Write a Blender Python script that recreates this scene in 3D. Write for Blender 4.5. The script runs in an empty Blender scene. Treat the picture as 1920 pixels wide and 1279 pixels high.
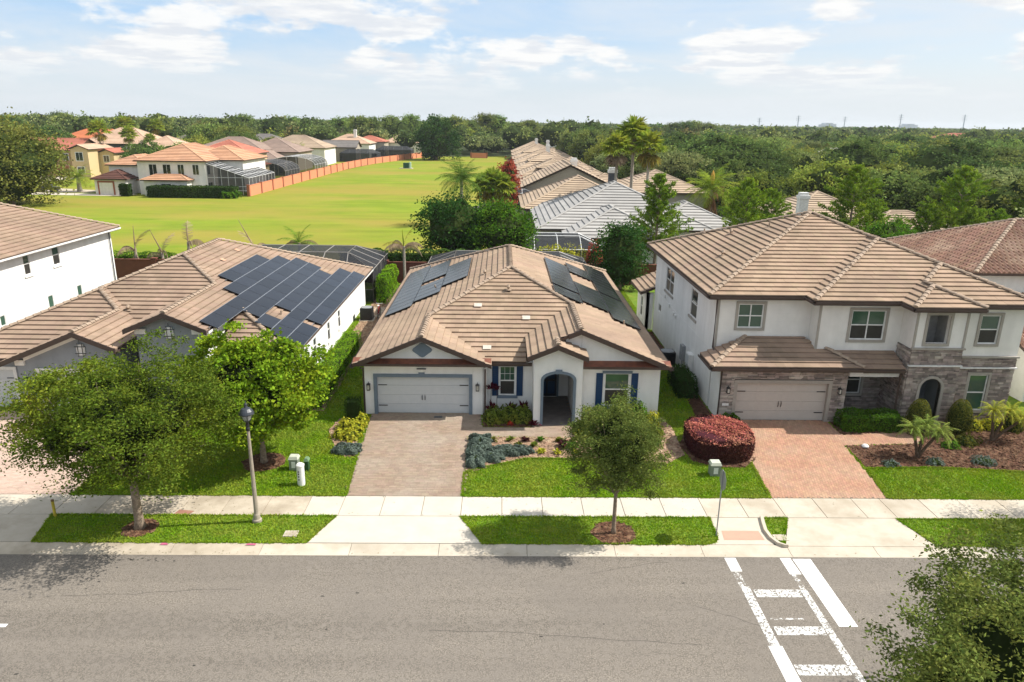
import bpy, math, random
import numpy as np
from mathutils import Vector, Matrix
from mathutils.geometry import tessellate_polygon
rad = math.radians
scene = bpy.context.scene
col = scene.collection
random.seed(7); rng = np.random.default_rng(7)

# ------------------------------------------------------------------ camera
cd = bpy.data.cameras.new('camera'); cam = bpy.data.objects.new('camera', cd); col.objects.link(cam)
cd.sensor_width = 36; cd.lens = 25.3; cd.clip_start = 0.1; cd.clip_end = 20000
cam.matrix_world = (Matrix.Translation((0, 0, 14.13)) @ Matrix.Rotation(rad(-1.0), 4, 'Z')
                    @ Matrix.Rotation(rad(90 - 16.9), 4, 'X') @ Matrix.Rotation(rad(0.8), 4, 'Z'))
scene.camera = cam
# ------------------------------------------------------------------ light
scene.view_settings.view_transform = 'Standard'; scene.view_settings.look = 'None'
scene.view_settings.exposure = 0.55; scene.view_settings.gamma = 1; scene.view_settings.use_curve_mapping = False
scene.cycles.max_bounces = 6; scene.cycles.diffuse_bounces = 3; scene.cycles.transparent_max_bounces = 12
SUN_EL, SUN_AZ = 48.5, 83.5            # azimuth measured from +Y towards +X
w = bpy.data.worlds.new('World'); scene.world = w; w.use_nodes = True
nt = w.node_tree; N = nt.nodes; L = nt.links; N.clear()
out = N.new('ShaderNodeOutputWorld'); bg = N.new('ShaderNodeBackground'); bg.inputs[1].default_value = 0.125
sky = N.new('ShaderNodeTexSky'); sky.sky_type = 'NISHITA'; sky.sun_disc = False
sky.sun_elevation = rad(SUN_EL); sky.sun_rotation = rad(SUN_AZ); sky.air_density = 1.0; sky.dust_density = 1.6; sky.ozone_density = 1.6
tc = N.new('ShaderNodeTexCoord'); sep = N.new('ShaderNodeSeparateXYZ'); L.new(tc.outputs['Generated'], sep.inputs[0])
def wmath(op, a, b=None):
    n = N.new('ShaderNodeMath'); n.operation = op
    for i, v in enumerate((a, b)):
        if v is None: continue
        if isinstance(v, (int, float)): n.inputs[i].default_value = v
        else: L.new(v, n.inputs[i])
    return n.outputs[0]
zc = wmath('MAXIMUM', sep.outputs[2], 0.0); den = wmath('ADD', zc, 0.075)
cx = wmath('DIVIDE', sep.outputs[0], den); cy = wmath('DIVIDE', sep.outputs[1], den)
cmb = N.new('ShaderNodeCombineXYZ'); L.new(cx, cmb.inputs[0]); L.new(cy, cmb.inputs[1])
def wnoise(scale, detail, rough, dist, off):
    mp = N.new('ShaderNodeMapping'); mp.inputs['Location'].default_value = off; L.new(cmb.outputs[0], mp.inputs[0])
    n = N.new('ShaderNodeTexNoise'); n.inputs['Scale'].default_value = scale; n.inputs['Detail'].default_value = detail
    n.inputs['Roughness'].default_value = rough; n.inputs['Distortion'].default_value = dist; L.new(mp.outputs[0], n.inputs[0]); return n.outputs[0]
def wramp(v, lo, hi):
    n = N.new('ShaderNodeMapRange'); n.interpolation_type = 'SMOOTHSTEP'; L.new(v, n.inputs[0])
    n.inputs[1].default_value = lo; n.inputs[2].default_value = hi; return n.outputs[0]
def wmix(f, a, b):
    n = N.new('ShaderNodeMixRGB')
    for i, v in enumerate((f, a, b)):
        if isinstance(v, float): n.inputs[i].default_value = v
        elif isinstance(v, tuple): n.inputs[i].default_value = (*v, 1)
        else: L.new(v, n.inputs[i])
    return n.outputs[0]
# clear sky, paler towards the horizon and towards the sun's side
clear = wmix(wramp(zc, 0.0, 0.16), (4.2, 4.75, 5.2), (2.05, 3.5, 5.4))
east = wmath('MULTIPLY', wramp(sep.outputs[0], -0.15, 0.75), 0.75)
clear = wmix(east, clear, (4.4, 4.75, 5.0)); clear = wmix(0.25, clear, sky.outputs[0])
pm = N.new('ShaderNodeMapping'); pm.inputs['Scale'].default_value = (1, 1, 2.6); pm.inputs['Location'].default_value = (0.35, 0.2, 0.1); L.new(tc.outputs['Generated'], pm.inputs[0])
def pnoise(scale, detail, rough):
    n = N.new('ShaderNodeTexNoise'); n.inputs['Scale'].default_value = scale; n.inputs['Detail'].default_value = detail; n.inputs['Roughness'].default_value = rough; L.new(pm.outputs[0], n.inputs[0]); return n.outputs[0]
puff = wmath('MULTIPLY', wramp(wmath('ADD', pnoise(6.5, 9, 0.55), wmath('MULTIPLY', pnoise(2.4, 3, 0.5), 0.45)), 0.685, 0.765), wramp(zc, 0.02, 0.07))
veil = wmath('MULTIPLY', wramp(wnoise(0.5, 6, 0.62, 0.5, (8.2, 5.1, 2)), 0.34, 0.66), 0.66)
c0 = wmix(veil, clear, (4.55, 4.75, 4.95))
ccol = wmix(wramp(wnoise(2.6, 6, 0.6, 0.0, (1.2, 9.4, 4)), 0.38, 0.60), (4.45, 4.6, 4.85), (5.6, 5.55, 5.45))
c1 = wmix(wmath('MULTIPLY', puff, 0.92), c0, ccol)
hz_o = wmix(wmath('MULTIPLY', wramp(wmath('SUBTRACT', 0.09, zc), 0.0, 0.09), 0.65), c1, (4.35, 4.65, 4.9))
L.new(hz_o, bg.inputs[0]); L.new(bg.outputs[0], out.inputs[0])
sd = bpy.data.lights.new('sun', 'SUN'); sun = bpy.data.objects.new('sun', sd); col.objects.link(sun)
sd.energy = 4.9; sd.angle = rad(0.53); sd.color = (1.0, 0.955, 0.88)
tos = Vector((math.cos(rad(SUN_EL)) * math.sin(rad(SUN_AZ)), math.cos(rad(SUN_EL)) * math.cos(rad(SUN_AZ)), math.sin(rad(SUN_EL))))
sun.rotation_euler = tos.to_track_quat('Z', 'Y').to_euler(); sun.location = (40, 5, 60)

# ------------------------------------------------------------------ materials
MATS = {}
def mat(name, c1, c2=None, c3=None, scale=4.0, rough=0.85, bump=0.0, bscale=30.0, island=0.0, hue=0.0, spec=0.3, metal=0.0,
        obj=0.0, trans=0.0, coord='Object', detail=4, lo=0.35, hi=0.65, big=None, bigscale=0.3, bigamt=0.5, stretch=None, bstr=None, bamt=(0.86, 1.10)):
    if name in MATS: return MATS[name]
    m = bpy.data.materials.new(name); m.use_nodes = True; t = m.node_tree; n = t.nodes; l = t.links
    b = n['Principled BSDF']; b.inputs['Roughness'].default_value = rough; b.inputs['Specular IOR Level'].default_value = spec
    b.inputs['Metallic'].default_value = metal
    tcn = n.new('ShaderNodeTexCoord'); src = tcn.outputs[coord]
    if stretch:
        mp = n.new('ShaderNodeMapping'); mp.inputs['Scale'].default_value = stretch; l.new(src, mp.inputs[0]); src = mp.outputs[0]
    def noise(s, d=detail):
        q = n.new('ShaderNodeTexNoise'); q.inputs['Scale'].default_value = s; q.inputs['Detail'].default_value = d; q.inputs['Roughness'].default_value = 0.62
        l.new(src, q.inputs[0]); return q.outputs[0]
    def mr(v, a, c, o0=0.0, o1=1.0):
        q = n.new('ShaderNodeMapRange'); l.new(v, q.inputs[0]); q.inputs[1].default_value = a; q.inputs[2].default_value = c
        q.inputs[3].default_value = o0; q.inputs[4].default_value = o1; return q.outputs[0]
    def mix(f, a, c, mode='MIX'):
        q = n.new('ShaderNodeMixRGB'); q.blend_type = mode
        for i, v in enumerate((f, a, c)):
            if isinstance(v, (int, float)): q.inputs[i].default_value = v
            elif isinstance(v, tuple): q.inputs[i].default_value = (*v[:3], 1)
            else: l.new(v, q.inputs[i])
        return q.outputs[0]
    c2 = c2 or tuple(x * 0.8 for x in c1)
    colr = mix(mr(noise(scale), lo, hi), c1, c2)
    if bstr:
        mp2 = n.new('ShaderNodeMapping'); mp2.inputs['Scale'].default_value = bstr; l.new(tcn.outputs[coord], mp2.inputs[0]); q2 = n.new('ShaderNodeTexNoise'); q2.inputs['Scale'].default_value = 1; q2.inputs['Detail'].default_value = 6; l.new(mp2.outputs[0], q2.inputs[0])
        colr = mix(1.0, colr, mr(q2.outputs[0], 0.35, 0.65, *bamt), 'MULTIPLY')
    if c3: colr = mix(mr(noise(scale * 0.23), 0.48, 0.68), colr, c3)
    if big: colr = mix(mr(noise(bigscale), 0.42, 0.62, 0, bigamt), colr, big)
    if island or obj:
        if island:
            g = n.new('ShaderNodeNewGeometry'); rv = g.outputs['Random Per Island']; amt = island
        else:
            g = n.new('ShaderNodeObjectInfo'); rv = g.outputs['Random']; amt = obj
        h = n.new('ShaderNodeHueSaturation'); l.new(colr, h.inputs['Color']); l.new(mr(rv, 0, 1, 1 - amt, 1 + amt), h.inputs['Value'])
        if hue:
            wn = n.new('ShaderNodeTexWhiteNoise'); wn.noise_dimensions = '1D'; l.new(rv, wn.inputs['W'])
            l.new(mr(wn.outputs[0], 0, 1, 0.5 - hue, 0.5 + hue), h.inputs['Hue'])
        colr = h.outputs[0]
        if island and obj:
            g2 = n.new('ShaderNodeObjectInfo'); h2 = n.new('ShaderNodeHueSaturation'); l.new(colr, h2.inputs['Color'])
            l.new(mr(g2.outputs['Random'], 0, 1, 1 - obj, 1 + obj), h2.inputs['Value'])
            wn = n.new('ShaderNodeTexWhiteNoise'); wn.noise_dimensions = '1D'; l.new(g2.outputs['Random'], wn.inputs['W'])
            l.new(mr(wn.outputs[0], 0, 1, 0.5 - obj * 0.06, 0.5 + obj * 0.06), h2.inputs['Hue']); colr = h2.outputs[0]
    l.new(colr, b.inputs['Base Color'])
    if bump:
        bp = n.new('ShaderNodeBump'); bp.inputs['Strength'].default_value = min(1, bump); bp.inputs['Distance'].default_value = 0.02 * max(1, bump)
        l.new(noise(bscale, 3), bp.inputs['Height']); l.new(bp.outputs[0], b.inputs['Normal'])
    if trans:
        tr = n.new('ShaderNodeBsdfTranslucent'); l.new(colr, tr.inputs[0]); ms = n.new('ShaderNodeMixShader'); ms.inputs[0].default_value = trans
        l.new(b.outputs[0], ms.inputs[1]); l.new(tr.outputs[0], ms.inputs[2]); l.new(ms.outputs[0], n['Material Output'].inputs[0])
    MATS[name] = m; return m
def screen_mat(name, c, a):
    m = bpy.data.materials.new(name); m.use_nodes = True; t = m.node_tree; n = t.nodes; l = t.links
    b = n['Principled BSDF']; b.inputs['Base Color'].default_value = (*c, 1); b.inputs['Roughness'].default_value = 0.9
    tr = n.new('ShaderNodeBsdfTransparent'); ms = n.new('ShaderNodeMixShader'); ms.inputs[0].default_value = a
    l.new(tr.outputs[0], ms.inputs[1]); l.new(b.outputs[0], ms.inputs[2]); l.new(ms.outputs[0], n['Material Output'].inputs[0]); return m
def paint_mat(name, wear, scale):
    m = bpy.data.materials.new(name); m.use_nodes = True; t = m.node_tree; n = t.nodes; l = t.links
    b = n['Principled BSDF']; b.inputs['Base Color'].default_value = (0.72, 0.71, 0.68, 1); b.inputs['Roughness'].default_value = 0.7
    tcn = n.new('ShaderNodeTexCoord'); q = n.new('ShaderNodeTexNoise'); q.inputs['Scale'].default_value = scale; q.inputs['Detail'].default_value = 8; q.inputs['Roughness'].default_value = 0.75
    l.new(tcn.outputs['Object'], q.inputs[0]); r = n.new('ShaderNodeMapRange'); l.new(q.outputs[0], r.inputs[0]); r.inputs[1].default_value = wear - 0.04; r.inputs[2].default_value = wear + 0.04
    tr = n.new('ShaderNodeBsdfTransparent'); ms = n.new('ShaderNodeMixShader'); l.new(r.outputs[0], ms.inputs[0])
    l.new(tr.outputs[0], ms.inputs[1]); l.new(b.outputs[0], ms.inputs[2]); l.new(ms.outputs[0], n['Material Output'].inputs[0]); return m

M_TILE = mat('tan_roof_tile', (0.345, 0.248, 0.175), (0.310, 0.222, 0.156), (0.265, 0.192, 0.138), scale=1.1, rough=0.9, bump=0.3, bscale=25, island=0.075, hue=0.006, spec=0.12, bstr=(.45, .45, .5), bamt=(.88, 1.08))
M_TILE2 = mat('brown_roof_tile', (0.32, 0.228, 0.165), (0.275, 0.195, 0.142), (0.23, 0.165, 0.122), scale=1.1, rough=0.9, bump=0.3, bscale=25, island=0.085, hue=0.006, spec=0.12, bstr=(.45, .45, .5), bamt=(.86, 1.08))
M_TILE3 = mat('terracotta_barrel_tile', (0.30, 0.175, 0.12), (0.22, 0.13, 0.095), (0.36, 0.25, 0.18), scale=2, rough=0.9, island=0.22, hue=0.012, spec=0.2)
M_DECK = mat('roof_underlay', (0.10, 0.07, 0.055), rough=0.95)
M_CAP = mat('roof_cap_mortar_tile', (0.375, 0.285, 0.21), (0.29, 0.22, 0.165), scale=5, rough=0.9, bump=0.4, obj=0.12, spec=0.2)
M_FASCIA = mat('brown_fascia_paint', (0.075, 0.048, 0.038), (0.06, 0.04, 0.032), rough=0.5, spec=0.4)
M_COPPER = mat('copper_flashing', (0.28, 0.105, 0.06), (0.17, 0.065, 0.045), scale=3, rough=0.38, metal=0.35, spec=0.5)
M_WHITE = mat('white_stucco', (0.80, 0.79, 0.765), (0.76, 0.75, 0.72), scale=2, rough=0.95, bump=0.5, bscale=60, bstr=(1.6, 1.6, .22), bamt=(.93, 1.03))
M_GREYST = mat('grey_stucco', (0.27, 0.29, 0.31), (0.24, 0.26, 0.28), scale=2, rough=0.95, bump=0.5, bscale=60, bstr=(1.6, 1.6, .22), bamt=(.93, 1.03))
M_WARM = mat('cream_stucco', (0.80, 0.775, 0.73), (0.75, 0.725, 0.68), scale=2, rough=0.95, bump=0.5, bscale=60, bstr=(1.6, 1.6, .22), bamt=(.93, 1.03))
M_TRIMW = mat('white_trim_paint', (0.80, 0.79, 0.76), rough=0.55)
M_TRIMG = mat('slate_blue_trim', (0.16, 0.205, 0.25), (0.14, 0.18, 0.225), rough=0.8)
M_TRIMT = mat('taupe_trim', (0.37, 0.34, 0.295), (0.33, 0.30, 0.26), rough=0.85)
M_NAVY = mat('navy_shutter_paint', (0.008, 0.042, 0.115), (0.007, 0.036, 0.10), rough=0.45)
M_DOORW = mat('pale_garage_door', (0.56, 0.575, 0.58), (0.53, 0.55, 0.56), rough=0.6)
M_DOORT = mat('tan_garage_door', (0.50, 0.46, 0.41), (0.47, 0.43, 0.385), rough=0.6)
M_BLACK = mat('black_metal', (0.012, 0.012, 0.014), rough=0.4, spec=0.5)
M_DARK = mat('dark_metal', (0.03, 0.035, 0.045), rough=0.35, spec=0.6)
M_GREYM = mat('grey_metal', (0.30, 0.31, 0.32), rough=0.45, spec=0.5)
M_CAGE = mat('bronze_aluminium', (0.24, 0.22, 0.20), rough=0.5, spec=0.5)
M_CAGEW = mat('white_aluminium', (0.75, 0.75, 0.74), rough=0.5, spec=0.5)
M_SCREEN = screen_mat('insect_screen', (0.020, 0.022, 0.026), 0.74)
M_CONC = mat('pale_concrete', (0.50, 0.445, 0.365), (0.44, 0.385, 0.305), (0.37, 0.315, 0.24), scale=2.2, rough=0.92, bump=0.25, bscale=70, obj=0.07, lo=0.3, hi=0.7)
M_CONCN = mat('new_white_concrete', (0.52, 0.475, 0.405), (0.475, 0.43, 0.36), scale=1.2, rough=0.92, bump=0.2, bscale=70, obj=0.03)
M_CONCD = mat('weathered_concrete', (0.48, 0.415, 0.325), (0.40, 0.34, 0.26), (0.30, 0.25, 0.185), scale=2.2, rough=0.92, bump=0.25, bscale=70, obj=0.08)
M_PINK = mat('pink_tactile_pad', (0.56, 0.29, 0.21), (0.50, 0.27, 0.20), rough=0.9)
M_ASPH = mat('asphalt', (0.245, 0.212, 0.175), (0.125, 0.110, 0.092), (0.20, 0.175, 0.148), scale=24, rough=0.9, bump=0.5, bscale=60, detail=6, lo=0.40, hi=0.56, big=(0.165, 0.145, 0.125), bigscale=0.3, bigamt=0.45, bstr=(0.045, 1.1, 1))
M_GLASS = mat('window_glass', (0.020, 0.030, 0.028), (0.015, 0.022, 0.022), rough=0.03, spec=1.0)
M_GLASSG = mat('green_reflection_glass', (0.055, 0.115, 0.075), (0.04, 0.085, 0.06), rough=0.04, spec=0.9, scale=0.9)  # green reflection of the lawns put into the glass colour
M_SCRDK = mat('window_screen', (0.035, 0.033, 0.030), rough=0.4, spec=0.4)
M_BLIND = mat('window_blind', (0.55, 0.53, 0.46), rough=0.6)
M_PAVE = mat('tan_paver', (0.295, 0.218, 0.160), (0.25, 0.182, 0.132), scale=2, rough=0.92, bump=0.3, bscale=60, island=0.10, hue=0.01, big=(0.31, 0.255, 0.20), bigscale=0.4, bigamt=0.7)
M_PAVER = mat('terracotta_paver', (0.40, 0.225, 0.145), (0.34, 0.185, 0.118), scale=2, rough=0.92, bump=0.3, bscale=60, island=0.12, hue=0.008, big=(0.38, 0.26, 0.18), bigscale=0.5, bigamt=0.6)
M_PAVED = mat('dark_porch_paver', (0.15, 0.13, 0.12), (0.12, 0.105, 0.10), scale=3, rough=0.8, island=0.12)
M_JOINT = mat('sand_joint', (0.20, 0.15, 0.115), rough=1)
M_MULCH = mat('bark_mulch', (0.135, 0.062, 0.034), (0.06, 0.03, 0.018), (0.19, 0.11, 0.065), scale=14, rough=1, bump=1, bscale=25, island=0.35, hue=0.015)
M_MULCHL = mat('pale_mulch', (0.36, 0.235, 0.155), (0.22, 0.13, 0.08), (0.42, 0.31, 0.21), scale=12, rough=1, bump=1, bscale=25, island=0.35, hue=0.015)
M_LAWN = mat('lawn_soil_green', (0.13, 0.215, 0.012), (0.08, 0.15, 0.008), (0.19, 0.215, 0.025), scale=6, rough=1, bump=1, bscale=50)
M_BLADE = mat('grass_blades', (0.22, 0.37, 0.014), (0.155, 0.285, 0.010), (0.31, 0.38, 0.03), scale=1.3, rough=0.9, island=0.22, hue=0.02, spec=0.03, trans=0.3, coord='Object', big=(0.30, 0.33, 0.05), bigscale=0.5, bigamt=0.6)
M_FIELD = mat('meadow_grass', (0.205, 0.250, 0.026), (0.150, 0.210, 0.020), (0.255, 0.25, 0.042), scale=0.30, rough=1, spec=.05, bump=0.6, bscale=3, detail=10, big=(0.265, 0.205, 0.045), bigscale=0.034, bigamt=0.75, bstr=(.02, .45, 1), bamt=(.90, 1.08), stretch=(0.55, 1.3, 1))
M_TERR = mat('distant_ground', (0.065, 0.085, 0.028), (0.05, 0.07, 0.02), scale=0.02, rough=1)
M_BARK = mat('oak_bark', (0.30, 0.235, 0.17), (0.17, 0.125, 0.09), scale=9, rough=1, bump=1, bscale=30)
M_PBARK = mat('palm_bark', (0.40, 0.36, 0.30), (0.26, 0.22, 0.18), scale=6, rough=1, bump=1, bscale=18, stretch=(1, 1, 4))
M_RBARK = mat('robellini_bark', (0.13, 0.085, 0.055), (0.07, 0.045, 0.03), scale=14, rough=1, bump=1, bscale=25)
def leafmat(name, a, b, c, island=0.35, hue=0.02, obj=0, trans=0.32, scale=0.8, rough=0.85, spec=0.04):
    return mat(name, a, b, c, scale=scale, rough=rough, island=island, hue=hue, spec=spec, trans=trans, obj=obj)
M_OAK = leafmat('live_oak_leaves', (0.130, 0.180, 0.020), (0.080, 0.128, 0.014), (0.215, 0.250, 0.022), scale=1.3)
M_LIME = leafmat('lime_green_leaves', (0.225, 0.335, 0.020), (0.145, 0.25, 0.014), (0.34, 0.40, 0.022), scale=1.4)
M_YOAK = leafmat('young_oak_leaves', (0.165, 0.205, 0.045), (0.105, 0.145, 0.032), (0.245, 0.27, 0.058), scale=1.5)
M_WOOD = leafmat('woodland_leaves', (0.201, 0.262, 0.063), (0.112, 0.165, 0.039), (0.287, 0.323, 0.073), island=0.34, obj=0.42, scale=0.35, trans=0.3)
WV = [leafmat('woodland_leaves_dark', (0.116, 0.177, 0.044), (0.067, 0.116, 0.027), (0.165, 0.220, 0.055), island=.34, obj=.3, scale=.35), leafmat('woodland_leaves_yellow', (0.287, 0.329, 0.055), (0.183, 0.232, 0.037), (0.378, 0.390, 0.073), island=.34, obj=.3, scale=.35), leafmat('woodland_leaves_sage', (0.244, 0.287, 0.104), (0.159, 0.201, 0.067), (0.329, 0.354, 0.134), island=.34, obj=.3, scale=.35), leafmat('woodland_leaves_rusty', (0.244, 0.201, 0.073), (0.159, 0.146, 0.049), (0.317, 0.244, 0.091), island=.34, obj=.3, scale=.35)]
M_WOODF = leafmat('far_woodland_leaves', (0.195, 0.250, 0.067), (0.081, 0.128, 0.041), (0.299, 0.329, 0.083), island=0.34, hue=0.02, scale=0.11, trans=0.3)
M_DKG = leafmat('dark_glossy_leaves', (0.045, 0.105, 0.020), (0.028, 0.072, 0.014), (0.08, 0.15, 0.024), obj=0.15)
M_MIDG = leafmat('mid_green_leaves', (0.095, 0.20, 0.016), (0.06, 0.14, 0.012), (0.15, 0.27, 0.022), obj=0.1)
M_PINE = leafmat('pine_needles', (0.21, 0.31, 0.026), (0.13, 0.215, 0.018), (0.34, 0.42, 0.032), obj=0.12)
M_PALM = leafmat('palm_fronds', (0.26, 0.33, 0.035), (0.16, 0.24, 0.025), (0.40, 0.38, 0.05), island=0.3)
M_PALMY = leafmat('yellowing_fronds', (0.30, 0.25, 0.05), (0.22, 0.19, 0.04), (0.38, 0.26, 0.06), island=0.3)
M_DEADP = leafmat('dead_fronds', (0.34, 0.255, 0.17), (0.22, 0.16, 0.105), (0.44, 0.34, 0.235), island=0.3, trans=0.1)
M_RUST = leafmat('rust_brown_fronds', (0.28, 0.155, 0.08), (0.19, 0.10, 0.055), (0.34, 0.21, 0.11), island=0.3, trans=0.1)
M_HEDGE = leafmat('bright_hedge_leaves', (0.17, 0.33, 0.012), (0.10, 0.23, 0.010), (0.23, 0.38, 0.02))
M_BOX = leafmat('dark_boxwood_leaves', (0.035, 0.07, 0.014), (0.02, 0.045, 0.01), (0.06, 0.10, 0.02))
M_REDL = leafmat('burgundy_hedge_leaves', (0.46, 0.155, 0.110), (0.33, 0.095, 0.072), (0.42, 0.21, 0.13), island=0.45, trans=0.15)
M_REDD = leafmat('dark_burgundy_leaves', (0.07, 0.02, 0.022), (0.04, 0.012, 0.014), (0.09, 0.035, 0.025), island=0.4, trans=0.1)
M_JUN = leafmat('blue_juniper_needles', (0.15, 0.19, 0.155), (0.10, 0.135, 0.11), (0.20, 0.24, 0.19))
M_YEL = leafmat('yellow_shrub_leaves', (0.48, 0.45, 0.035), (0.30, 0.34, 0.03), (0.55, 0.47, 0.06), island=0.4)
M_CROT = leafmat('croton_leaves', (0.17, 0.21, 0.03), (0.10, 0.15, 0.02), (0.28, 0.26, 0.04), island=0.4)
M_TI = leafmat('maroon_ti_leaves', (0.10, 0.012, 0.025), (0.06, 0.01, 0.018), (0.18, 0.02, 0.035), island=0.4)
M_REDB = leafmat('red_bract_leaves', (0.42, 0.09, 0.05), (0.30, 0.06, 0.04), (0.36, 0.15, 0.06), island=0.35)
M_REDFL = leafmat('red_flower_petals', (0.5, 0.02, 0.02), (0.4, 0.015, 0.015), (0.55, 0.05, 0.03))
M_OLIVE = leafmat('golden_green_shrub_leaves', (0.15, 0.15, 0.025), (0.085, 0.095, 0.018), (0.20, 0.19, 0.03))
M_CORD = mat('shaded_inner_foliage', (0.022, 0.032, 0.010), (0.014, 0.021, 0.007), scale=3, rough=1, spec=0, bump=1, bscale=6)  # near-black green puts the shade between leaf clumps into the colour
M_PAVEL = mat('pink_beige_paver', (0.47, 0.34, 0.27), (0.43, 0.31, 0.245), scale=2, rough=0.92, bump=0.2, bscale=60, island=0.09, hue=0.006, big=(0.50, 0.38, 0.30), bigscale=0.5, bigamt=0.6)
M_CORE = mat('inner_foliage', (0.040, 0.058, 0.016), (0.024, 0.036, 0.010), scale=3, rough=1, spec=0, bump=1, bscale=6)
M_WALLR = mat('terracotta_wall_paint', (0.62, 0.235, 0.125), (0.57, 0.215, 0.115), scale=0.6, rough=0.9, obj=0.04)
M_WALLP = mat('brown_post_paint', (0.36, 0.13, 0.075), (0.32, 0.115, 0.065), rough=0.9)
M_WALLB = mat('brick_red_wall', (0.17, 0.058, 0.040), (0.14, 0.05, 0.035), scale=3, rough=0.95, obj=0.06)
M_PVF = mat('solar_cells', (0.008, 0.010, 0.016), (0.012, 0.014, 0.020), rough=0.2, spec=0.22, obj=0.25, scale=0.7)
M_PVM = mat('glossy_solar_cells', (0.016, 0.017, 0.019), (0.022, 0.023, 0.026), rough=0.17, spec=.3, obj=0.2, scale=0.7)
M_PVR = mat('solar_rail', (0.45, 0.46, 0.48), rough=0.3, metal=0.7)
M_STONE = mat('ledge_stone', (0.33, 0.27, 0.235), (0.21, 0.175, 0.158), (0.42, 0.37, 0.32), scale=3.5, rough=0.95, bump=0.6, bscale=30, island=0.42, hue=0.02)
M_MORT = mat('stone_backing', (0.10, 0.088, 0.08), rough=1)
M_ORANGE = mat('orange_clay_roof', (0.52, 0.295, 0.18), (0.45, 0.245, 0.145), (0.40, 0.22, 0.145), scale=0.7, rough=0.9, island=0.1, spec=0.2)
M_RED = mat('red_clay_roof', (0.50, 0.185, 0.125), (0.43, 0.155, 0.105), scale=0.7, rough=0.9, island=0.1, spec=0.2)
M_BURNT = mat('vivid_orange_roof', (0.60, 0.21, 0.09), (0.52, 0.17, 0.08), scale=0.7, rough=0.9, island=0.1, spec=0.2)
M_PEACH = mat('peach_roof', (0.58, 0.40, 0.28), (0.50, 0.34, 0.24), scale=0.7, rough=0.9, island=0.1, spec=0.2)
M_GREYR = mat('grey_shingle_roof', (0.22, 0.20, 0.185), (0.17, 0.155, 0.145), scale=0.7, rough=0.95, island=0.08)
M_TAUPER = mat('taupe_shingle_roof', (0.32, 0.235, 0.19), (0.26, 0.19, 0.155), scale=0.7, rough=0.95, island=0.08)
M_BROWNR = mat('dark_brown_roof', (0.12, 0.05, 0.035), (0.09, 0.04, 0.03), scale=0.7, rough=0.9)
M_TANR = mat('sandy_tile_roof', (0.43, 0.33, 0.235), (0.37, 0.28, 0.20), (0.32, 0.24, 0.18), scale=0.7, rough=0.9, island=0.12, spec=0.2)
M_PALER = mat('pale_grey_tile_roof', (0.36, 0.345, 0.325), (0.32, 0.305, 0.29), (0.28, 0.27, 0.255), scale=0.7, rough=0.85, island=0.08, spec=0.25)
M_YSTU = mat('yellow_stucco', (0.62, 0.47, 0.26), rough=0.95); M_OSTU = mat('ochre_stucco', (0.40, 0.26, 0.14), rough=0.95)
M_SLATE = mat('slate_stucco', (0.085, 0.095, 0.115), rough=0.95); M_TANST = mat('tan_stucco', (0.40, 0.35, 0.28), (0.36, 0.31, 0.25), rough=0.95)
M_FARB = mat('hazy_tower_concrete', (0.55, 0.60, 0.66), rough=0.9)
M_GREEN = mat('green_box_paint', (0.012, 0.075, 0.045), rough=0.5); M_UTIL = mat('grey_green_plastic', (0.22, 0.25, 0.20), rough=0.6)
M_YPOST = mat('yellow_marker_plastic', (0.55, 0.42, 0.05), rough=0.6); M_RSIGN = mat('red_sign_face', (0.5, 0.02, 0.02), rough=0.5)
M_SOIL = mat('sandy_soil', (0.34, 0.27, 0.18), (0.25, 0.19, 0.12), rough=1)
M_STAIN = mat('rust_stain', (0.33, 0.17, 0.12), rough=1); M_PINKM = mat('magenta_survey_paint', (0.5, 0.12, 0.22), rough=1)

# ------------------------------------------------------------------ object helpers
I4 = Matrix.Identity(4)
def link(name, data, parent=None, **kw):
    o = bpy.data.objects.new(name, data); col.objects.link(o)
    if parent is not None:
        o.parent = parent
        if parent.type == 'EMPTY' and not parent.get('_loc'): o.matrix_parent_inverse = Matrix.Translation(-parent.location)
    for k, v in kw.items():
        if v is not None: o[k] = v
    return o
def thing(name, label, cat, loc=(0, 0, 0), group=None, local=False, kind=None, rz=0):
    o = bpy.data.objects.new(name, None); col.objects.link(o); o.location = loc; o.empty_display_size = 0.3; o.rotation_euler = (0, 0, rz)
    if label: o['label'] = label
    if cat: o['category'] = cat
    if group: o['group'] = group
    if kind: o['kind'] = kind
    if local: o['_loc'] = 1
    return o
def npmesh(name, V, F, mats, mi=None, smooth=False):
    """F: (n,k) int array of equal-size faces"""
    V = np.asarray(V, dtype=np.float32); F = np.asarray(F, dtype=np.int32); n, k = F.shape
    me = bpy.data.meshes.new(name); me.vertices.add(len(V)); me.vertices.foreach_set('co', V.ravel())
    me.loops.add(n * k); me.loops.foreach_set('vertex_index', F.ravel()); me.polygons.add(n)
    me.polygons.foreach_set('loop_start', np.arange(0, n * k, k, dtype=np.int32))
    if mi is not None: me.polygons.foreach_set('material_index', np.asarray(mi, dtype=np.int32))
    me.polygons.foreach_set('use_smooth', np.full(n, bool(smooth)))
    me.update(calc_edges=True)
    for m in (mats if isinstance(mats, (list, tuple)) else [mats]): me.materials.append(m)
    return me
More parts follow.
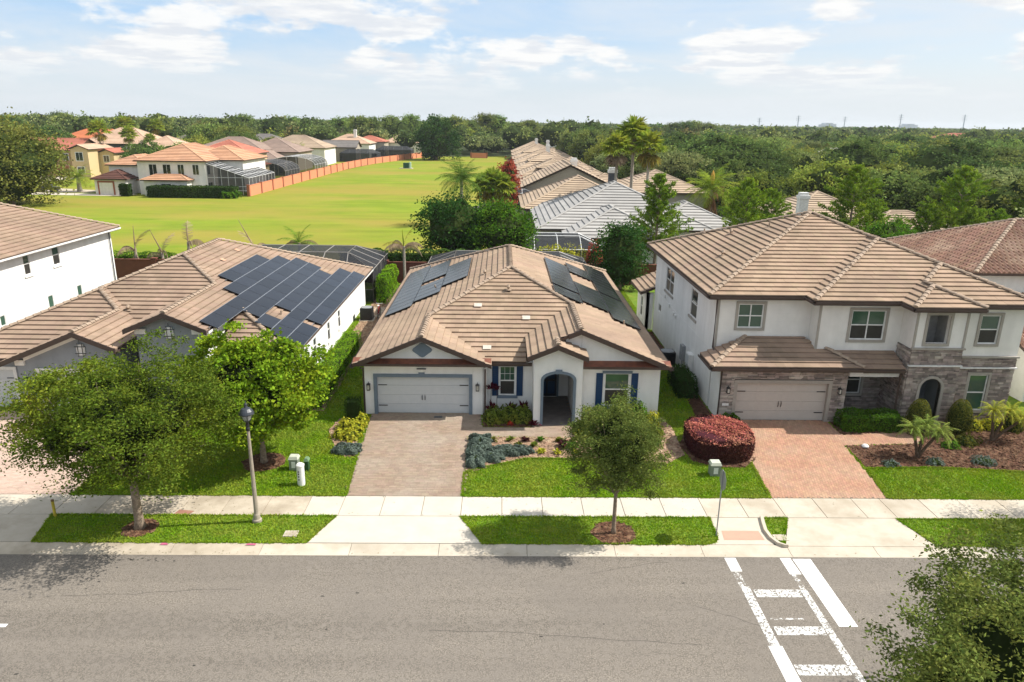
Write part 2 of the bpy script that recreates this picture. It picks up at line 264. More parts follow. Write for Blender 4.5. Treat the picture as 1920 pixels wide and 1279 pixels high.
class MB:
    def __init__(s, M=None): s.v = []; s.f = []; s.m = []; s.M = M; s.mi = 0
    def add(s, vs, fs):
        b = len(s.v)
        if s.M is not None: vs = [tuple(s.M @ Vector(p)) for p in vs]
        s.v += [tuple(p) for p in vs]; s.f += [tuple(b + i for i in f) for f in fs]; s.m += [s.mi] * len(fs); return s
    def box(s, x0, x1, y0, y1, z0, z1):
        return s.add([(x0, y0, z0), (x1, y0, z0), (x1, y1, z0), (x0, y1, z0), (x0, y0, z1), (x1, y0, z1), (x1, y1, z1), (x0, y1, z1)],
                     [(0, 3, 2, 1), (4, 5, 6, 7), (0, 1, 5, 4), (1, 2, 6, 5), (2, 3, 7, 6), (3, 0, 4, 7)])
    def tube(s, pts, rs, n=6, cap=True):
        pts = [Vector(p) for p in pts]
        if isinstance(rs, (int, float)): rs = [rs] * len(pts)
        vs = []; fs = []
        for i, p in enumerate(pts):
            d = (pts[min(i + 1, len(pts) - 1)] - pts[max(i - 1, 0)]).normalized()
            a = d.orthogonal().normalized() if abs(d.z) > 0.9 else d.cross(Vector((0, 0, 1))).normalized()
            if abs(d.z) > 0.9: a = Vector((1, 0, 0)) - d * d.x; a.normalize()
            b = d.cross(a)
            for k in range(n):
                t = 2 * math.pi * k / n; vs.append(p + (a * math.cos(t) + b * math.sin(t)) * rs[i])
        for i in range(len(pts) - 1):
            for k in range(n):
                fs.append((i * n + k, i * n + (k + 1) % n, (i + 1) * n + (k + 1) % n, (i + 1) * n + k))
        if cap: fs.append(tuple(range(n))[::-1]); fs.append(tuple((len(pts) - 1) * n + k for k in range(n)))
        return s.add(vs, fs)
    def lathe(s, prof, n=14, c=(0, 0)):
        vs = []; fs = []
        for r, z in prof:
            for k in range(n): t = 2 * math.pi * k / n; vs.append((c[0] + r * math.cos(t), c[1] + r * math.sin(t), z))
        for i in range(len(prof) - 1):
            for k in range(n): fs.append((i * n + k, i * n + (k + 1) % n, (i + 1) * n + (k + 1) % n, (i + 1) * n + k))
        fs.append(tuple(range(n))[::-1]); fs.append(tuple((len(prof) - 1) * n + k for k in range(n)))
        return s.add(vs, fs)
    def prism(s, poly, z0, z1):
        n = len(poly); vs = [(x, y, z0) for x, y in poly] + [(x, y, z1) for x, y in poly]
        tri = tessellate_polygon([[Vector((x, y, 0)) for x, y in poly]])
        fs = []
        for t in tri:
            a, b, c = [Vector(poly[i]) for i in t]
            ccw = (b.x - a.x) * (c.y - a.y) - (b.y - a.y) * (c.x - a.x) > 0
            t = tuple(t) if ccw else tuple(t)[::-1]
            fs.append(tuple(i + n for i in t)); fs.append(t[::-1])
        area = sum(poly[i][0] * poly[(i + 1) % n][1] - poly[(i + 1) % n][0] * poly[i][1] for i in range(n))
        for i in range(n):
            j = (i + 1) % n; q = (i, j, j + n, i + n); fs.append(q if area > 0 else q[::-1])
        return s.add(vs, fs)
    def mesh(s, name, mats):
        me = bpy.data.meshes.new(name); me.from_pydata(s.v, [], s.f)
        mats = mats if isinstance(mats, (list, tuple)) else [mats]
        for m in mats: me.materials.append(m)
        if len(mats) > 1: me.polygons.foreach_set('material_index', s.m)
        me.update(); return me
    def build(s, name, mats, parent=None, smooth=False, **kw):
        me = s.mesh(name, mats)
        if smooth: me.polygons.foreach_set('use_smooth', [True] * len(me.polygons))
        return link(name, me, parent, **kw)
def boxes_np(C, Hf, top_only=False):
    """many axis aligned boxes: centres (n,3), half sizes (n,3) -> V,F"""
    C = np.asarray(C, float); Hf = np.asarray(Hf, float); n = len(C)
    S = np.array([(-1, -1, -1), (1, -1, -1), (1, 1, -1), (-1, 1, -1), (-1, -1, 1), (1, -1, 1), (1, 1, 1), (-1, 1, 1)], float)
    V = C[:, None, :] + S[None] * Hf[:, None, :]
    Fq = np.array([(4, 5, 6, 7), (0, 1, 5, 4), (1, 2, 6, 5), (2, 3, 7, 6), (3, 0, 4, 7)])
    F = (np.arange(n) * 8)[:, None, None] + Fq[None]
    return V.reshape(-1, 3), F.reshape(-1, 4)
def sheet(name, poly, z, m, parent=None, th=0.0, **kw):
    b = MB()
    if th: b.prism(poly, z - th, z)
    else:
        tri = tessellate_polygon([[Vector((x, y, 0)) for x, y in poly]])
        fs = []
        for t in tri:
            a, p, c = [Vector(poly[i]) for i in t]
            ccw = (p.x - a.x) * (c.y - a.y) - (p.y - a.y) * (c.x - a.x) > 0
            fs.append(tuple(t) if ccw else tuple(t)[::-1])
        b.add([(x, y, z) for x, y in poly], fs)
    return b.build(name, m, parent, **kw)
def inpoly(P, poly):
    P = np.asarray(P); x, y = P[:, 0], P[:, 1]; r = np.zeros(len(P), bool); n = len(poly)
    for i in range(n):
        x0, y0 = poly[i]; x1, y1 = poly[(i + 1) % n]
        c = ((y0 > y) != (y1 > y)) & (x < (x1 - x0) * (y - y0) / ((y1 - y0) or 1e-9) + x0); r ^= c
    return r
def clip(poly, a, b, c):
    """keep a*x+b*y>=c"""
    r = []; n = len(poly)
    for i in range(n):
        p, q = poly[i], poly[(i + 1) % n]; dp = a * p[0] + b * p[1] - c; dq = a * q[0] + b * q[1] - c
        if dp >= -1e-9: r.append(p)
        if (dp > 1e-9 and dq < -1e-9) or (dp < -1e-9 and dq > 1e-9):
            t = dp / (dp - dq); r.append((p[0] + (q[0] - p[0]) * t, p[1] + (q[1] - p[1]) * t))
    return r
# ------------------------------------------------------------------ roofs
DIRS = {'N': (0, 1), 'S': (0, -1), 'E': (1, 0), 'W': (-1, 0)}
def slope(parent, poly, d, ref, z0, pitch, mt, ex=0.352, tw=0.43, lift=0.068, style='flat', single=False, label=None, name='roof_slope'):
    u = DIRS[d]; v = (-u[1], u[0])
    S = lambda p: p[0] * u[0] + p[1] * u[1] - (ref if d in 'NE' else -ref)
    zp = lambda p: z0 + pitch * S(p)
    area = sum(poly[i][0] * poly[(i + 1) % len(poly)][1] - poly[(i + 1) % len(poly)][0] * poly[i][1] for i in range(len(poly)))
    if area < 0: poly = poly[::-1]
    # deck
    b = MB(); n = len(poly)
    tri = tessellate_polygon([[Vector((x, y, 0)) for x, y in poly]])
    fs = []
    for t in tri:
        a, p, c = [Vector(poly[i]) for i in t]
        ccw = (p.x - a.x) * (c.y - a.y) - (p.y - a.y) * (c.x - a.x) > 0
        t = tuple(t) if ccw else tuple(t)[::-1]; fs += [t, tuple(i + n for i in t[::-1])]
    fs += [(i, i + n, (i + 1) % n + n, (i + 1) % n) for i in range(n)]
    b.add([(x, y, zp((x, y)) - 0.012) for x, y in poly] + [(x, y, zp((x, y)) - 0.15) for x, y in poly], fs)
    deck = b.build(name, [M_DECK], parent, label=label)
    smax = max(S(p) for p in poly); smin = min(S(p) for p in poly); k = 0
    k0 = int(math.floor(smin / ex)); allb = MB() if single else None
    for k in range(k0, int(smax / ex) + 1):
        s0, s1 = k * ex, (k + 1) * ex
        off = ref if d in 'NE' else -ref
        strip = clip(clip(poly, u[0], u[1], s0 + off), -u[0], -u[1], -(s1 + off))
        if len(strip) < 3: continue
        mb = allb if single else MB()
        vs = [p[0] * v[0] + p[1] * v[1] for p in strip]; v0, v1 = min(vs), max(vs)
        if v1 - v0 < 0.03: continue
        if single: cuts = [v0, v1]
        else:
            o = (k % 2) * tw * 0.5; j0 = math.floor((v0 - o) / tw); cuts = [v0] + [j * tw + o for j in range(j0 + 1, int(math.floor((v1 - o) / tw)) + 1)] + [v1]
        for c0, c1 in zip(cuts[:-1], cuts[1:]):
            if c1 - c0 < 0.015: continue
            g = 0.0012 if not single else 0
            t = clip(clip(strip, v[0], v[1], c0 + g), -v[0], -v[1], -(c1 - g))
            if len(t) < 3: continue
            j = random.uniform(-0.003, 0.003) if not single else 0; tl = random.uniform(-0.002, 0.002) if not single else 0
            if style == 'barrel':
                tv = [p[0] * v[0] + p[1] * v[1] for p in t]; a0, a1 = min(tv), max(tv); m3 = 5
                prev = None
                for q in range(m3):
                    b0 = a0 + (a1 - a0) * q / m3; b1 = a0 + (a1 - a0) * (q + 1) / m3
                    tt = clip(clip(t, v[0], v[1], b0), -v[0], -v[1], -b1)
                    if len(tt) < 3: continue
                    hh = lambda w_: 0.10 * max(0, math.sin(math.pi * min(1, (w_ - a0) / (a1 - a0) / 0.72)))
                    top = [(p[0], p[1], zp(p) + 0.005 + lift * (1 - (S(p) - s0) / ex) + hh(p[0] * v[0] + p[1] * v[1])) for p in tt]
                    bb = len(mb.v); mb.v += top; mb.f.append(tuple(bb + i for i in range(len(tt)))); mb.m.append(0)
                    for i in range(len(tt)):
                        p, qn = tt[i], tt[(i + 1) % len(tt)]
                        if abs(S(p) - s0) < 1e-5 and abs(S(qn) - s0) < 1e-5:
                            c = len(mb.v); mb.v += [top[i], (p[0], p[1], zp(p) - 0.005), (qn[0], qn[1], zp(qn) - 0.005), top[(i + 1) % len(tt)]]
                            mb.f.append((c, c + 1, c + 2, c + 3)); mb.m.append(0)
                continue
            top = [(p[0], p[1], zp(p) + 0.004 + j + tl * (p[0] * v[0] + p[1] * v[1] - c0) / tw + lift * (1 - (S(p) - s0) / ex)) for p in t]
            bb = len(mb.v); mb.v += top; mb.f.append(tuple(bb + i for i in range(len(t)))); mb.m.append(0)
            for i in range(len(t)):
                p, qn = t[i], t[(i + 1) % len(t)]
                if abs(S(p) - s0) < 1e-5 and abs(S(qn) - s0) < 1e-5:   # butt edge of the course, seen from below
                    th_ = 0.052 if not single else 0.05; c = len(mb.v); i2 = (i + 1) % len(t)      # thick butt, open dark gap below it
                    mb.v += [(p[0], p[1], top[i][2] - th_), (qn[0], qn[1], top[i2][2] - th_), (qn[0] + u[0] * .13, qn[1] + u[1] * .13, top[i2][2] - th_ - .02), (p[0] + u[0] * .13, p[1] + u[1] * .13, top[i][2] - th_ - .02)]
                    mb.f += [(bb + i, c, c + 1, bb + i2), (c, c + 3, c + 2, c + 1)]; mb.m += [0, 0]
        if not single and mb.f: mb.build('tile_course', [mt], deck)
    if single and allb.f: allb.build('tile_course', [mt], deck)
    return deck
def cap_mesh(name, m, L_=0.42, r0=0.135, r1=0.112):
    b = MB(); n = 6; vs = []
    for yy, r, dz in ((0, r0, 0.03), (L_, r1, 0.0)):
        for k in range(n + 1): t = math.pi * k / n; vs.append((r * math.cos(t), yy, dz + r * 0.72 * math.sin(t)))
    fs = [(k, k + 1, n + 1 + k + 1, n + 1 + k)[::-1] for k in range(n)] + [tuple(range(n + 1))]
    b.add(vs, fs); return b.mesh(name, m)
CAPM = cap_mesh('ridge_cap', M_CAP)
def ridge(parent, p0, p1, me=None, joined=False, step=0.38):
    p0, p1 = Vector(p0), Vector(p1); d = p1 - p0; L_ = d.length; n = max(1, round(L_ / step)); y = d.normalized()
    x = y.cross(Vector((0, 0, 1))).normalized(); z = x.cross(y)
    R = Matrix((x, y, z)).transposed().to_4x4()
    if joined: return p0, p1, R
    for i in range(n):
        o = link('ridge_cap', me or CAPM, parent)
        base = Matrix.Translation(p0 + y * (i * L_ / n) + Vector((0, 0, 0.045 + random.uniform(-0.006, 0.006)))) @ R @ Matrix.Rotation(random.uniform(-0.02, 0.02), 4, 'Z')
        if parent.type == 'EMPTY' and not parent.get('_loc'): o.matrix_basis = base
        else: o.matrix_basis = base
def joined_caps(parent, segs, m, r=0.16):
    b = MB()
    for p0, p1 in segs:
        p0, p1 = Vector(p0), Vector(p1); y = (p1 - p0).normalized(); x = y.cross(Vector((0, 0, 1))).normalized(); z = x.cross(y)
        vs = []
        for p in (p0, p1):
            for k in range(5): t = math.pi * k / 4; vs.append(p + x * r * math.cos(t) + z * (0.04 + r * 0.6 * math.sin(t)))
        b.add(vs, [(k + 1, k, 5 + k, 6 + k) for k in range(4)] + [(0, 1, 2, 3, 4), (9, 8, 7, 6, 5)])
    b.build('ridge_line', [m], parent)
# ------------------------------------------------------------------ wall frames
def frame(origin, facing):
    o = Vector(origin)
    ax = {'F': (Vector((1, 0, 0)), Vector((0, -1, 0))), 'L': (Vector((0, -1, 0)), Vector((-1, 0, 0))), 'R': (Vector((0, 1, 0)), Vector((1, 0, 0))), 'B': (Vector((-1, 0, 0)), Vector((0, 1, 0)))}[facing]
    M = Matrix.Identity(4)
    for i in range(3): M[i][0] = ax[0][i]; M[i][1] = ax[1][i]; M[i][2] = (0, 0, 1)[i]; M[i][3] = o[i]
    return M     # local (u along wall, w outward, v up)
def wall(parent, M, outline, holes, m, th=0.2, name='wall', **kw):
    """outline and holes in (u,v); front face at w=0, extruded inward"""
    loops = [outline] + holes; pts = [p for l in loops for p in l]
    tri = tessellate_polygon([[Vector((p[0], p[1], 0)) for p in l] for l in loops]); n = len(pts)
    b = MB(M); fs = []
    for t in tri:
        a, p, c = [pts[i] for i in t]; cr = (p[0] - a[0]) * (c[1] - a[1]) - (p[1] - a[1]) * (c[0] - a[0])
        t = tuple(t) if cr > 0 else tuple(t)[::-1]; fs.append(t[::-1] if False else t)
    vs = [(p[0], 0, p[1]) for p in pts] + [(p[0], -th, p[1]) for p in pts]
    ff = [t for t in fs] + [tuple(i + n for i in t[::-1]) for t in fs]
    k = 0
    for l in loops:
        for i in range(len(l)):
            j = (i + 1) % len(l); ff.append((k + i, k + i + n, k + j + n, k + j))
        k += len(l)
    b.add(vs, ff); return b.build(name, m, parent, **kw)
def rect(u0, u1, v0, v1): return [(u0, v0), (u1, v0), (u1, v1), (u0, v1)]
def arch(u0, u1, v0, vs, rise, n=10):
    c = (u0 + u1) / 2; h = (u1 - u0) / 2
    return [(u0, v0), (u1, v0), (u1, vs)] + [(c + h * math.cos(math.pi * k / n), vs + rise * math.sin(math.pi * k / n)) for k in range(1, n)] + [(u0, vs)]
def window(parent, M, u0, u1, v0, v1, cols=1, rows=2, depth=0.09, fm=None, glass=None, screen=True, fw=0.055, trim=None, tmw=0.13, sill=None, head=None):
    fm = fm or M_TRIMW; b = MB(M)
    b.box(u0, u0 + fw, -depth, -0.02, v0, v1); b.box(u1 - fw, u1, -depth, -0.02, v0, v1)
    b.box(u0 + fw, u1 - fw, -depth, -0.021, v0, v0 + fw); b.box(u0 + fw, u1 - fw, -depth, -0.021, v1 - fw, v1)
    for c in range(1, cols): x = u0 + (u1 - u0) * c / cols; b.box(x - fw / 2, x + fw / 2, -depth + 0.004, -0.026, v0 + fw, v1 - fw)
    for r in range(1, rows): z = v0 + (v1 - v0) * r / rows; b.box(u0 + fw, u1 - fw, -depth + 0.002, -0.028, z - fw / 2, z + fw / 2)
    wobj = b.build('window', [fm], parent)
    for r in range(rows):
        for c in range(cols):
            g = MB(M); a0 = u0 + (u1 - u0) * c / cols + fw * 0.5; a1 = u0 + (u1 - u0) * (c + 1) / cols - fw * 0.5
            z0 = v0 + (v1 - v0) * r / rows + fw * 0.5; z1 = v0 + (v1 - v0) * (r + 1) / rows - fw * 0.5
            g.box(a0, a1, -depth - 0.012, -depth + 0.01 + 0.02, z0, z1)
            g.build('pane', [M_SCRDK if (screen and r == 0) else (glass or M_GLASS)], wobj)
    if trim:
        b = MB(M); t = tmw
        b.box(u0 - t, u0, 0.002, 0.045, v0 - t, v1 + t); b.box(u1, u1 + t, 0.002, 0.045, v0 - t, v1 + t)
        b.box(u0, u1, 0.002, 0.043, v1, v1 + t); b.box(u0, u1, 0.002, 0.065, v0 - t, v0); b.build('window_trim', [trim], parent)
    if sill: b = MB(M); b.box(u0 - 0.12, u1 + 0.12, 0.002, 0.07, v0 - 0.14, v0); b.build('window_sill', [sill], parent)
    if head: b = MB(M); b.box(u0 - 0.12, u1 + 0.12, 0.002, 0.06, v1, v1 + 0.13); b.build('window_head', [head], parent)
    return wobj
def shutter(parent, M, u0, u1, v0, v1):
    b = MB(M); b.box(u0, u1, 0.003, 0.04, v0, v1)
    for a, c in ((u0, u0 + .05), (u1 - .05, u1)): b.box(a, c, 0.04, 0.055, v0, v1)
    n = int((v1 - v0) / 0.11)
    for i in range(n): z = v0 + 0.02 + i * 0.11; b.box(u0 + .05, u1 - .05, 0.04, 0.049, z, z + 0.075)
    b.build('shutter', [M_NAVY], parent)
def garage_door(parent, M, u0, u1, v1, dm, tm, fw=0.17, arched=0.0, rows=4):
    b = MB(M)
    for r in range(rows): z = v1 * r / rows; b.box(u0, u1, -0.19 - 0.0, -0.15, z + 0.008 + (0.02 if r == 0 else 0), z + v1 / rows - 0.004)
    b.mi = 0; b.box(u0, u1, -0.20, -0.17, 0.0, v1)
    if not arched:
        nc = 4; w_ = (u1 - u0) / nc                       # shallow carriage-style panels
        for c in range(nc):
            for z0, z1 in ((0.08, v1 * 0.70), (v1 * 0.76, v1 - 0.07)):
                x0, x1 = u0 + c * w_ + 0.07, u0 + (c + 1) * w_ - 0.07
                b.box(x0, x1, -0.15, -0.145, z0, z0 + 0.03); b.box(x0, x1, -0.15, -0.145, z1 - 0.03, z1)
                b.box(x0, x0 + 0.03, -0.15, -0.1448, z0, z1); b.box(x1 - 0.03, x1, -0.15, -0.1448, z0, z1)
    d = b.build('garage_door', [dm], parent)
    h = MB(M)
    for z in (v1 * 0.2, v1 * 0.75):
        h.box(u0 + 0.04, u0 + 0.48, -0.144, -0.13, z, z + 0.045); h.box(u1 - 0.48, u1 - 0.04, -0.144, -0.13, z, z + 0.045)
    h.build('strap_hinge', [M_BLACK], d)
    c = (u0 + u1) / 2
    for s in (-1, 1):
        h = MB(M); h.tube([(c + s * 0.07, -0.145, v1 * 0.36), (c + s * 0.07, -0.10, v1 * 0.40), (c + s * 0.07, -0.10, v1 * 0.46), (c + s * 0.07, -0.145, v1 * 0.5)], 0.018, 5); h.build('handle', [M_BLACK], d)
    t = MB(M)
    t.box(u0 - fw, u0, -0.18, 0.05, 0, v1 + fw); t.box(u1, u1 + fw, -0.18, 0.05, 0, v1 + fw); t.box(u0, u1, -0.18, 0.048, v1, v1 + fw)
    t.build('door_surround', [tm], parent)
def lantern(parent, M, u, v, s=1.0, glassm=None):
    b = MB(M); y = 0.13
    b.box(u - .045 * s, u + .045 * s, 0.002, .02, v + .02, v + .3 * s); b.tube([(u, .02, v + .26 * s), (u, y * .7, v + .40 * s), (u, y, v + .33 * s)], .012, 5)
    b.box(u - .085 * s, u + .085 * s, y - .085 * s, y + .085 * s, v + .25 * s, v + .275 * s)
    b.add([(u - .10 * s, y - .10 * s, v + .27 * s), (u + .10 * s, y - .10 * s, v + .27 * s), (u + .10 * s, y + .10 * s, v + .27 * s), (u - .10 * s, y + .10 * s, v + .27 * s), (u, y, v + .36 * s)], [(0, 1, 4), (1, 2, 4), (2, 3, 4), (3, 0, 4), (3, 2, 1, 0)])
    for a in (-1, 1):
        for c in (-1, 1): b.box(u + a * .07 * s - .01, u + a * .07 * s + .01, y + c * .07 * s - .01, y + c * .07 * s + .01, v, v + .25 * s)
    b.box(u - .08 * s, u + .08 * s, y - .08 * s, y + .08 * s, v - .03, v)
    l = b.build('wall_lantern', [M_BLACK], parent)
    g = MB(M); g.box(u - .055 * s, u + .055 * s, y - .055 * s, y + .055 * s, v + .005, v + .245 * s); g.build('lantern_glass', [M_BLIND], l)
def pipe_vent(parent, x, y, z, h=0.28):
    b = MB(); b.tube([(x, y, z - .1), (x, y, z + h)], 0.045, 8); b.tube([(x, y, z), (x, y, z + .05)], [0.11, 0.05], 8); b.build('roof_vent', [M_CAP], parent)
def goose_vent(parent, x, y, z):
    b = MB(); b.box(x - .16, x + .16, y - .2, y + .2, z, z + .03); b.tube([(x, y + .05, z), (x, y + .05, z + .2), (x, y - .08, z + .26), (x, y - .16, z + .16)], .09, 7); b.build('roof_vent', [M_CAP], parent)
def gutter(parent, p0, p1, facing, m=None, z=None):
    """eave fascia with a K-gutter along p0-p1 (axis aligned), facing gives the outward side"""
    m = m or M_FASCIA; M = frame((p0[0], p0[1], 0), facing); L_ = abs(p1[0] - p0[0]) + abs(p1[1] - p0[1])
    b = MB(M); b.box(0, L_, -0.035, -0.002, z - 0.20, z - 0.02); b.box(0, L_, 0, 0.10, z - 0.135, z - 0.12); b.box(0, L_, 0.09, 0.105, z - 0.12, z - 0.02)
    b.build('gutter', [m], parent)
def rake(parent, x0, z0, x1, z1, y, m=None, h=0.2, th=0.05):
    """sloping barge board on a gable front in the plane y"""
    b = MB(); b.add([(x0, y, z0 - h), (x1, y, z1 - h), (x1, y, z1 + 0.05), (x0, y, z0 + 0.05), (x0, y + th, z0 - h), (x1, y + th, z1 - h), (x1, y + th, z1 + 0.05), (x0, y + th, z0 + 0.05)],
          [(0, 1, 2, 3), (5, 4, 7, 6), (4, 0, 3, 7), (1, 5, 6, 2), (3, 2, 6, 7), (4, 5, 1, 0)])
    b.build('rake_board', [m or M_FASCIA], parent)
def downspout(parent, pts, m=None):
    MB().tube(pts, 0.045, 6).build('downspout', [m or M_FASCIA], parent)
HAZE = True
# ================================================================== SETTING: ground, street, pavements
sheet('ground', [(-6000, -400), (6000, -400), (6000, 9000), (-6000, 9000)], -0.16, M_TERR, kind='structure')
sheet('road', [(-90, -30), (90, -30), (90, 21.40), (-90, 21.40)], -0.05, M_ASPH, kind='structure')
LAWNS = [[(-16.15, 22.05), (-6.70, 22.05), (-6.04, 23.86), (-16.55, 23.86)], [(-0.56, 22.05), (7.3, 22.05), (7.7, 22.2), (7.85, 22.55), (7.93, 23.86), (-1.42, 23.86)],
         [(10.02, 21.95), (10.86, 23.86), (9.95, 23.86), (9.82, 23.4), (9.72, 22.8), (9.78, 22.3)], [(15.55, 22.0), (45, 22.0), (45, 23.82), (15.0, 23.82)],
         [(-60, 22.05), (-22.0, 22.05), (-21.5, 23.86), (-60, 23.86)]]
verge_names = ['verge lawn in front of the oak', 'b', 'c', 'd', 'e']
sheet('lawn', [(-60, 25.33), (45, 25.33), (45, 66), (-60, 66)], -0.012, M_LAWN, kind='structure')
for p in LAWNS: sheet('verge', p, 0.0, M_LAWN, kind='structure', th=0.06)
FIELD = [(-150, 65.9), (26, 65.9), (3.0, 70), (1.5, 90), (1.5, 180), (2, 290), (4, 320), (-33, 310), (-42.5, 262), (-46, 226), (-47.0, 200), (-47.4, 142), (-49, 134.2), (-92, 134.2), (-150, 134.2)]
# ground of the far subdivision and the strip beyond the meadow
sheet('subdivision_ground', [(-260, 134.1), (-46.5, 134.1), (-46.5, 262), (-33, 312), (-33, 420), (-260, 420)], -0.03, M_FIELD, kind='structure')
sheet('meadow', FIELD, 0.0, M_FIELD, kind='structure')
# concrete sidewalk: one slab object per panel
sw = thing('sidewalk', None, None, (0, 24.6, 0), kind='structure')
x = -60.0
while x < 45:
    w_ = 1.55
    if -22.4 < x < -16.6: m = M_CONC
    elif -18 < x < -7.5: m = M_CONCD
    elif -7.6 <= x < 7.6: m = M_CONCN
    else: m = M_CONC
    nx = x + w_
    for e in (-6.0, -1.42, 8.02, 9.55, 10.87, 15.1):
        if x < e < nx and e - x > 0.5: nx = e
        elif x < e < nx: nx = e if e - x > 0.25 else nx
    b = MB(); b.box(x + 0.012, nx - 0.012, 23.885, 25.345, -0.08, 0.012 + random.uniform(-0.003, 0.003)); b.build('slab', [m], sw)
    x = nx
b = MB(); b.box(-60, 45, 23.87, 25.36, -0.10, -0.012); b.build('bedding', [M_SOIL], sw)
# Miami kerb and gutter, in sections
gt = thing('kerb_gutter', None, None, (0, 21.7, 0), kind='structure')
x = -60.0
while x < 45:
    nx = x + 3.05; b = MB(); x0, x1 = x + 0.008, nx - 0.008
    pr_ = [(21.38, -0.046), (21.62, -0.052), (21.85, -0.02), (22.04, 0.006), (22.04, -0.15), (21.38, -0.15)]
    b.add([(x0, y, z) for y, z in pr_] + [(x1, y, z) for y, z in pr_], [(i, (i + 1) % 6, (i + 1) % 6 + 6, i + 6)[::-1] for i in range(6)] + [(0, 1, 2, 3, 4, 5), (11, 10, 9, 8, 7, 6)])
    b.build('gutter_section', [M_CONC if -9 < x < 7 else (M_CONCD if x < -9 else M_CONC)], gt); x = nx
def apron(poly, m, label=None):
    sheet('driveway_apron', poly, 0.010, m, th=0.09, kind='structure')
apron([(-6.66, 22.07), (-0.60, 22.07), (-1.43, 23.865), (-6.01, 23.865)], M_CONCN)
apron([(10.12, 21.98), (15.47, 21.98), (14.98, 23.865), (10.90, 23.865)], M_CONC)
apron([(-21.9, 22.07), (-16.2, 22.07), (-16.58, 23.865), (-21.4, 23.865)], M_CONC)
sheet('kerb_ramp', [(7.36, 22.06), (9.74, 22.06), (9.70, 22.8), (9.80, 23.4), (9.93, 23.865), (7.96, 23.865), (7.88, 22.5), (7.72, 22.18)], 0.006, M_CONC, th=0.07, kind='structure')
sheet('tactile_pad', [(8.05, 22.35), (9.50, 22.35), (9.47, 22.95), (8.12, 22.95)], 0.012, M_PINK, kind='structure')
# curved upstand kerb beside the ramp
b = MB(); pts = [(9.90, 23.86), (9.80, 23.4), (9.71, 22.9), (9.74, 22.4), (9.88, 22.05), (10.10, 21.9)]
for (xa, ya), (xb, yb) in zip(pts[:-1], pts[1:]):
    b.add([(xa - .08, ya, 0), (xb - .08, yb, 0), (xb + .08, yb, 0), (xa + .08, ya, 0), (xa - .06, ya, .11), (xb - .06, yb, .11), (xb + .06, yb, .11), (xa + .06, ya, .11)], [(4, 5, 6, 7), (0, 1, 5, 4), (2, 3, 7, 6), (3, 0, 4, 7), (1, 2, 6, 5)])
b.build('kerb', [M_CONC], None, kind='structure')
# ---- paver driveways and walks (each paver is its own block, joined because too small to pick out one by one)
def pavers(parent, poly, z, m, sx, sy, ang=0.0, name='pavers', th=0.008, mixw=False, seed=1):
    r = np.random.default_rng(seed); xs = [p[0] for p in poly]; ys = [p[1] for p in poly]
    cx_, cy_ = (min(xs) + max(xs)) / 2, (min(ys) + max(ys)) / 2; R_ = max(max(xs) - min(xs), max(ys) - min(ys)) * 0.8
    C_, H_ = [], []
    ny = int(2 * R_ / sy)
    for j in range(ny):
        y = -R_ + (j + 0.5) * sy; x_ = -R_ + (j % 2) * sx * 0.5 + (r.random() * sx if mixw else 0)
        while x_ < R_:
            w_ = sx * (r.choice([0.6, 1.0, 1.4]) if mixw else 1.0); C_.append((x_ + w_ / 2, y, z)); H_.append((w_ / 2 - 0.003, sy / 2 - 0.003, th)); x_ += w_
    C_ = np.array(C_); H_ = np.array(H_); c, s = math.cos(ang), math.sin(ang)
    X = C_[:, 0] * c - C_[:, 1] * s + cx_; Y = C_[:, 0] * s + C_[:, 1] * c + cy_
    k = inpoly(np.stack([X, Y], 1), poly); C_ = C_[k]; H_ = H_[k]; C_[:, 2] += r.uniform(-0.002, 0.002, len(C_))
    V, F = boxes_np(C_, H_); Vx = V[:, 0] * c - V[:, 1] * s + cx_; Vy = V[:, 0] * s + V[:, 1] * c + cy_
    V = np.stack([Vx, Vy, V[:, 2]], 1)
    # trim to the outline box
    V[:, 0] = np.clip(V[:, 0], min(xs), max(xs)); V[:, 1] = np.clip(V[:, 1], min(ys), max(ys))
    return link(name, npmesh(name, V, F, m), parent, kind='stuff')
DRIVE_M = [(-5.98, 25.37), (-1.43, 25.37), (-1.45, 31.0), (4.0, 31.0), (4.05, 32.4), (1.62, 32.42), (1.6, 32.1), (-0.84, 32.1), (-0.95, 33.84), (-6.4, 33.84)]
d = sheet('driveway', DRIVE_M, 0.009, M_JOINT, kind='structure'); pavers(d, DRIVE_M, 0.006, M_PAVE, 0.22, 0.15, mixw=True, seed=3)
DRIVE_R = [(10.80, 25.37), (15.47, 25.37), (15.98, 30.3), (19.6, 30.55), (20.4, 31.6), (20.2, 32.7), (19.3, 31.9), (16.4, 31.5), (16.4, 33.25), (11.5, 33.25), (11.1, 29.5)]
d = sheet('driveway', DRIVE_R, 0.009, M_JOINT, kind='structure'); pavers(d, DRIVE_R, 0.006, M_PAVER, 0.21, 0.105, ang=rad(76), seed=4)
DRIVE_L = [(-27.5, 25.37), (-16.7, 25.37), (-17.2, 33.4), (-27.5, 33.8)]
d = sheet('driveway', DRIVE_L, 0.009, M_JOINT, kind='structure'); pavers(d, DRIVE_L, 0.006, M_PAVEL, 0.21, 0.105, seed=5)
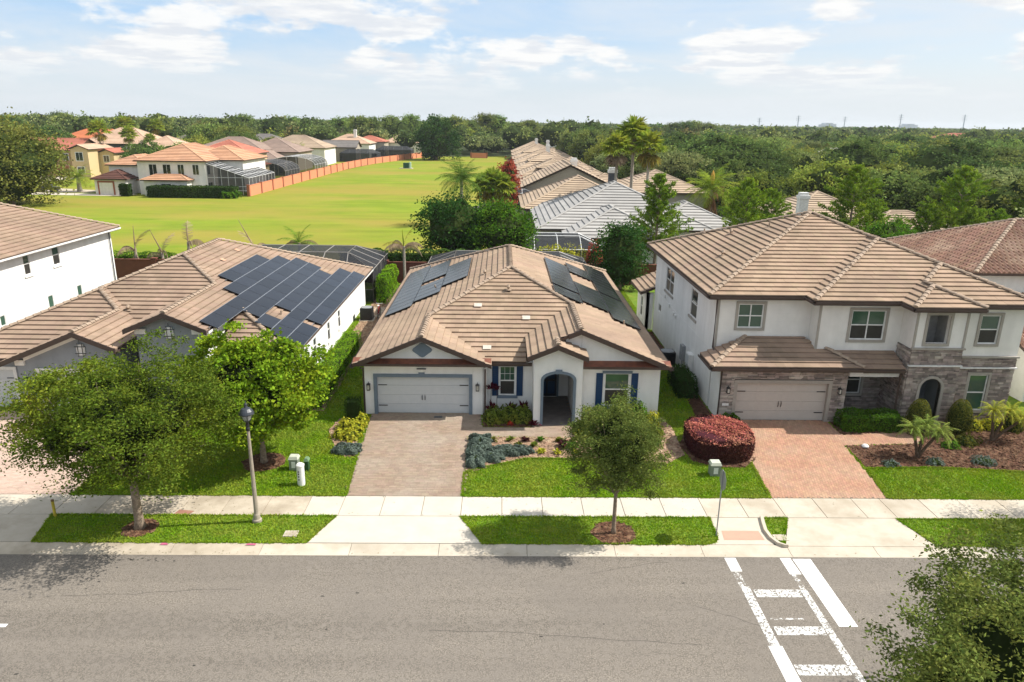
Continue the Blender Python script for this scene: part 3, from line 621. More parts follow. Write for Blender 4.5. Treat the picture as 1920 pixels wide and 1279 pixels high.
# ---- planting beds
BED_M = [(-1.40, 27.45), (-0.9, 27.6), (-0.12, 28.1), (1.2, 28.75), (2.6, 28.85), (3.9, 28.7), (7.3, 28.3), (8.3, 29.2), (8.4, 32.0), (8.2, 33.4), (4.1, 33.4), (4.1, 30.95), (-1.42, 30.95)]
BED_E = [(-0.80, 32.15), (1.6, 32.15), (1.62, 34.1), (-0.8, 34.1)]
BED_L = [(-6.2, 28.9), (-6.75, 28.8), (-7.2, 29.3), (-7.6, 30.3), (-8.1, 31.6), (-7.9, 33.0), (-6.7, 33.6), (-6.66, 31)]
BED_R = [(15.95, 28.0), (17.5, 28.15), (19, 28.1), (21, 27.9), (24, 27.6), (30, 27.5), (30, 33.4), (20.5, 33.2), (20.5, 31.5), (19.6, 30.5), (16.05, 30.25)]
BED_R2 = [(16.4, 31.45), (19.3, 31.85), (19.9, 32.6), (19.6, 34.7), (17.2, 34.7), (16.5, 33)]
BED_RL = [(8.5, 28.6), (9.4, 28.0), (10.6, 28.0), (11.35, 28.8), (11.45, 31.2), (11.4, 33), (10.8, 34), (10.8, 49), (10.2, 49), (10.1, 36), (9.9, 33.0), (8.9, 31.7), (8.3, 30.2)]
def disc(x, y, r, n=14, sq=1.0): return [(x + r * math.cos(2 * math.pi * k / n) * (1 + 0.08 * math.sin(3 * k)), y + r * sq * math.sin(2 * math.pi * k / n)) for k in range(n)]
BEDS = [(BED_M, M_MULCHL), (BED_E, M_MULCH), (BED_L, M_MULCHL), (BED_R, M_MULCH), (BED_R2, M_MULCH), (BED_RL, M_MULCH), (disc(4.15, 22.78, 0.78), M_MULCH), (disc(-12.87, 22.98, 0.62), M_MULCH), (disc(-10.1, 28.25, 0.9), M_MULCH),
        ([(-10.3, 34), (-8.9, 34), (-8.9, 62), (-10.3, 62)], M_MULCHL)]
for p, m in BEDS:
    o = sheet('mulch_bed', p, 0.012, m, kind='structure')
    xs = [q[0] for q in p]; ys = [q[1] for q in p]; A = (max(xs) - min(xs)) * (max(ys) - min(ys)); n = int(A * 170)
    P = np.stack([rng.uniform(min(xs), max(xs), n), rng.uniform(min(ys), max(ys), n)], 1); P = P[inpoly(P, p)]; n = len(P)
    C_ = np.column_stack([P, np.full(n, 0.02)]); t = rng.uniform(0, math.pi, n); l_ = rng.uniform(0.03, 0.085, n); w_ = l_ * 0.35
    dx = np.stack([np.cos(t) * l_, np.sin(t) * l_, rng.uniform(-.02, .03, n)], 1); dy = np.stack([-np.sin(t) * w_, np.cos(t) * w_, rng.uniform(-.01, .02, n)], 1)
    V = np.stack([C_ - dx - dy, C_ + dx - dy, C_ + dx + dy, C_ - dx + dy], 1).reshape(-1, 3)
    link('bark_chips', npmesh('bark_chips', V, np.arange(4 * n).reshape(-1, 4), m), o, kind='stuff')
# ---- road markings (crosswalk outline, rungs and stop bar)
PW = paint_mat('worn_road_paint', 0.485, 14.0); PN = paint_mat('fresh_road_paint', 0.28, 5.0); PVW = paint_mat('very_worn_paint', 0.535, 12.0)
mk = thing('road_marking', None, None, (9, 18, -0.046), kind='structure')
def mark(poly, m, z=-0.046): sheet('marking', poly, z, m, mk)
mark([(7.75, 20.55), (8.12, 20.55), (8.13, 21.33), (7.75, 21.33)], PN); mark([(7.78, 19.75), (8.0, 19.75), (8.02, 20.54), (7.78, 20.54)], PVW)
mark([(7.78, 17.0), (8.06, 17.0), (8.08, 19.74), (7.80, 19.74)], PW); mark([(7.70, 9), (8.12, 9), (8.12, 16.99), (7.72, 16.99)], PN)
mark([(9.66, 20.4), (10.04, 20.4), (10.02, 21.33), (9.66, 21.33)], PN); mark([(9.70, 19.6), (9.88, 19.6), (9.88, 20.39), (9.70, 20.39)], PVW)
mark([(9.62, 9), (9.86, 9), (9.88, 19.59), (9.66, 19.59)], PW)
for y0, y1 in ((19.2, 19.58), (17.45, 17.82), (15.85, 16.25), (14.1, 14.5)): mark([(8.16, y0), (9.60, y0), (9.64, y1), (8.16, y1)], PW, -0.045)
mark([(8.2, 18.12), (9.2, 18.12), (9.2, 18.2), (8.2, 18.2)], PVW, -0.045)
mark([(10.13, 17.82), (10.70, 17.82), (10.70, 21.28), (10.08, 21.28)], mat('stop_bar_paint', (0.80, 0.79, 0.76), rough=0.6))
mark([(-15.5, 17.72), (-14.25, 17.72), (-14.25, 17.86), (-15.5, 17.86)], PN)
for x_, y_ in ((-11.76, 23.5), (-9.9, 24.2)): pass
for poly, m, z in (([(-12.1, 23.9), (-11.5, 23.92), (-11.4, 24.15), (-12.0, 24.25)], M_STAIN, 0.0175), ([(-11.7, 21.9), (-11.4, 21.9), (-11.5, 22.02), (-11.65, 22.02)], M_PINKM, 0.012), ([(-8.75, 21.9), (-8.4, 21.9), (-8.42, 22.0), (-8.7, 22.0)], M_PINKM, 0.012)):
    sheet('stain', poly, z, m, kind='structure')
# hairline cracks
b = MB(); rc_ = random.Random(4)
for (x_, y_, dx, dy, n_) in ((-13.5, 19.2, .35, .03, 16), (-2.0, 17.6, .4, -.02, 20), (3.0, 20.4, .3, .05, 10), (-6, 15.2, .42, .02, 22), (12.3, 20.9, -.02, -.3, 9), (6.0, 18.8, .2, -.12, 8)):
    p_ = (x_, y_)
    for k in range(n_):
        q_ = (p_[0] + dx * rc_.uniform(.6, 1.3), p_[1] + dy + rc_.uniform(-.06, .06)); b.add([(p_[0], p_[1] - .007, -.0468), (q_[0], q_[1] - .007, -.0468), (q_[0], q_[1] + .007, -.0468), (p_[0], p_[1] + .007, -.0468)], [(0, 1, 2, 3)]); p_ = q_
b.build('asphalt_cracks', [mat('crack_tar', (.07, .062, .055), rough=.9)], None, kind='stuff')
b = MB()
for k in range(420):
    x_ = rc_.gauss(-11.5, 2.4) if k < 180 else (rc_.gauss(3.6, 2.2) if k < 260 else rc_.uniform(-18, 16)); y_ = rc_.choice([rc_.uniform(23.9, 25.3), 25.3 - abs(rc_.gauss(0, .08)), 23.92 + abs(rc_.gauss(0, .08)), 21.45 + abs(rc_.gauss(0, .07))]); s_ = rc_.uniform(.012, .035); a_ = rc_.uniform(0, 6.28); z_ = .019 if y_ > 23 else -.036
    b.add([(x_ - math.cos(a_) * s_, y_ - math.sin(a_) * s_, z_), (x_ + math.sin(a_) * s_ * .5, y_ - math.cos(a_) * s_ * .5, z_ + .004), (x_ + math.cos(a_) * s_, y_ + math.sin(a_) * s_, z_), (x_ - math.sin(a_) * s_ * .5, y_ + math.cos(a_) * s_ * .5, z_ + .006)], [(0, 1, 2, 3)])
b.build('fallen_leaves', [mat('dry_leaf_litter', (.17, .12, .05), (.09, .10, .03), rough=1, scale=9)], None, kind='stuff')
# black leaf litter and oil spots on the asphalt
b = MB()
for i in range(60):
    x_ = random.gauss(-12.2, 0.5) if i < 25 else random.uniform(-16, 7); y_ = 21.1 + random.gauss(0, .06) if i < 25 else random.uniform(10, 21.2); r = random.uniform(.015, .05)
    b.add([(x_ + r * math.cos(a) * random.uniform(.6, 1.8), y_ + r * math.sin(a) * .7, -.047) for a in [q * 1.05 for q in range(6)]], [(0, 1, 2, 3, 4, 5)])
b.build('asphalt_spots', [mat('dark_litter', (.05, .045, .04), rough=1)], None, kind='stuff')

# ================================================================== MAIN HOUSE
H = thing('house', 'single-storey white house with navy shutters, grey-framed garage and tan tile roof, in the centre', 'house', (0.6, 33.7, 0))
HZ, HP = 2.75, 5 / 12
sl = lambda poly, d, ref, z0=HZ, **k: slope(H, poly, d, ref, z0, HP, M_TILE, **k)
sl([(-.4, 33.8), (1.32, 33.8), (1.32, 35.72), (3.9, 38.3), (.6, 41.6), (-3.8, 37.2)], 'N', 33.8)
sl([(-7.2, 33.2), (-3.8, 33.2), (-3.8, 37.2), (.6, 41.6), (.6, 49.2), (-7.2, 57)], 'E', -7.2)
sl([(8.4, 33.1), (3.9, 33.1), (3.9, 38.3), (.6, 41.6), (.6, 49.2), (8.4, 57)], 'W', 8.4)
sl([(-7.2, 57), (8.4, 57), (.6, 49.2)], 'S', 57, single=True)
sl([(-.4, 33.2), (-.4, 33.8), (-3.8, 37.2), (-3.8, 33.2)], 'W', -.4)
sl([(1.3, 32.1), (2.75, 32.1), (2.75, 33.1), (3.9, 33.1), (3.9, 38.3), (1.3, 35.7)], 'E', -.6)
ez = HZ + HP * 3.35
sl([(4.2, 32.1), (4.2, 33.45), (2.75, 33.45), (2.75, 32.1)], 'W', 4.2, ez - HP * 1.45)
zr = HZ + HP * 7.8; zc_ = HZ + HP * 4.5; zb = HZ + HP * 3.4
for a, b_ in (((.6, 41.6, zr), (.6, 49.2, zr)), ((-3.8, 37.2, zb), (.6, 41.6, zr)), ((3.9, 38.3, zc_), (.6, 41.6, zr)), ((-3.8, 33.2, zb), (-3.8, 37.2, zb)),
             ((3.9, 33.1, zc_), (3.9, 38.3, zc_)), ((2.75, 32.1, ez), (2.75, 33.1, ez)), ((-7.2, 57, HZ), (.6, 49.2, zr)), ((8.4, 57, HZ), (.6, 49.2, zr))): ridge(H, a, b_)
# walls
mw = M_WHITE
MG = frame((-6.7, 33.69, 0), 'F')
wall(H, MG, [(0, 0), (0.44, 0), (0.44, 2.14), (5.34, 2.14), (5.34, 0), (5.86, 0), (5.86, 2.62), (0, 2.62)], [], mw)
garage_door(H, MG, 0.60, 5.18, 1.98, M_DOORW, M_TRIMG, 0.16)
MB(MG).box(0.44, 5.34, 0.002, 0.05, 2.14, 2.145).build('lintel_edge', [M_TRIMG], H)
b = MB(); b.add([(-6.35, 33.62, 2.95), (-1.25, 33.62, 2.95), (-3.8, 33.62, zb - 0.13)], [(0, 1, 2)]); b.add([(-6.35, 33.78, 2.95), (-1.25, 33.78, 2.95), (-3.8, 33.78, zb - 0.13)], [(0, 2, 1)]); b.build('gable_wall', [mw], H)
lantern(H, MG, 0.20, 1.35); lantern(H, MG, 5.60, 1.35)
# quatrefoil gable vent
b = MB(frame((-3.8, 33.615, 3.42), 'F')); q = []
for k in range(24):
    t = 2 * math.pi * k / 24; r = 0.30 + 0.09 * abs(math.cos(2 * t)) ** 3; q.append((r * math.cos(t) * 1.25, r * math.sin(t) * 0.95))
b.add([(x_, 0.0, z_) for x_, z_ in q] + [(x_, 0.05, z_) for x_, z_ in q], [tuple(range(24, 48))] + [(i, (i + 1) % 24, (i + 1) % 24 + 24, i + 24) for i in range(24)]); b.build('gable_vent', [M_TRIMG], H)
# address plate on a corbel
b = MB(MG); b.box(2.63, 3.03, 0.002, 0.07, 2.28, 2.41); b.mi = 1; b.box(2.60, 3.06, 0.002, 0.09, 2.41, 2.44); b.mi = 0; b.box(2.68, 2.98, 0.002, .075, 2.26, 2.28); ap = b.build('address_plate', [M_TRIMW, M_BLACK], H)
b = MB(MG); b.box(2.68, 2.98, 0.002, 0.06, 2.14, 2.255); b.build('keystone', [M_TRIMG], H)
# copper pent roofs under the gables
def pent(x0, x1, y, z):
    b = MB(); b.add([(x0, y - .40, z - .0), (x1, y - .40, z - .0), (x1, y - .02, z + .20), (x0, y - .02, z + .20), (x0, y - .40, z - .06), (x1, y - .40, z - .06), (x1, y - .02, z - .06), (x0, y - .02, z - .06)],
        [(0, 1, 2, 3), (4, 5, 1, 0), (5, 6, 2, 1), (7, 4, 0, 3), (7, 6, 5, 4)]); b.build('copper_pent', [M_COPPER], H)
    b = MB(); b.box(x0, x1, y - .43, y - .405, z - .13, z - .01); b.box(x0, x1, y - .51, y - .43, z - .10, z - .085); b.box(x0, x1, y - .522, y - .51, z - .10, z + .01); b.build('gutter', [M_FASCIA], H)
    MB().box(x0 + .03, x1 - .03, y - .40, y - .001, z - .10, z - .065).build('soffit', [M_TRIMW], H)
pent(-7.18, -.42, 33.69, 2.80); pent(4.06, 8.38, 33.5, 2.80)
gutter(H, (-7.2, 57.0), (-7.2, 33.2), 'L', z=HZ); gutter(H, (8.4, 33.1), (8.4, 57), 'R', z=HZ); gutter(H, (-.4, 33.8), (1.6, 33.8), 'F', z=HZ); gutter(H, (8.4, 57), (-7.2, 57), 'B', z=HZ)
rake(H, -6.9, HZ + .125, -3.8, zb, 33.15); rake(H, -3.8, zb, -.7, HZ + .125, 33.15)
rake(H, 1.3, HZ + HP * 1.9, 2.75, ez, 32.05); rake(H, 2.75, ez, 4.2, ez - HP * 1.45, 32.05); rake(H, 4.2 - .9, zc_ - HP * .6 , 3.9, zc_, 33.05); rake(H, 3.9, zc_, 8.1, HZ + .125, 33.05)
# recessed entry wall with window and shutters
MR = frame((-.84, 34.2, 0), 'F')
wall(H, MR, rect(0, 2.489, 0, 2.62), [rect(.83, 1.63, .86, 2.42)], mw)
window(H, MR, .83, 1.63, .86, 2.42, cols=1, rows=2, sill=M_TRIMG, head=M_TRIMG, glass=M_GLASSG)
b = MB(MR)
for i in (1, 2): b.box(.83 + .8 * i / 3 - .008, .83 + .8 * i / 3 + .008, -.055, -.03, 1.66, 2.38)
b.box(.87, 1.59, -.055, -.031, 2.0, 2.016); b.build('muntin', [M_TRIMW], H)
shutter(H, MR, .46, .78, .84, 2.44); shutter(H, MR, 1.69, 2.01, .84, 2.44)
MB().box(-.84, -.64, 33.69 + .2, 34.2, 0, 2.62).build('wall', [mw], H)
# entry tower with arched opening
MT = frame((1.65, 32.45, 0), 'F'); tw_ = 2.33
topl = [(0, 3.42), (1.1, 3.92), (tw_, 3.38)]
wall(H, MT, [(0, 0), (.33, 0)] + [(.33, 2.36)] + [(1.18 - .85 * math.cos(math.pi * k / 12), 2.36 + .42 * math.sin(math.pi * k / 12)) for k in range(1, 12)] + [(2.03, 2.36), (2.03, 0), (tw_, 0), (tw_, 3.38), (1.1, 3.97), (0, 3.42)], [], mw, th=.25)
b = MB(MT); ins = [(.33, 0), (.33, 2.36)] + [(1.18 - .85 * math.cos(math.pi * k / 12), 2.36 + .42 * math.sin(math.pi * k / 12)) for k in range(1, 12)] + [(2.03, 2.36), (2.03, 0)]
inn = [(.46, 0), (.46, 2.30)] + [(1.18 - .72 * math.cos(math.pi * k / 12), 2.30 + .36 * math.sin(math.pi * k / 12)) for k in range(1, 12)] + [(1.90, 2.30), (1.90, 0)]
n_ = len(ins); vs = [(p[0], .05, p[1]) for p in ins] + [(p[0], .05, p[1]) for p in inn] + [(p[0], -.26, p[1]) for p in inn] + [(p[0], .0, p[1]) for p in ins]
fs = [(i, i + 1, n_ + i + 1, n_ + i) for i in range(n_ - 1)] + [(n_ + i, n_ + i + 1, 2 * n_ + i + 1, 2 * n_ + i) for i in range(n_ - 1)] + [(3 * n_ + i, 3 * n_ + i + 1, i + 1, i) for i in range(n_ - 1)]
b.add(vs, fs); b.build('arch_surround', [M_TRIMG], H)
MB(MT).box(1.02, 1.34, .003, .09, 2.66, 2.86).build('keystone', [M_TRIMG], H)
wall(H, frame((1.65, 34.2, 0), 'L'), [(0, 0), (1.5, 0), (1.5, 3.40), (0, 3.40)], [], mw)
wall(H, frame((3.98, 32.7, 0), 'R'), [(0, 0), (.8, 0), (.8, 3.38), (0, 3.38)], [], mw)
# porch interior
MB().box(1.75, 1.95, 32.71, 36.4, 0, 2.9).build('porch_wall', [mw], H); MB().box(3.68, 3.78, 32.71, 36.4, 0, 2.9).build('porch_wall', [mw], H)
MB().box(1.95, 3.68, 32.72, 36.4, 2.82, 2.9).build('porch_ceiling', [mw], H); MB().box(1.95, 3.68, 36.3, 36.4, 0, 2.82).build('porch_wall', [mw], H)
fl = MB().box(1.96, 3.67, 32.3, 36.29, -.02, .02).build('porch_floor', [M_JOINT], H)
pavers(fl, [(1.97, 32.3), (3.66, 32.3), (3.66, 36.28), (1.97, 36.28)], .024, M_PAVED, .3, .2, seed=9)
dr = MB().box(2.0, 3.05, 36.22, 36.28, .03, 2.2).build('front_door', [mat('navy_door_paint', (.006, .014, .035), rough=.3, spec=.5)], H)
b = MB()
for x0, x1, z0, z1 in ((2.1, 2.48, .2, .9), (2.58, 2.95, .2, .9), (2.1, 2.48, 1.05, 2.05), (2.58, 2.95, 1.05, 2.05)): b.box(x0, x1, 36.195, 36.219, z0, z1)
b.build('door_panel', [M_NAVY], dr); MB().tube([(2.9, 36.2, 1.0), (2.9, 36.12, 1.0)], .03, 6).build('door_knob', [M_BLACK], dr)
MB().box(3.06, 3.16, 36.18, 36.29, 0, 2.3).build('door_frame', [M_TRIMG], H); MB().box(1.97, 3.06, 36.15, 36.28, .021, .05).build('threshold', [M_TRIMW], H)
lantern(H, frame((3.675, 35.3, 0), 'L'), 0, 1.65, .8)
# right wing
MW = frame((3.98, 33.5, 0), 'F')
wall(H, MW, rect(0, 3.97, 0, 2.62), [rect(1.22, 2.46, .62, 2.33)], mw)
window(H, MW, 1.22, 2.46, .62, 2.33, rows=2, sill=M_TRIMG, head=M_TRIMG, glass=M_GLASSG)
shutter(H, MW, .80, 1.13, .60, 2.34); shutter(H, MW, 2.55, 2.88, .60, 2.34)
b = MB(); b.add([(3.99, 33.46, 2.9), (7.55, 33.46, 2.9), (3.99, 33.46, 4.45)], [(0, 1, 2)]); b.add([(3.2, 33.47, 2.9), (3.985, 33.47, 2.9), (3.985, 33.47, 4.47), (3.2, 33.47, 4.15)], [(0, 1, 2, 3)]); b.build('gable_wall', [mw], H)
wall(H, frame((-6.7, 56.5, 0), 'L'), rect(0, 22.6, 0, 2.62), [], mw); wall(H, frame((7.95, 33.7, 0), 'R'), rect(0, 22.8, 0, 2.62), [], mw); wall(H, frame((7.74, 56.49, 0), 'B'), rect(0, 14.23, 0, 2.62), [], mw)
for y_, fc, x_ in ((40, 'L', -6.7), (46, 'L', -6.7)): window(H, frame((x_, y_, 0), fc) @ Matrix.Translation((0, .1, 0)), 0, .7, 1.0, 2.2)
downspout(H, [(-.70, 33.1, 2.6), (-.72, 33.6, 2.45), (-.72, 33.63, .05)])
downspout(H, [(-6.78, 33.2, 2.6), (-6.76, 33.75, 2.4), (-6.76, 33.75, .05)])
goose_vent(H, .45, 39.4, 5.14); goose_vent(H, -.95, 42.6, HZ + HP * 6.25); pipe_vent(H, 6.9, 38.6, HZ + HP * 1.5); pipe_vent(H, -4.1, 44.2, HZ + HP * 3.1 + .02)
for x_, y_ in ((-1.2, 37.9), (1.4, 36.9), (-.64, 34.6)):
    MB().add([(x_ - .22, y_, HZ + HP * (y_ - 33.8) + .095), (x_ + .2, y_, HZ + HP * (y_ - 33.8) + .095), (x_ + .2, y_ + .3, HZ + HP * (y_ - 33.5) + .09), (x_ - .22, y_ + .3, HZ + HP * (y_ - 33.5) + .09)], [(0, 1, 2, 3)]).build('replaced_tile', [mat('pale_new_tile', (.58, .50, .42), rough=.9)], H)
# ---- solar panels
def panel_mesh(name, w_, l_, face, frame_m):
    """w_ across the slope direction (x), l_ along y; lies in the xy plane"""
    b = MB(); b.box(0, w_, 0, l_, -.035, 0); b.mi = 1; t = .022
    for x0, x1, y0, y1 in ((0, w_, 0, t), (0, w_, l_ - t, l_), (0, t, t, l_ - t), (w_ - t, w_, t, l_ - t)): b.box(x0, x1, y0, y1, .0, .004)
    return b.mesh(name, [face, frame_m])
def solar(parent, side, xe, z0, pitch, bands, me, w_, l_, gap=.012, lift=.17):
    """bands: (x_low, [(y0,y1),...]) ; side 'W' = slope rising towards -x from eave xe, 'E' = rising towards +x"""
    a = math.atan(pitch)
    for xb, runs in bands:
        for y0, y1 in runs:
            n = max(1, int(round((y1 - y0) / (l_ + gap)))); 
            s = (xe - xb) if side == 'W' else (xb - xe); z = z0 + pitch * s + lift
            for i in range(n):
                o = link('solar_panel', me, parent); y = y0 + i * (l_ + gap)
                R = Matrix.Rotation(a if side == 'W' else -a, 4, 'Y')
                if side == 'W': B = Matrix.Translation((xb, y, z)) @ R
                else: B = Matrix.Translation((xb, y, z)) @ R
                o.matrix_basis = B
            # rail under the low end so the array stands off the tiles
    return
PM = panel_mesh('solar_panel', 1.72, 1.035, M_PVM, M_BLACK)
solar(H, 'E', -7.2, HZ, HP, [(-6.82, [(41.2, 53.7)]), (-5.22, [(42.1, 46.3), (47.4, 52.6)]), (-3.62, [(43.6, 49.9)])], PM, 1.72, 1.035)
solar(H, 'W', 8.4, HZ, HP, [(3.05, [(39.1, 41.2), (41.55, 49.9)]), (4.68, [(39.9, 45.3), (48.4, 51.6)]), (6.30, [(38.6, 44.9), (45.2, 54.6)])], PM, 1.72, 1.035)

# ================================================================== LEFT HOUSE
HL = thing('house', 'single-storey grey-fronted house with a large black solar array, left of the centre house', 'house', (-19, 34, 0))
sl = lambda poly, d, ref, z0=HZ, **k: slope(HL, poly, d, ref, z0, HP, M_TILE2, **k)
zA = HZ + HP * 8.6
# front hip slope of the main roof: between the garage roof valley and the entry gable
sl([(-22.05, 39.65), (-16.7, 34.3), (-16.1, 34.3), (-16.1, 40.0), (-18.9, 42.8)], 'N', 34.2)
sl([(-14.15, 34.2), (-10.3, 34.2), (-14.15, 38.05)], 'N', 34.2)
sl([(-27.5, 34.2), (-22.05, 39.65), (-18.9, 42.8), (-18.9, 48.4), (-27.5, 57)], 'E', -27.5, single=True)
sl([(-10.3, 34.2), (-10.3, 57), (-18.9, 48.4), (-18.9, 42.8), (-16.1, 40.0), (-16.1, 33.4), (-14.1, 33.4), (-14.1, 38.0)], 'W', -10.3)
sl([(-27.5, 57), (-18.9, 48.4), (-10.3, 57)], 'S', 57, single=True)
zG1 = HZ + HP * 5.8
sl([(-18.1, 33.4), (-16.1, 33.4), (-16.1, 40.0), (-18.1, 38.0)], 'E', -21.9)
# garage roof
zB = HZ + HP * 5.45; zG2 = HZ + HP * 3.7
sl([(-27.5, 33.6), (-23.9, 33.6), (-20.3, 37.2), (-20.3, 37.3), (-22.05, 39.05)], 'N', 33.6)
sl([(-23.95, 33.0), (-20.3, 33.0), (-20.3, 37.3), (-23.95, 33.65)], 'E', -24.0)
sl([(-18.35, 33.0), (-18.35, 36.0), (-22.05, 39.65), (-22.05, 39.05), (-20.3, 37.3), (-20.3, 33.0)], 'W', -16.6)
sl([(-27.5, 33.6), (-22.05, 39.05), (-22.05, 39.65), (-27.5, 34.3)], 'E', -27.52, single=True)
for a, b_ in (((-18.9, 42.8, zA), (-18.9, 48.4, zA)), ((-22.05, 39.65, zB), (-18.9, 42.8, zA)), ((-16.1, 40.0, zG1), (-18.9, 42.8, zA)), ((-16.1, 33.4, zG1), (-16.1, 40.0, zG1)),
             ((-10.3, 34.2, HZ), (-14.1, 38.0, HZ + HP * 3.8)), ((-22.05, 39.05, zB), (-22.05, 39.65, zB)), ((-27.5, 33.6, HZ), (-22.05, 39.05, zB)), ((-20.3, 37.3, zG2), (-22.05, 39.05, zB)),
             ((-20.3, 33.0, zG2), (-20.3, 37.3, zG2)), ((-10.3, 57, HZ), (-18.9, 48.4, zA)), ((-27.5, 57, HZ), (-18.9, 48.4, zA))): ridge(HL, a, b_)
rake(HL, -18.1, zG1 - HP * 2.0, -16.1, zG1, 33.35); rake(HL, -16.1, zG1, -14.1, zG1 - HP * 2.0, 33.35)
rake(HL, -23.95, zG2 - HP * 3.65, -20.3, zG2, 32.95); rake(HL, -20.3, zG2, -18.35, zG2 - HP * 1.95, 32.95)
gutter(HL, (-10.3, 34.2), (-10.3, 57), 'R', z=HZ, m=M_TRIMW); gutter(HL, (-14.1, 33.4), (-14.1, 38), 'R', z=zG1 - HP * 2, m=M_TRIMW); gutter(HL, (-27.5, 33.6), (-23.95, 33.6), 'F', z=HZ); gutter(HL, (-14.1, 34.2), (-10.3, 34.2), 'F', z=HZ)
gutter(HL, (-18.35, 33.0), (-18.35, 36.3), 'R', z=zG2 - HP * 1.95)
mg = M_GREYST
M1 = frame((-17.7, 33.85, 0), 'F'); wall(HL, M1, [(0, 0), (3.2, 0), (3.2, zG1 - HP * 1.65 - .16), (1.6, zG1 - .2), (0, zG1 - HP * 1.65 - .16)], [], mg)
for s in (0, 1): MB(M1).box(-.03 if s == 0 else 2.72, .5 if s == 0 else 3.23, .002, .10, zG1 - HP * 1.65 - .42, zG1 - HP * 1.65 - .17).build('corner_bracket', [M_WARM], HL)
def niche_light(parent, M, u, v):
    b = MB(M); b.box(u - .16, u + .16, .002, .06, v, v + .55); b.box(u - .2, u + .2, .002, .05, v + .1, v + .45); g = b.build('niche_panel', [M_TRIMW], parent)
    b = MB(M)
    for z in (v + .10, v + .44): b.box(u - .27, u + .27, .062, .085, z - .015, z + .015)
    for x_ in (u - .11, u + .11): b.box(x_ - .012, x_ + .012, .086, .10, v - .06, v + .62)
    b.tube([(u, .08, v + .6), (u, .08, v + .78)], .012, 4); b.build('iron_grille', [M_BLACK], g)
niche_light(HL, M1, 1.62, zG1 - 1.32)
wall(HL, frame((-14.5, 34.05, 0), 'R'), rect(0, 3.9, 0, zG1 - HP * 2 - .1), [], M_WHITE); wall(HL, frame((-17.7, 37, 0), 'L'), rect(0, 2.948, 0, zG1 - HP * 2 - .1), [], mg)
M2 = frame((-23.5, 33.5, 0), 'F')
wall(HL, M2, [(0, 0), (.85, 0), (.85, 2.35), (3.9, 2.35), (3.9, 0), (4.75, 0), (4.75, zG2 - HP * 1.55 - .16), (3.2, zG2 - .2), (0, zG2 - HP * 3.2 - .16)], [], mg)
MB(M2).box(-.02, .42, .002, .12, zG2 - HP * 3.2 - .44, zG2 - HP * 3.2 - .17).build('corner_bracket', [M_WARM], HL)
b = MB(M2); zz = zG2 - HP * 3.2 - .30; b.add([(.42, .1, zz + .08), (3.2, .1, zG2 - .38), (3.2, .1, zG2 - .22), (.42, .1, zz + .24), (.42, .0, zz + .08), (3.2, .0, zG2 - .38)], [(0, 1, 2, 3), (4, 5, 1, 0)]); b.build('frieze_band', [M_WARM], HL)
garage_door(HL, M2, 1.05, 3.7, 2.15, M_DOORW, M_TRIMW, .2); lantern(HL, M2, .42, 1.55, 1.1); niche_light(HL, M2, 3.22, zG2 - 1.25)
MB(M2).box(0.0, .62, .002, .09, 0, .95).build('brick_wainscot', [M_WALLB], HL)
M3 = frame((-27.2, 34.1, 0), 'F'); wall(HL, M3, [(0, 0), (.6, 0), (.6, 2.2), (3.2, 2.2), (3.2, 0), (3.7, 0), (3.7, 2.6), (0, 2.6)], [], mg); garage_door(HL, M3, .75, 3.05, 2.05, M_DOORW, M_TRIMW, .17)
wall(HL, frame((-23.5, 34.1, 0), 'L'), rect(0, .4, 0, 2.7), [], mg); wall(HL, frame((-18.75, 33.7, 0), 'R'), rect(0, 2.5, 0, 3.2), [], mg)
wall(HL, frame((-18.75, 35.8, 0), 'F'), rect(0, 1.05, 0, 3.2), [], mg); wall(HL, frame((-14.3, 36.4, 0), 'F'), rect(0, 3.5, 0, 2.62), [rect(1, 2.3, .8, 2.2)], M_WHITE); window(HL, frame((-14.3, 36.4, 0), 'F'), 1, 2.3, .8, 2.2)
MRL = frame((-10.8, 36.6, 0), 'R'); hs = [rect(y_, y_ + .62, .75, 2.2) for y_ in (1.5, 3.4, 6.9, 9.9)]
wall(HL, MRL, rect(0, 19.8, 0, 2.62), hs, M_WHITE)
for h_ in hs: window(HL, MRL, h_[0][0], h_[1][0], .75, 2.2, sill=M_TRIMW)
wall(HL, frame((-27, 56.5, 0), 'L'), rect(0, 22.3, 0, 2.62), [], mg); wall(HL, frame((-10.8, 56.4, 0), 'B'), rect(0, 16.2, 0, 2.62), [], M_WHITE)
goose_vent(HL, -19.9, 37.7, HZ + HP * 3.5 - .0); pipe_vent(HL, -12.3, 39.3, HZ + HP * 2.0)
for (x_, y_) in ((-17.4, 44.3), (-17.6, 47.4)):
    z_ = HZ + HP * (-10.3 - x_) + .085; MB().add([(x_, y_, z_), (x_ + .3, y_, z_ - .125), (x_ + .3, y_ + .43, z_ - .125), (x_, y_ + .43, z_)], [(0, 1, 2, 3)]).build('replaced_tile', [mat('orange_new_tile', (.50, .30, .20), rough=.9)], HL)
PL = panel_mesh('solar_panel', .955, 1.70, M_PVF, M_PVR)
def solarL(bands):
    a = math.atan(HP)
    for xb, runs in bands:
        for y0, n in runs:
            for i in range(n):
                o = link('solar_panel', PL2, HL); z = HZ + HP * (-10.3 - xb) + .17
                o.matrix_basis = Matrix.Translation((xb, y0 + i * 1.715, z)) @ Matrix.Rotation(a, 4, 'Y')
b = MB(); b.box(0, .945, 0, 1.705, -.035, 0); b.mi = 1; b.box(0, .016, 0, 1.705, 0, .004); b.box(.929, .945, 0, 1.705, 0, .004); b.mi = 2; b.box(.016, .929, 0, .012, 0, .003); b.box(.016, .929, 1.693, 1.705, 0, .003)
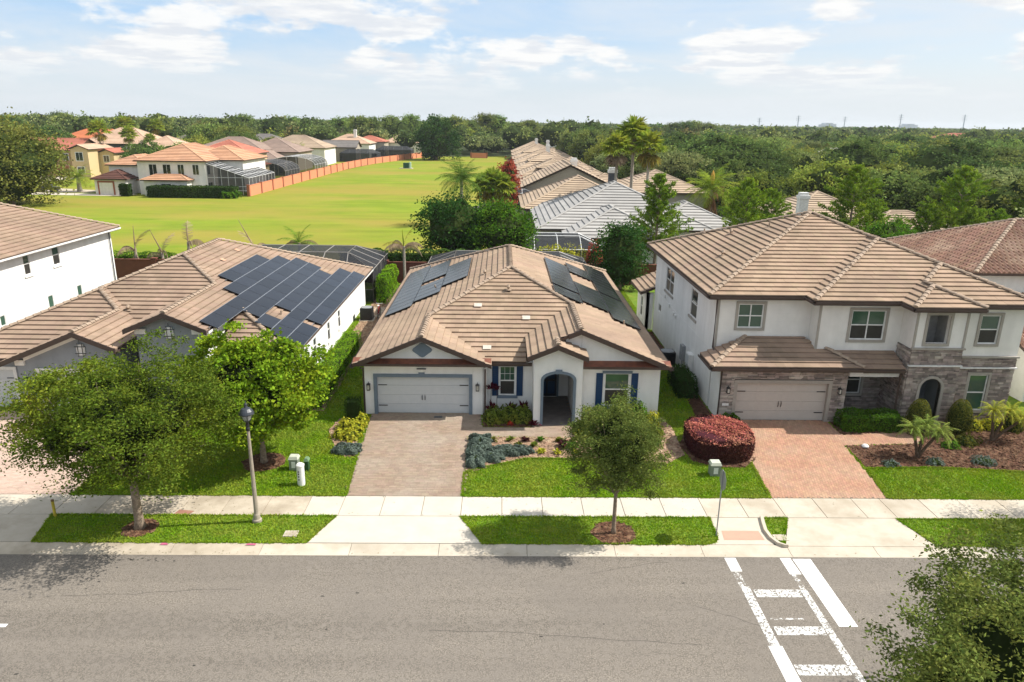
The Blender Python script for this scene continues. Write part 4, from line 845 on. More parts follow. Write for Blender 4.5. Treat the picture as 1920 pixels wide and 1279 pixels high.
PL2 = b.mesh('solar_panel', [M_PVF, M_PVR, M_BLACK])
solarL([(-16.36, [(41.2, 4)]), (-15.48, [(39.5, 6)]), (-14.60, [(33.9, 10)]), (-13.72, [(37.4, 8)]), (-12.84, [(36.5, 1), (40.1, 6)]), (-11.96, [(35.8, 10)]), (-11.08, [(35.7, 2), (39.9, 8)])])
# rails that carry the panels
for (x0, y0, y1) in ((-15.9, 41.0, 47.9), (-14.1, 33.7, 50.9), (-13.3, 37.2, 51), (-11.5, 35.6, 53), (-10.65, 35.6, 53.4)):
    z_ = HZ + HP * (-10.3 - x0) + .09; MB().box(x0 - .02, x0 + .02, y0, y1, z_ - .02, z_ + .02).build('mounting_rail', [M_PVR], HL)

# ================================================================== RIGHT HOUSE
HR = thing('house', 'two-storey cream house with grey ledge stone and tan garage door, right of the centre house', 'house', (18, 34, 0))
RP, RZ = 0.41, 6.1
sl = lambda poly, d, ref, z0=RZ, **k: slope(HR, poly, d, ref, z0, RP, M_TILE, **k)
z_ = lambda s: RZ + RP * s
sl([(10.3, 34.4), (18.1, 42.2), (10.3, 50.0)], 'E', 10.3)
sl([(10.3, 34.4), (15.1, 34.4), (20.5, 39.8), (18.1, 42.2)], 'N', 34.4)
sl([(15.1, 33.4), (20.5, 38.8), (20.5, 39.8), (15.1, 34.4)], 'E', 15.1)
sl([(15.1, 33.4), (19.3, 33.4), (22.6, 36.7), (20.5, 38.8)], 'N', 33.4)
sl([(19.3, 32.2), (21.0, 33.9), (21.0, 34.6), (22.6, 36.2), (22.6, 36.7), (19.3, 33.4)], 'E', 19.3)
sl([(19.3, 32.2), (22.7, 32.2), (21.0, 33.9)], 'N', 32.2)
sl([(22.7, 32.2), (22.7, 32.9), (21.0, 34.6), (21.0, 33.9)], 'W', 22.7)
sl([(22.7, 32.9), (25.9, 32.9), (22.6, 36.2), (21.0, 34.6)], 'N', 32.9)
sl([(25.9, 32.9), (25.9, 50.0), (18.1, 42.2), (20.5, 39.8), (20.5, 38.8), (22.6, 36.7), (22.6, 36.2)], 'W', 25.9, single=True)
sl([(10.3, 50.0), (18.1, 42.2), (25.9, 50.0)], 'S', 50.0, single=True)
for a, b_ in (((10.3, 34.4, RZ), (18.1, 42.2, z_(7.8))), ((10.3, 50, RZ), (18.1, 42.2, z_(7.8))), ((20.5, 39.8, z_(5.4)), (18.1, 42.2, z_(7.8))), ((20.5, 38.8, z_(5.4)), (20.5, 39.8, z_(5.4))),
             ((15.1, 33.4, RZ), (20.5, 38.8, z_(5.4))), ((22.6, 36.7, z_(3.3)), (20.5, 38.8, z_(5.4))), ((22.6, 36.2, z_(3.3)), (22.6, 36.7, z_(3.3))), ((21.0, 34.6, z_(1.7)), (22.6, 36.2, z_(3.3))),
             ((21.0, 33.9, z_(1.7)), (21.0, 34.6, z_(1.7))), ((19.3, 32.2, RZ), (21.0, 33.9, z_(1.7))), ((22.7, 32.2, RZ), (21.0, 33.9, z_(1.7))), ((25.9, 32.9, RZ), (22.6, 36.2, z_(3.3))), ((25.9, 50, RZ), (18.1, 42.2, z_(7.8)))): ridge(HR, a, b_)
gutter(HR, (10.3, 50.0), (10.3, 34.4), 'L', z=RZ); gutter(HR, (10.3, 34.4), (15.1, 34.4), 'F', z=RZ); gutter(HR, (15.1, 34.4), (15.1, 33.4), 'L', z=RZ); gutter(HR, (15.1, 33.4), (19.3, 33.4), 'F', z=RZ)
gutter(HR, (19.3, 33.4), (19.3, 32.2), 'L', z=RZ); gutter(HR, (19.3, 32.2), (22.7, 32.2), 'F', z=RZ); gutter(HR, (22.7, 32.9), (25.9, 32.9), 'F', z=RZ); gutter(HR, (25.9, 32.9), (25.9, 50), 'R', z=RZ)
# lower garage roof and porch roof
GZ_ = 2.98
slope(HR, [(10.2, 32.6), (17.6, 32.6), (15.4, 34.8), (12.4, 34.8)], 'N', 32.6, GZ_, RP, M_TILE2); slope(HR, [(10.2, 32.6), (12.4, 34.8), (10.2, 34.8)], 'E', 10.2, GZ_, RP, M_TILE2)
slope(HR, [(17.6, 32.6), (17.6, 34.0), (16.2, 34.0)], 'W', 17.6, GZ_, RP, M_TILE2)
slope(HR, [(16.22, 33.98), (17.6, 32.62), (19.62, 32.62), (19.62, 33.93), (16.3, 33.93)], 'N', 32.62, GZ_ - .04, RP, M_TILE2)
ridge(HR, (10.2, 32.6, GZ_), (12.4, 34.8, GZ_ + RP * 2.2)); ridge(HR, (17.6, 32.6, GZ_), (16.2, 34.0, GZ_ + RP * 1.4))
gutter(HR, (10.2, 32.6), (17.6, 32.6), 'F', z=GZ_); gutter(HR, (17.6, 32.62), (19.62, 32.62), 'F', z=GZ_ - .04); gutter(HR, (10.2, 34.8), (10.2, 32.6), 'L', z=GZ_)
mc = M_WARM
# left side wall (two storeys) with windows
ML = frame((10.9, 49.5, 0), 'L')     # u = 49.5 - y
lw = [(2.75, 4.05, 3.75, 5.25), (10.1, 11.2, 3.7, 5.3), (-.0, 0, 0, 0)]
h1 = [rect(49.5 - 46.35, 49.5 - 44.2, 3.72, 5.28), rect(49.5 - 39.95, 49.5 - 38.55, 3.7, 5.3), rect(49.5 - 48.7, 49.5 - 47.8, .95, 2.3)]
wall(HR, ML, rect(0, 14.448, 0, 6.0), [h1[0], h1[1], rect(1.5, 2.3, 1.85, 2.4)], M_WHITE)
window(HR, ML, h1[0][0][0], h1[0][1][0], 3.72, 5.28, cols=2, glass=M_GLASS, sill=M_TRIMT); window(HR, ML, h1[1][0][0], h1[1][1][0], 3.7, 5.3, glass=M_GLASS, sill=M_TRIMT); window(HR, ML, 1.5, 2.3, 1.85, 2.4, rows=1)
b = MB(ML); b.box(0.0, 14.44, .002, .012, 2.98, 3.02); b.build('storey_band', [M_WHITE], HR)
# rear lean-to on the left side
wall(HR, frame((10.4, 53.0, 0), 'L'), rect(0, 3.4, 0, 2.7), [rect(1.3, 2.0, .6, 2.1)], M_WARM); window(HR, frame((10.4, 53.0, 0), 'L'), 1.3, 2.0, .6, 2.1)
wall(HR, frame((10.4, 49.6, 0), 'F'), rect(0, .5, 0, 2.7), [], M_WARM); slope(HR, [(9.9, 49.4), (13, 49.4), (13, 53.4), (9.9, 53.4)], 'E', 9.9, 2.75, RP, M_TILE)
# garage walls
MGR = frame((10.9, 33.1, 0), 'F')
wall(HR, MGR, [(0, 0), (.62, 0), (.62, 2.2), (5.5, 2.2), (5.5, 0), (6.2, 0), (6.2, 2.82), (0, 2.82)], [], M_MORT)
garage_door(HR, MGR, .80, 5.32, 2.02, M_DOORT, M_TRIMT, .17)
wall(HR, frame((10.9, 34.85, 0), 'L'), rect(0, 1.55, 0, 2.82), [], M_WHITE); wall(HR, frame((17.1, 33.3, 0), 'R'), rect(0, 1.6, 0, 2.82), [], M_MORT)
lantern(HR, MGR, .34, 1.55, .9); lantern(HR, MGR, 5.86, 1.55, .9)
# upper walls
MU = frame((10.9, 34.85, 0), 'F'); wall(HR, MU, rect(0, 4.75, 2.9, 6.0), [rect(1.05, 2.33, 4.35, 5.6)], mc); window(HR, MU, 1.05, 2.33, 4.35, 5.6, cols=2, trim=M_TRIMT, glass=M_GLASSG, screen=False)
wall(HR, frame((15.65, 35.0, 0), 'L'), rect(0, .848, 2.9, 6.0), [], mc); MMD = frame((15.65, 33.95, 0), 'F')
wall(HR, MMD, rect(0, 4.15, 2.9, 6.0), [rect(1.62, 3.32, 4.05, 5.55)], mc); window(HR, MMD, 1.62, 3.32, 4.05, 5.55, cols=2, trim=M_TRIMT, glass=M_GLASSG)
# lap joints in the upper walls
b = MB(MU)
for z0 in np.arange(3.5, 6.0, .2): b.box(0.0, .9, .001, .006, z0, z0 + .012); b.box(2.5, 4.74, .001, .006, z0, z0 + .012)
b.build('lap_joint', [mc], HR)
for M_, u0 in ((MU, 0), (MMD, 0)): MB(M_).box(u0 - .02, u0 + .10, .002, .03, 3.0, 5.98).build('corner_board', [M_TRIMT], HR)
# porch recess
MP = frame((17.1, 34.9, 0), 'F'); wall(HR, MP, rect(0, 2.7, 0, 2.9), [rect(.25, 1.65, .85, 2.35)], M_MORT); window(HR, MP, .25, 1.65, .85, 2.35, cols=2, trim=M_TRIMT, glass=M_GLASS)
MB().box(17.12, 19.55, 32.95, 33.2, 2.45, 2.78).build('porch_beam', [M_TRIMW], HR); MB().box(17.1, 19.8, 33.0, 34.9, -.02, .03).build('porch_floor', [M_PAVED], HR)
downspout(HR, [(19.5, 32.6, 2.85), (19.56, 32.85, 2.6), (19.56, 32.85, .05)])
downspout(HR, [(10.75, 34.3, 6.0), (10.83, 34.8, 5.8), (10.83, 34.83, 3.3), (10.8, 32.95, 2.9), (10.82, 33.0, .05)])
# tower
MTW = frame((19.8, 32.75, 0), 'F'); wall(HR, MTW, rect(0, 2.5, 3.95, 6.0), [rect(.58, 1.62, 4.25, 5.65)], mc)
b = MB(MTW); t = .13
for a in ((.58 - t, .58, 4.12, 5.78), (1.62, 1.62 + t, 4.12, 5.78)): b.box(a[0], a[1], .002, .05, a[2], a[3])
b.box(.58, 1.62, .002, .049, 5.65, 5.78); b.box(.58, 1.62, .002, .07, 4.12, 4.25); b.build('window_trim', [M_TRIMT], HR)
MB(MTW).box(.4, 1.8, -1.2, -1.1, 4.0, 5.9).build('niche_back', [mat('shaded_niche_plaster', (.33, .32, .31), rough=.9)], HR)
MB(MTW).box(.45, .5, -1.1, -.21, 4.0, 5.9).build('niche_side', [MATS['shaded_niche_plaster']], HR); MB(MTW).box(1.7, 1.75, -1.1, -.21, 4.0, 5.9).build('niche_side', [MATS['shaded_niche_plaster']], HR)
ar = [(1.25 - .52 * math.cos(math.pi * k / 14), 1.95 + .52 * math.sin(math.pi * k / 14)) for k in range(15)]
wall(HR, MTW, [(0, 0), (.73, 0)] + ar + [(1.77, 0), (2.5, 0), (2.5, 3.95), (0, 3.95)], [], M_MORT)
b = MB(MTW); out_ = [(.60, 0)] + [(1.25 - .65 * math.cos(math.pi * k / 14), 1.95 + .65 * math.sin(math.pi * k / 14)) for k in range(15)] + [(1.90, 0)]; inn = [(.73, 0)] + ar + [(1.77, 0)]; n_ = len(out_)
b.add([(p[0], .09, p[1]) for p in out_] + [(p[0], .09, p[1]) for p in inn] + [(p[0], -.22, p[1]) for p in inn] + [(p[0], .0, p[1]) for p in out_], [(i, i + 1, n_ + i + 1, n_ + i) for i in range(n_ - 1)] + [(n_ + i, n_ + i + 1, 2 * n_ + i + 1, 2 * n_ + i) for i in range(n_ - 1)] + [(3 * n_ + i, 3 * n_ + i + 1, i + 1, i) for i in range(n_ - 1)])
b.build('arch_surround', [M_TRIMT], HR)
MB(MTW).box(.5, 2.0, -1.6, -1.5, 0, 2.7).build('entry_door', [mat('grey_blue_door', (.16, .18, .21), rough=.5)], HR); MB(MTW).box(.4, .5, -1.5, -.21, 0, 2.7).build('entry_wall', [M_GREYST], HR); MB(MTW).box(2.0, 2.1, -1.5, -.21, 0, 2.7).build('entry_wall', [M_GREYST], HR)
wall(HR, frame((19.8, 34.9, 0), 'L'), rect(0, 1.948, 3.95, 6.0), [], mc); wall(HR, frame((19.8, 34.9, 0), 'L'), rect(0, 1.948, 0, 3.95), [], M_MORT); wall(HR, frame((22.3, 32.952, 0), 'R'), rect(0, .446, 0, 6.0), [], mc)
MB(MTW).box(-.02, .1, .002, .03, 4.0, 5.98).build('corner_board', [M_TRIMT], HR); MB(MTW).box(2.4, 2.52, .002, .03, 4.0, 5.98).build('corner_board', [M_TRIMT], HR)
MB(MTW).box(-.06, 2.56, .0, .13, 3.95, 4.03).build('ledge', [M_TRIMT], HR); MB(MTW).box(-.06, 2.56, .0, .14, 3.10, 3.16).build('ledge', [M_TRIMW], HR)
# right wing
MRW = frame((22.3, 33.4, 0), 'F'); wall(HR, MRW, rect(0, 3.2, 3.35, 6.0), [rect(1.05, 2.0, 4.05, 5.5)], mc); window(HR, MRW, 1.05, 2.0, 4.05, 5.5, trim=M_TRIMT, glass=M_GLASSG)
wall(HR, MRW, rect(0, 3.2, 0, 3.35), [rect(1.05, 2.0, .55, 2.45)], M_MORT); window(HR, MRW, 1.05, 2.0, .55, 2.45, trim=M_TRIMT, glass=M_GLASSG, screen=False)
MB(MRW).box(0, 3.26, .0, .13, 3.35, 3.43).build('ledge', [M_TRIMT], HR); MB(MRW).box(0, 3.26, .0, .14, 2.80, 2.86).build('ledge', [M_TRIMW], HR)
wall(HR, frame((25.5, 33.602, 0), 'R'), rect(0, 15.69, 0, 6.0), [], mc); wall(HR, frame((25.29, 49.49, 0), 'B'), rect(0, 14.18, 0, 6.0), [], mc)
goose_vent(HR, 12.6, 40.4, z_(2.3)); goose_vent(HR, 14.2, 44.3, z_(3.9)); pipe_vent(HR, 17.9, 36.1, z_(2.7)); pipe_vent(HR, 13.4, 47.3, z_(3.0)); pipe_vent(HR, 15.9, 42.6, z_(5.6))
# vents and conduit on the side wall
b = MB(ML)
for u, v in ((3.2, 3.2), (4.6, 2.9), (5.9, 2.7), (6.4, 2.65)): b.box(u, u + .2, .002, .1, v, v + .2)
b.build('wall_vent', [M_TRIMW], HR)
def stone_veneer(parent, M, u0, u1, v0, v1, holes, seed, name='ledge_stones'):
    r = random.Random(seed); b = MB(M); v = v0
    while v < v1 - .02:
        h = min(r.choice([.06, .08, .10, .13]), v1 - v); u = u0
        blocks = []
        for hh in holes:
            if v + h > hh[2] and v < hh[3]: blocks.append((hh[0](v + h / 2) if callable(hh[0]) else hh[0], hh[1](v + h / 2) if callable(hh[1]) else hh[1]))
        blocks.sort()
        while u < u1 - .01:
            w_ = r.uniform(.18, .55); e = min(u + w_, u1)
            for a, c in blocks:
                if a < c and u < c and e > a:
                    if u >= a: u = c; e = min(u + w_, u1)
                    else: e = a
            if e - u > .012: b.box(u + .004, e - .004, .002, r.uniform(.025, .075), v + .004, v + h - .004)
            u = max(e, u + .001)
        v += h
    b.build(name, [M_STONE], parent, kind='stuff')
hw = lambda v: .65 if v < 1.95 else (math.sqrt(max(0, .65 ** 2 - (v - 1.95) ** 2)))
stone_veneer(HR, MGR, 0, 6.2, 0, 2.80, [(.63, 5.49, -1, 2.19)], 1)
stone_veneer(HR, MTW, 0, 2.5, 0, 3.94, [(lambda v: 1.25 - hw(v), lambda v: 1.25 + hw(v), -1, 2.6)], 2)
stone_veneer(HR, frame((19.8, 34.9, 0), 'L'), 0, 2.15, 0, 3.94, [], 3)
stone_veneer(HR, MRW, 0, 3.2, 0, 3.34, [(.92, 2.13, .42, 2.58)], 4)
stone_veneer(HR, MP, 0, 2.7, 0, 2.8, [(.12, 1.78, .72, 2.48)], 5)
b = MB(MGR); b.box(.12, .44, .06, .09, .85, .97); b.build('address_stone', [M_TRIMW], HR)

# ================================================================== FAR-LEFT WHITE TWO-STOREY AND THE BARREL-TILE HOUSE
HF = thing('house', 'tall white two-storey house with plain side wall at the left edge of the photo', 'house', (-38, 44, 0))
slope(HF, [(-29.5, 32), (-29.5, 56.2), (-38, 47.7), (-38, 40.5)], 'W', -29.5, 6.0, .42, M_TILE2); slope(HF, [(-29.5, 56.2), (-46.5, 56.2), (-38, 47.7)], 'S', 56.2, 6.0, .42, M_TILE2, single=True)
slope(HF, [(-46.5, 32), (-29.5, 32), (-38, 40.5)], 'N', 32, 6.0, .42, M_TILE2, single=True); slope(HF, [(-46.5, 32), (-38, 40.5), (-38, 47.7), (-46.5, 56.2)], 'E', -46.5, 6.0, .42, M_TILE2, single=True)
ridge(HF, (-29.5, 56.2, 6), (-38, 47.7, 6 + .42 * 8.5)); ridge(HF, (-38, 40.5, 6 + .42 * 8.5), (-38, 47.7, 6 + .42 * 8.5)); ridge(HF, (-29.5, 32, 6), (-38, 40.5, 6 + .42 * 8.5))
MFL = frame((-30, 32.5, 0), 'R'); hs = [(12.6, 13.25, 4.45, 5.85), (15.65, 16.45, 4.5, 5.85), (9.6, 10.1, 1.3, 2.6), (14.4, 15.0, 1.83, 2.7), (17.8, 18.4, 1.83, 2.65), (6, 6.7, 4.4, 5.8)]
wall(HF, MFL, rect(.202, 22.998, 0, 5.9), [rect(*h_) for h_ in hs], M_WHITE)
for h_ in hs: window(HF, MFL, *h_, glass=M_GLASSG, rows=2 if h_[3] - h_[2] > 1 else 1, sill=M_TRIMW, screen=(h_[3] > 3))
wall(HF, frame((-30, 55.7, 0), 'B'), rect(0, 16, 0, 5.9), [], M_WHITE); wall(HF, frame((-46, 32.5, 0), 'F'), rect(0, 16, 0, 5.9), [], M_WHITE); wall(HF, frame((-46, 55.7, 0), 'L'), rect(0, 23.2, 0, 5.9), [], M_WHITE)
gutter(HF, (-29.5, 32), (-29.5, 56.2), 'R', z=6.0, m=M_TRIMW); gutter(HF, (-29.5, 56.2), (-46.5, 56.2), 'B', z=6.0, m=M_TRIMW); downspout(HF, [(-29.9, 55.3, 5.8), (-29.93, 55.3, 0.1)], M_DARK)
HS = thing('house', 'two-storey house with reddish barrel-tile roof behind the cream house at the right edge', 'house', (36, 46, 0))
sz, sp_ = 6.1, .41
slope(HS, [(27.6, 40.8), (33.4, 46.6), (27.6, 52.4)], 'E', 27.6, sz, sp_, M_TILE3, style='barrel', tw=.30, lift=.03); slope(HS, [(27.6, 40.8), (45, 40.8), (39.2, 46.6), (33.4, 46.6)], 'N', 40.8, sz, sp_, M_TILE3, style='barrel', tw=.30, lift=.03)
slope(HS, [(27.6, 52.4), (33.4, 46.6), (39.2, 46.6), (45, 52.4)], 'S', 52.4, sz, sp_, M_TILE3, single=True); slope(HS, [(45, 40.8), (45, 52.4), (39.2, 46.6)], 'W', 45, sz, sp_, M_TILE3, single=True)
for a, b_ in (((27.6, 40.8, sz), (33.4, 46.6, sz + sp_ * 5.8)), ((27.6, 52.4, sz), (33.4, 46.6, sz + sp_ * 5.8)), ((33.4, 46.6, sz + sp_ * 5.8), (39.2, 46.6, sz + sp_ * 5.8))): ridge(HS, a, b_)
MB().box(28.1, 44.5, 41.3, 51.9, 0, 6.0).build('wall', [M_WARM], HS); MB().box(28.3, 36, 36, 41.29, 0, 2.8).build('wall', [M_WARM], HS)
slope(HS, [(27.8, 35.6), (36.4, 35.6), (36.4, 41.2), (27.8, 41.2)], 'N', 35.6, 2.85, .35, M_TILE3, style='barrel', tw=.30, lift=.03)
# ================================================================== VEGETATION helpers
def leaf_quads(P, size, r, flat=0.35, aspect=0.5, up=0.5, curl=0.0):
    """P (n,3) leaf centres -> rhombic leaf quads with random orientation"""
    n = len(P); d = r.normal(size=(n, 3)); d[:, 2] *= flat; d /= np.linalg.norm(d, axis=1, keepdims=True) + 1e-9
    q = r.normal(size=(n, 3)); q[:, 2] = q[:, 2] * 0.6; s = np.cross(d, q); s /= np.linalg.norm(s, axis=1, keepdims=True) + 1e-9
    L_ = (size * r.uniform(0.65, 1.35, n))[:, None]
    V = np.stack([P - d * L_ * .5, P + s * L_ * aspect * .5 + d * L_ * .05, P + d * L_ * .5, P - s * L_ * aspect * .5 + d * L_ * .05], 1).reshape(-1, 3)
    return V, np.arange(4 * n).reshape(-1, 4)
def ell(n, r, shell=0.45):
    d = r.normal(size=(n, 3)); d /= np.linalg.norm(d, axis=1, keepdims=True); return d * (r.uniform(shell ** 3, 1, n) ** (1 / 3))[:, None]
def blob(R_, r, seg=10, jag=0.16, zs=1.0):
    """an uneven closed lump, used as the dense inside of a crown"""
    V, F = [], []; n1, n2 = seg, seg * 2
    ph = r.uniform(0, 6.28, 6)
    for i in range(n1 + 1):
        a = math.pi * i / n1
        for j in range(n2):
            b_ = 2 * math.pi * j / n2; k = 1 + jag * (math.sin(3 * b_ + ph[0] + 2 * a) + .7 * math.sin(5 * a + ph[1] + b_) + .5 * math.sin(7 * b_ + ph[2]))
            V.append((R_[0] * k * math.sin(a) * math.cos(b_), R_[1] * k * math.sin(a) * math.sin(b_), R_[2] * k * math.cos(a)))
    for i in range(n1):
        for j in range(n2): F.append((i * n2 + j, (i + 1) * n2 + j, (i + 1) * n2 + (j + 1) % n2, i * n2 + (j + 1) % n2))
    return np.array(V), np.array(F)
def crown_mesh(name, mt, R_, clumps, per, rc, size, seed, c=(0, 0, 0), core=0.6, shell=0.5, flat=0.5, aspect=0.5, lump=0.2, shape=None, core_m=None, spread=(.55, .55, .38)):
    r = np.random.default_rng(seed); D = ell(clumps, r, shell); R_ = np.array(R_, float)
    ph = r.uniform(0, 6.28, 5)
    az = np.arctan2(D[:, 1], D[:, 0]); k = 1 + lump * (np.sin(3 * az + ph[0]) * .5 + np.sin(5 * az + ph[1] + 3 * D[:, 2]) * .5) + r.uniform(-.08, .10, clumps)
    C_ = D * R_ * k[:, None]
    if shape is not None: C_ = shape(C_, r)
    rcs = rc * r.uniform(.6, 1.35, clumps)
    ids = np.repeat(np.arange(clumps), per); off = r.normal(size=(len(ids), 3)) * np.array(spread) * rcs[ids][:, None]
    P = C_[ids] + off + np.array(c)
    V, F = leaf_quads(P, size, r, aspect=aspect, flat=flat); mi = np.zeros(len(F), int); mats = [mt]
    if core:
        bv, bf = blob(R_ * core, r); 
        if shape is not None: bv = shape(bv, r)
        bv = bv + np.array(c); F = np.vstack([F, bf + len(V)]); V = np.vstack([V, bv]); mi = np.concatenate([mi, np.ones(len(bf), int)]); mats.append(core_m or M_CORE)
    return npmesh(name, V, F, mats, mi), C_ + np.array(c)
def trunk_mesh(name, m, h, r0, targets, fork, seed, lean=(0, 0), rt=0.5, n=9, nb=26):
    r = random.Random(seed); b = MB()
    f = Vector((lean[0], lean[1], fork))
    b.tube([(0, 0, -.05), (lean[0] * .15, lean[1] * .15, fork * .12), (lean[0] * .5, lean[1] * .5, fork * .5), f], [r0 * 1.5, r0 * 1.05, r0 * .92, r0 * .8], n)
    T = [Vector(t) for t in targets]; r.shuffle(T); T = T[:nb]
    for t in T:
        mid = f.lerp(t, .45) + Vector((r.uniform(-.1, .1), r.uniform(-.1, .1), r.uniform(.02, .12))) * (t - f).length
        t = f.lerp(t, .86); b.tube([f - Vector((0, 0, .1)), mid, t], [r0 * rt, r0 * rt * .4, r0 * .05], 5, cap=False)
        for _ in range(2):
            u = mid.lerp(t, r.uniform(.2, .7)); e = u + Vector((r.uniform(-1, 1), r.uniform(-1, 1), r.uniform(-.3, .8))) * (t - f).length * .15
            b.tube([u, e], [r0 * .08, r0 * .02], 3, cap=False)
    me = b.mesh(name, m); me.polygons.foreach_set('use_smooth', [True] * len(me.polygons)); return me
def tree(name, label, cat, loc, cm, tm, group=None, rz=0.0, s=1.0):
    t = thing(name, label, cat, loc, group, local=True, rz=rz); t.scale = (s, s, s) if not isinstance(s, tuple) else s
    link('trunk', tm, t); link('crown', cm, t); return t
def copy_tree(root, loc, rz=0, s=1.0, label=None, group=None):
    o = root.copy(); col.objects.link(o); o.location = loc; o.rotation_euler = (0, 0, rz); o.scale = s if isinstance(s, tuple) else (s, s, s)
    if label: o['label'] = label
    if group: o['group'] = group
    for ch in root.children:
        c = ch.copy(); col.objects.link(c); c.parent = o
    return o
# ------------------------------------------------------------------ near trees
# 1: big spreading street oak on the left
cm, cc = crown_mesh('crown', M_OAK, (3.5, 2.9, 2.05), 520, 150, .42, .10, 11, c=(-.3, .35, 4.15), core=0.58, shell=.56, lump=.44, spread=(.64, .64, .25), core_m=M_CORD)
tm = trunk_mesh('trunk', M_BARK, 2.2, .155, cc, 2.1, 1, nb=60)
tree('oak_tree', 'large spreading oak on the verge, its crown hiding the grey garage on the left', 'tree', (-12.87, 22.98, 0), cm, tm)
# 2: lime green clumpy tree
cm, cc = crown_mesh('crown', M_LIME, (2.65, 2.1, 2.1), 300, 130, .34, .14, 12, c=(-.3, .1, 3.4), core=0.66, shell=.75, lump=.30, aspect=.8, spread=(.62, .62, .34), core_m=M_CORD)
tm = trunk_mesh('trunk', M_BARK, 2.0, .13, cc, 1.5, 2, nb=40)
tree('shade_tree', 'bright lime-green leafy tree on the lawn beside the lamp post', 'tree', (-10.1, 28.25, 0), cm, tm)
# 3: small street oak in front of the main house
cm, cc = crown_mesh('crown', M_YOAK, (1.55, 1.45, 1.6), 340, 135, .24, .075, 13, c=(.0, .05, 3.4), core=0.55, shell=.5, lump=.34, spread=(.62, .62, .30), core_m=M_CORD)
tm = trunk_mesh('trunk', M_BARK, 2.0, .075, cc, 1.7, 3, nb=50)
tree('oak_tree', 'small round-crowned young oak in a mulch ring before the centre house', 'tree', (4.15, 22.77, 0), cm, tm)
# 4: foreground oak on the near kerb, bottom right
cm, cc = crown_mesh('crown', M_YOAK, (3.4, 3.1, 2.55), 720, 170, .34, .088, 14, c=(.1, .0, 3.25), core=0.62, shell=.58, lump=.42, spread=(.62, .62, .28), core_m=M_CORD)
tm = trunk_mesh('trunk', M_BARK, 2.2, .16, cc, 1.9, 4, nb=70)
tree('oak_tree', 'sage-green oak rising into the bottom right corner on the near side of the road', 'tree', (11.4, 11.7, -.05), cm, tm)
# right neighbour verge tree (out of frame, its shade falls on the walk)
cm, cc = crown_mesh('crown', M_YOAK, (2.4, 2.2, 1.9), 260, 90, .36, .075, 15, c=(0, .1, 3.9), core=0.4, shell=.4)
tm = trunk_mesh('trunk', M_BARK, 2.2, .1, cc, 2.0, 5, nb=40)
tree('oak_tree', 'young oak just past the right edge of the photo, shading the walk', 'tree', (23.0, 23.1, 0), cm, tm)
# ------------------------------------------------------------------ hedges and shrubs
def surf_leaves(P, N_, size, r, mt, name, core=None, parent=None, aspect=.6, **kw):
    n = len(P); a = r.normal(size=(n, 3)); d = a - N_ * (np.sum(a * N_, 1) * .75)[:, None]; d /= np.linalg.norm(d, axis=1, keepdims=True)
    s = np.cross(d, N_ + r.normal(size=(n, 3)) * .55); s /= np.linalg.norm(s, axis=1, keepdims=True) + 1e-9
    L_ = (size * r.uniform(.6, 1.4, n))[:, None]
    V = np.stack([P - d * L_ * .5, P + s * L_ * aspect * .5, P + d * L_ * .5, P - s * L_ * aspect * .5], 1).reshape(-1, 3)
    F = np.arange(4 * n).reshape(-1, 4); mi = np.zeros(n, int); mats = [mt]
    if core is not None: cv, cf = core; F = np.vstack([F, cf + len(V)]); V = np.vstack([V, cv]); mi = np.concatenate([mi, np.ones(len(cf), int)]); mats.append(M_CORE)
    return link(name, npmesh(name, V, F, mats, mi), parent, **kw)
def hedge(label, x0, x1, y0, y1, h, mt, size=.06, dens=420, seed=1, name='hedge', wob=.05, top_mt=None, group=None, cat='hedge'):
    r = np.random.default_rng(seed); areas = [(x1 - x0) * (y1 - y0), (x1 - x0) * h, (x1 - x0) * h, (y1 - y0) * h, (y1 - y0) * h]; P, N_ = [], []
    nr = [(0, 0, 1), (0, -1, 0), (0, 1, 0), (-1, 0, 0), (1, 0, 0)]
    for i, A in enumerate(areas):
        n = int(A * dens); u, v = r.uniform(0, 1, n), r.uniform(0, 1, n)
        X = x0 + u * (x1 - x0); Y = y0 + v * (y1 - y0); Z = np.full(n, h)
        if i in (1, 2): Z = v * h; Y = np.full(n, y0 if i == 1 else y1)
        if i in (3, 4): Z = v * h; X = np.full(n, x0 if i == 3 else x1); Y = y0 + u * (y1 - y0)
        P.append(np.stack([X, Y, Z], 1)); N_.append(np.tile(np.array(nr[i], float), (n, 1)))
    P = np.vstack(P); N_ = np.vstack(N_)
    P += N_ * (wob * (np.sin(P[:, :1] * 4.1 + seed) + np.sin(P[:, 1:2] * 3.3) + np.sin(P[:, 2:] * 5)) + r.normal(size=(len(P), 1)) * .025)
    e = .05 + wob * 1.6; b = MB().box(x0 + e, x1 - e, y0 + e, y1 - e, 0, h - e)
    P -= np.array([x0, y0, 0]); cv = np.array(b.v) - np.array([x0, y0, 0])
    o = surf_leaves(P, N_, size, r, mt, name, core=(cv, np.array(b.f))); o.location = (x0, y0, 0); o['label'] = label; o['category'] = cat
    if group: o['group'] = group
    return o
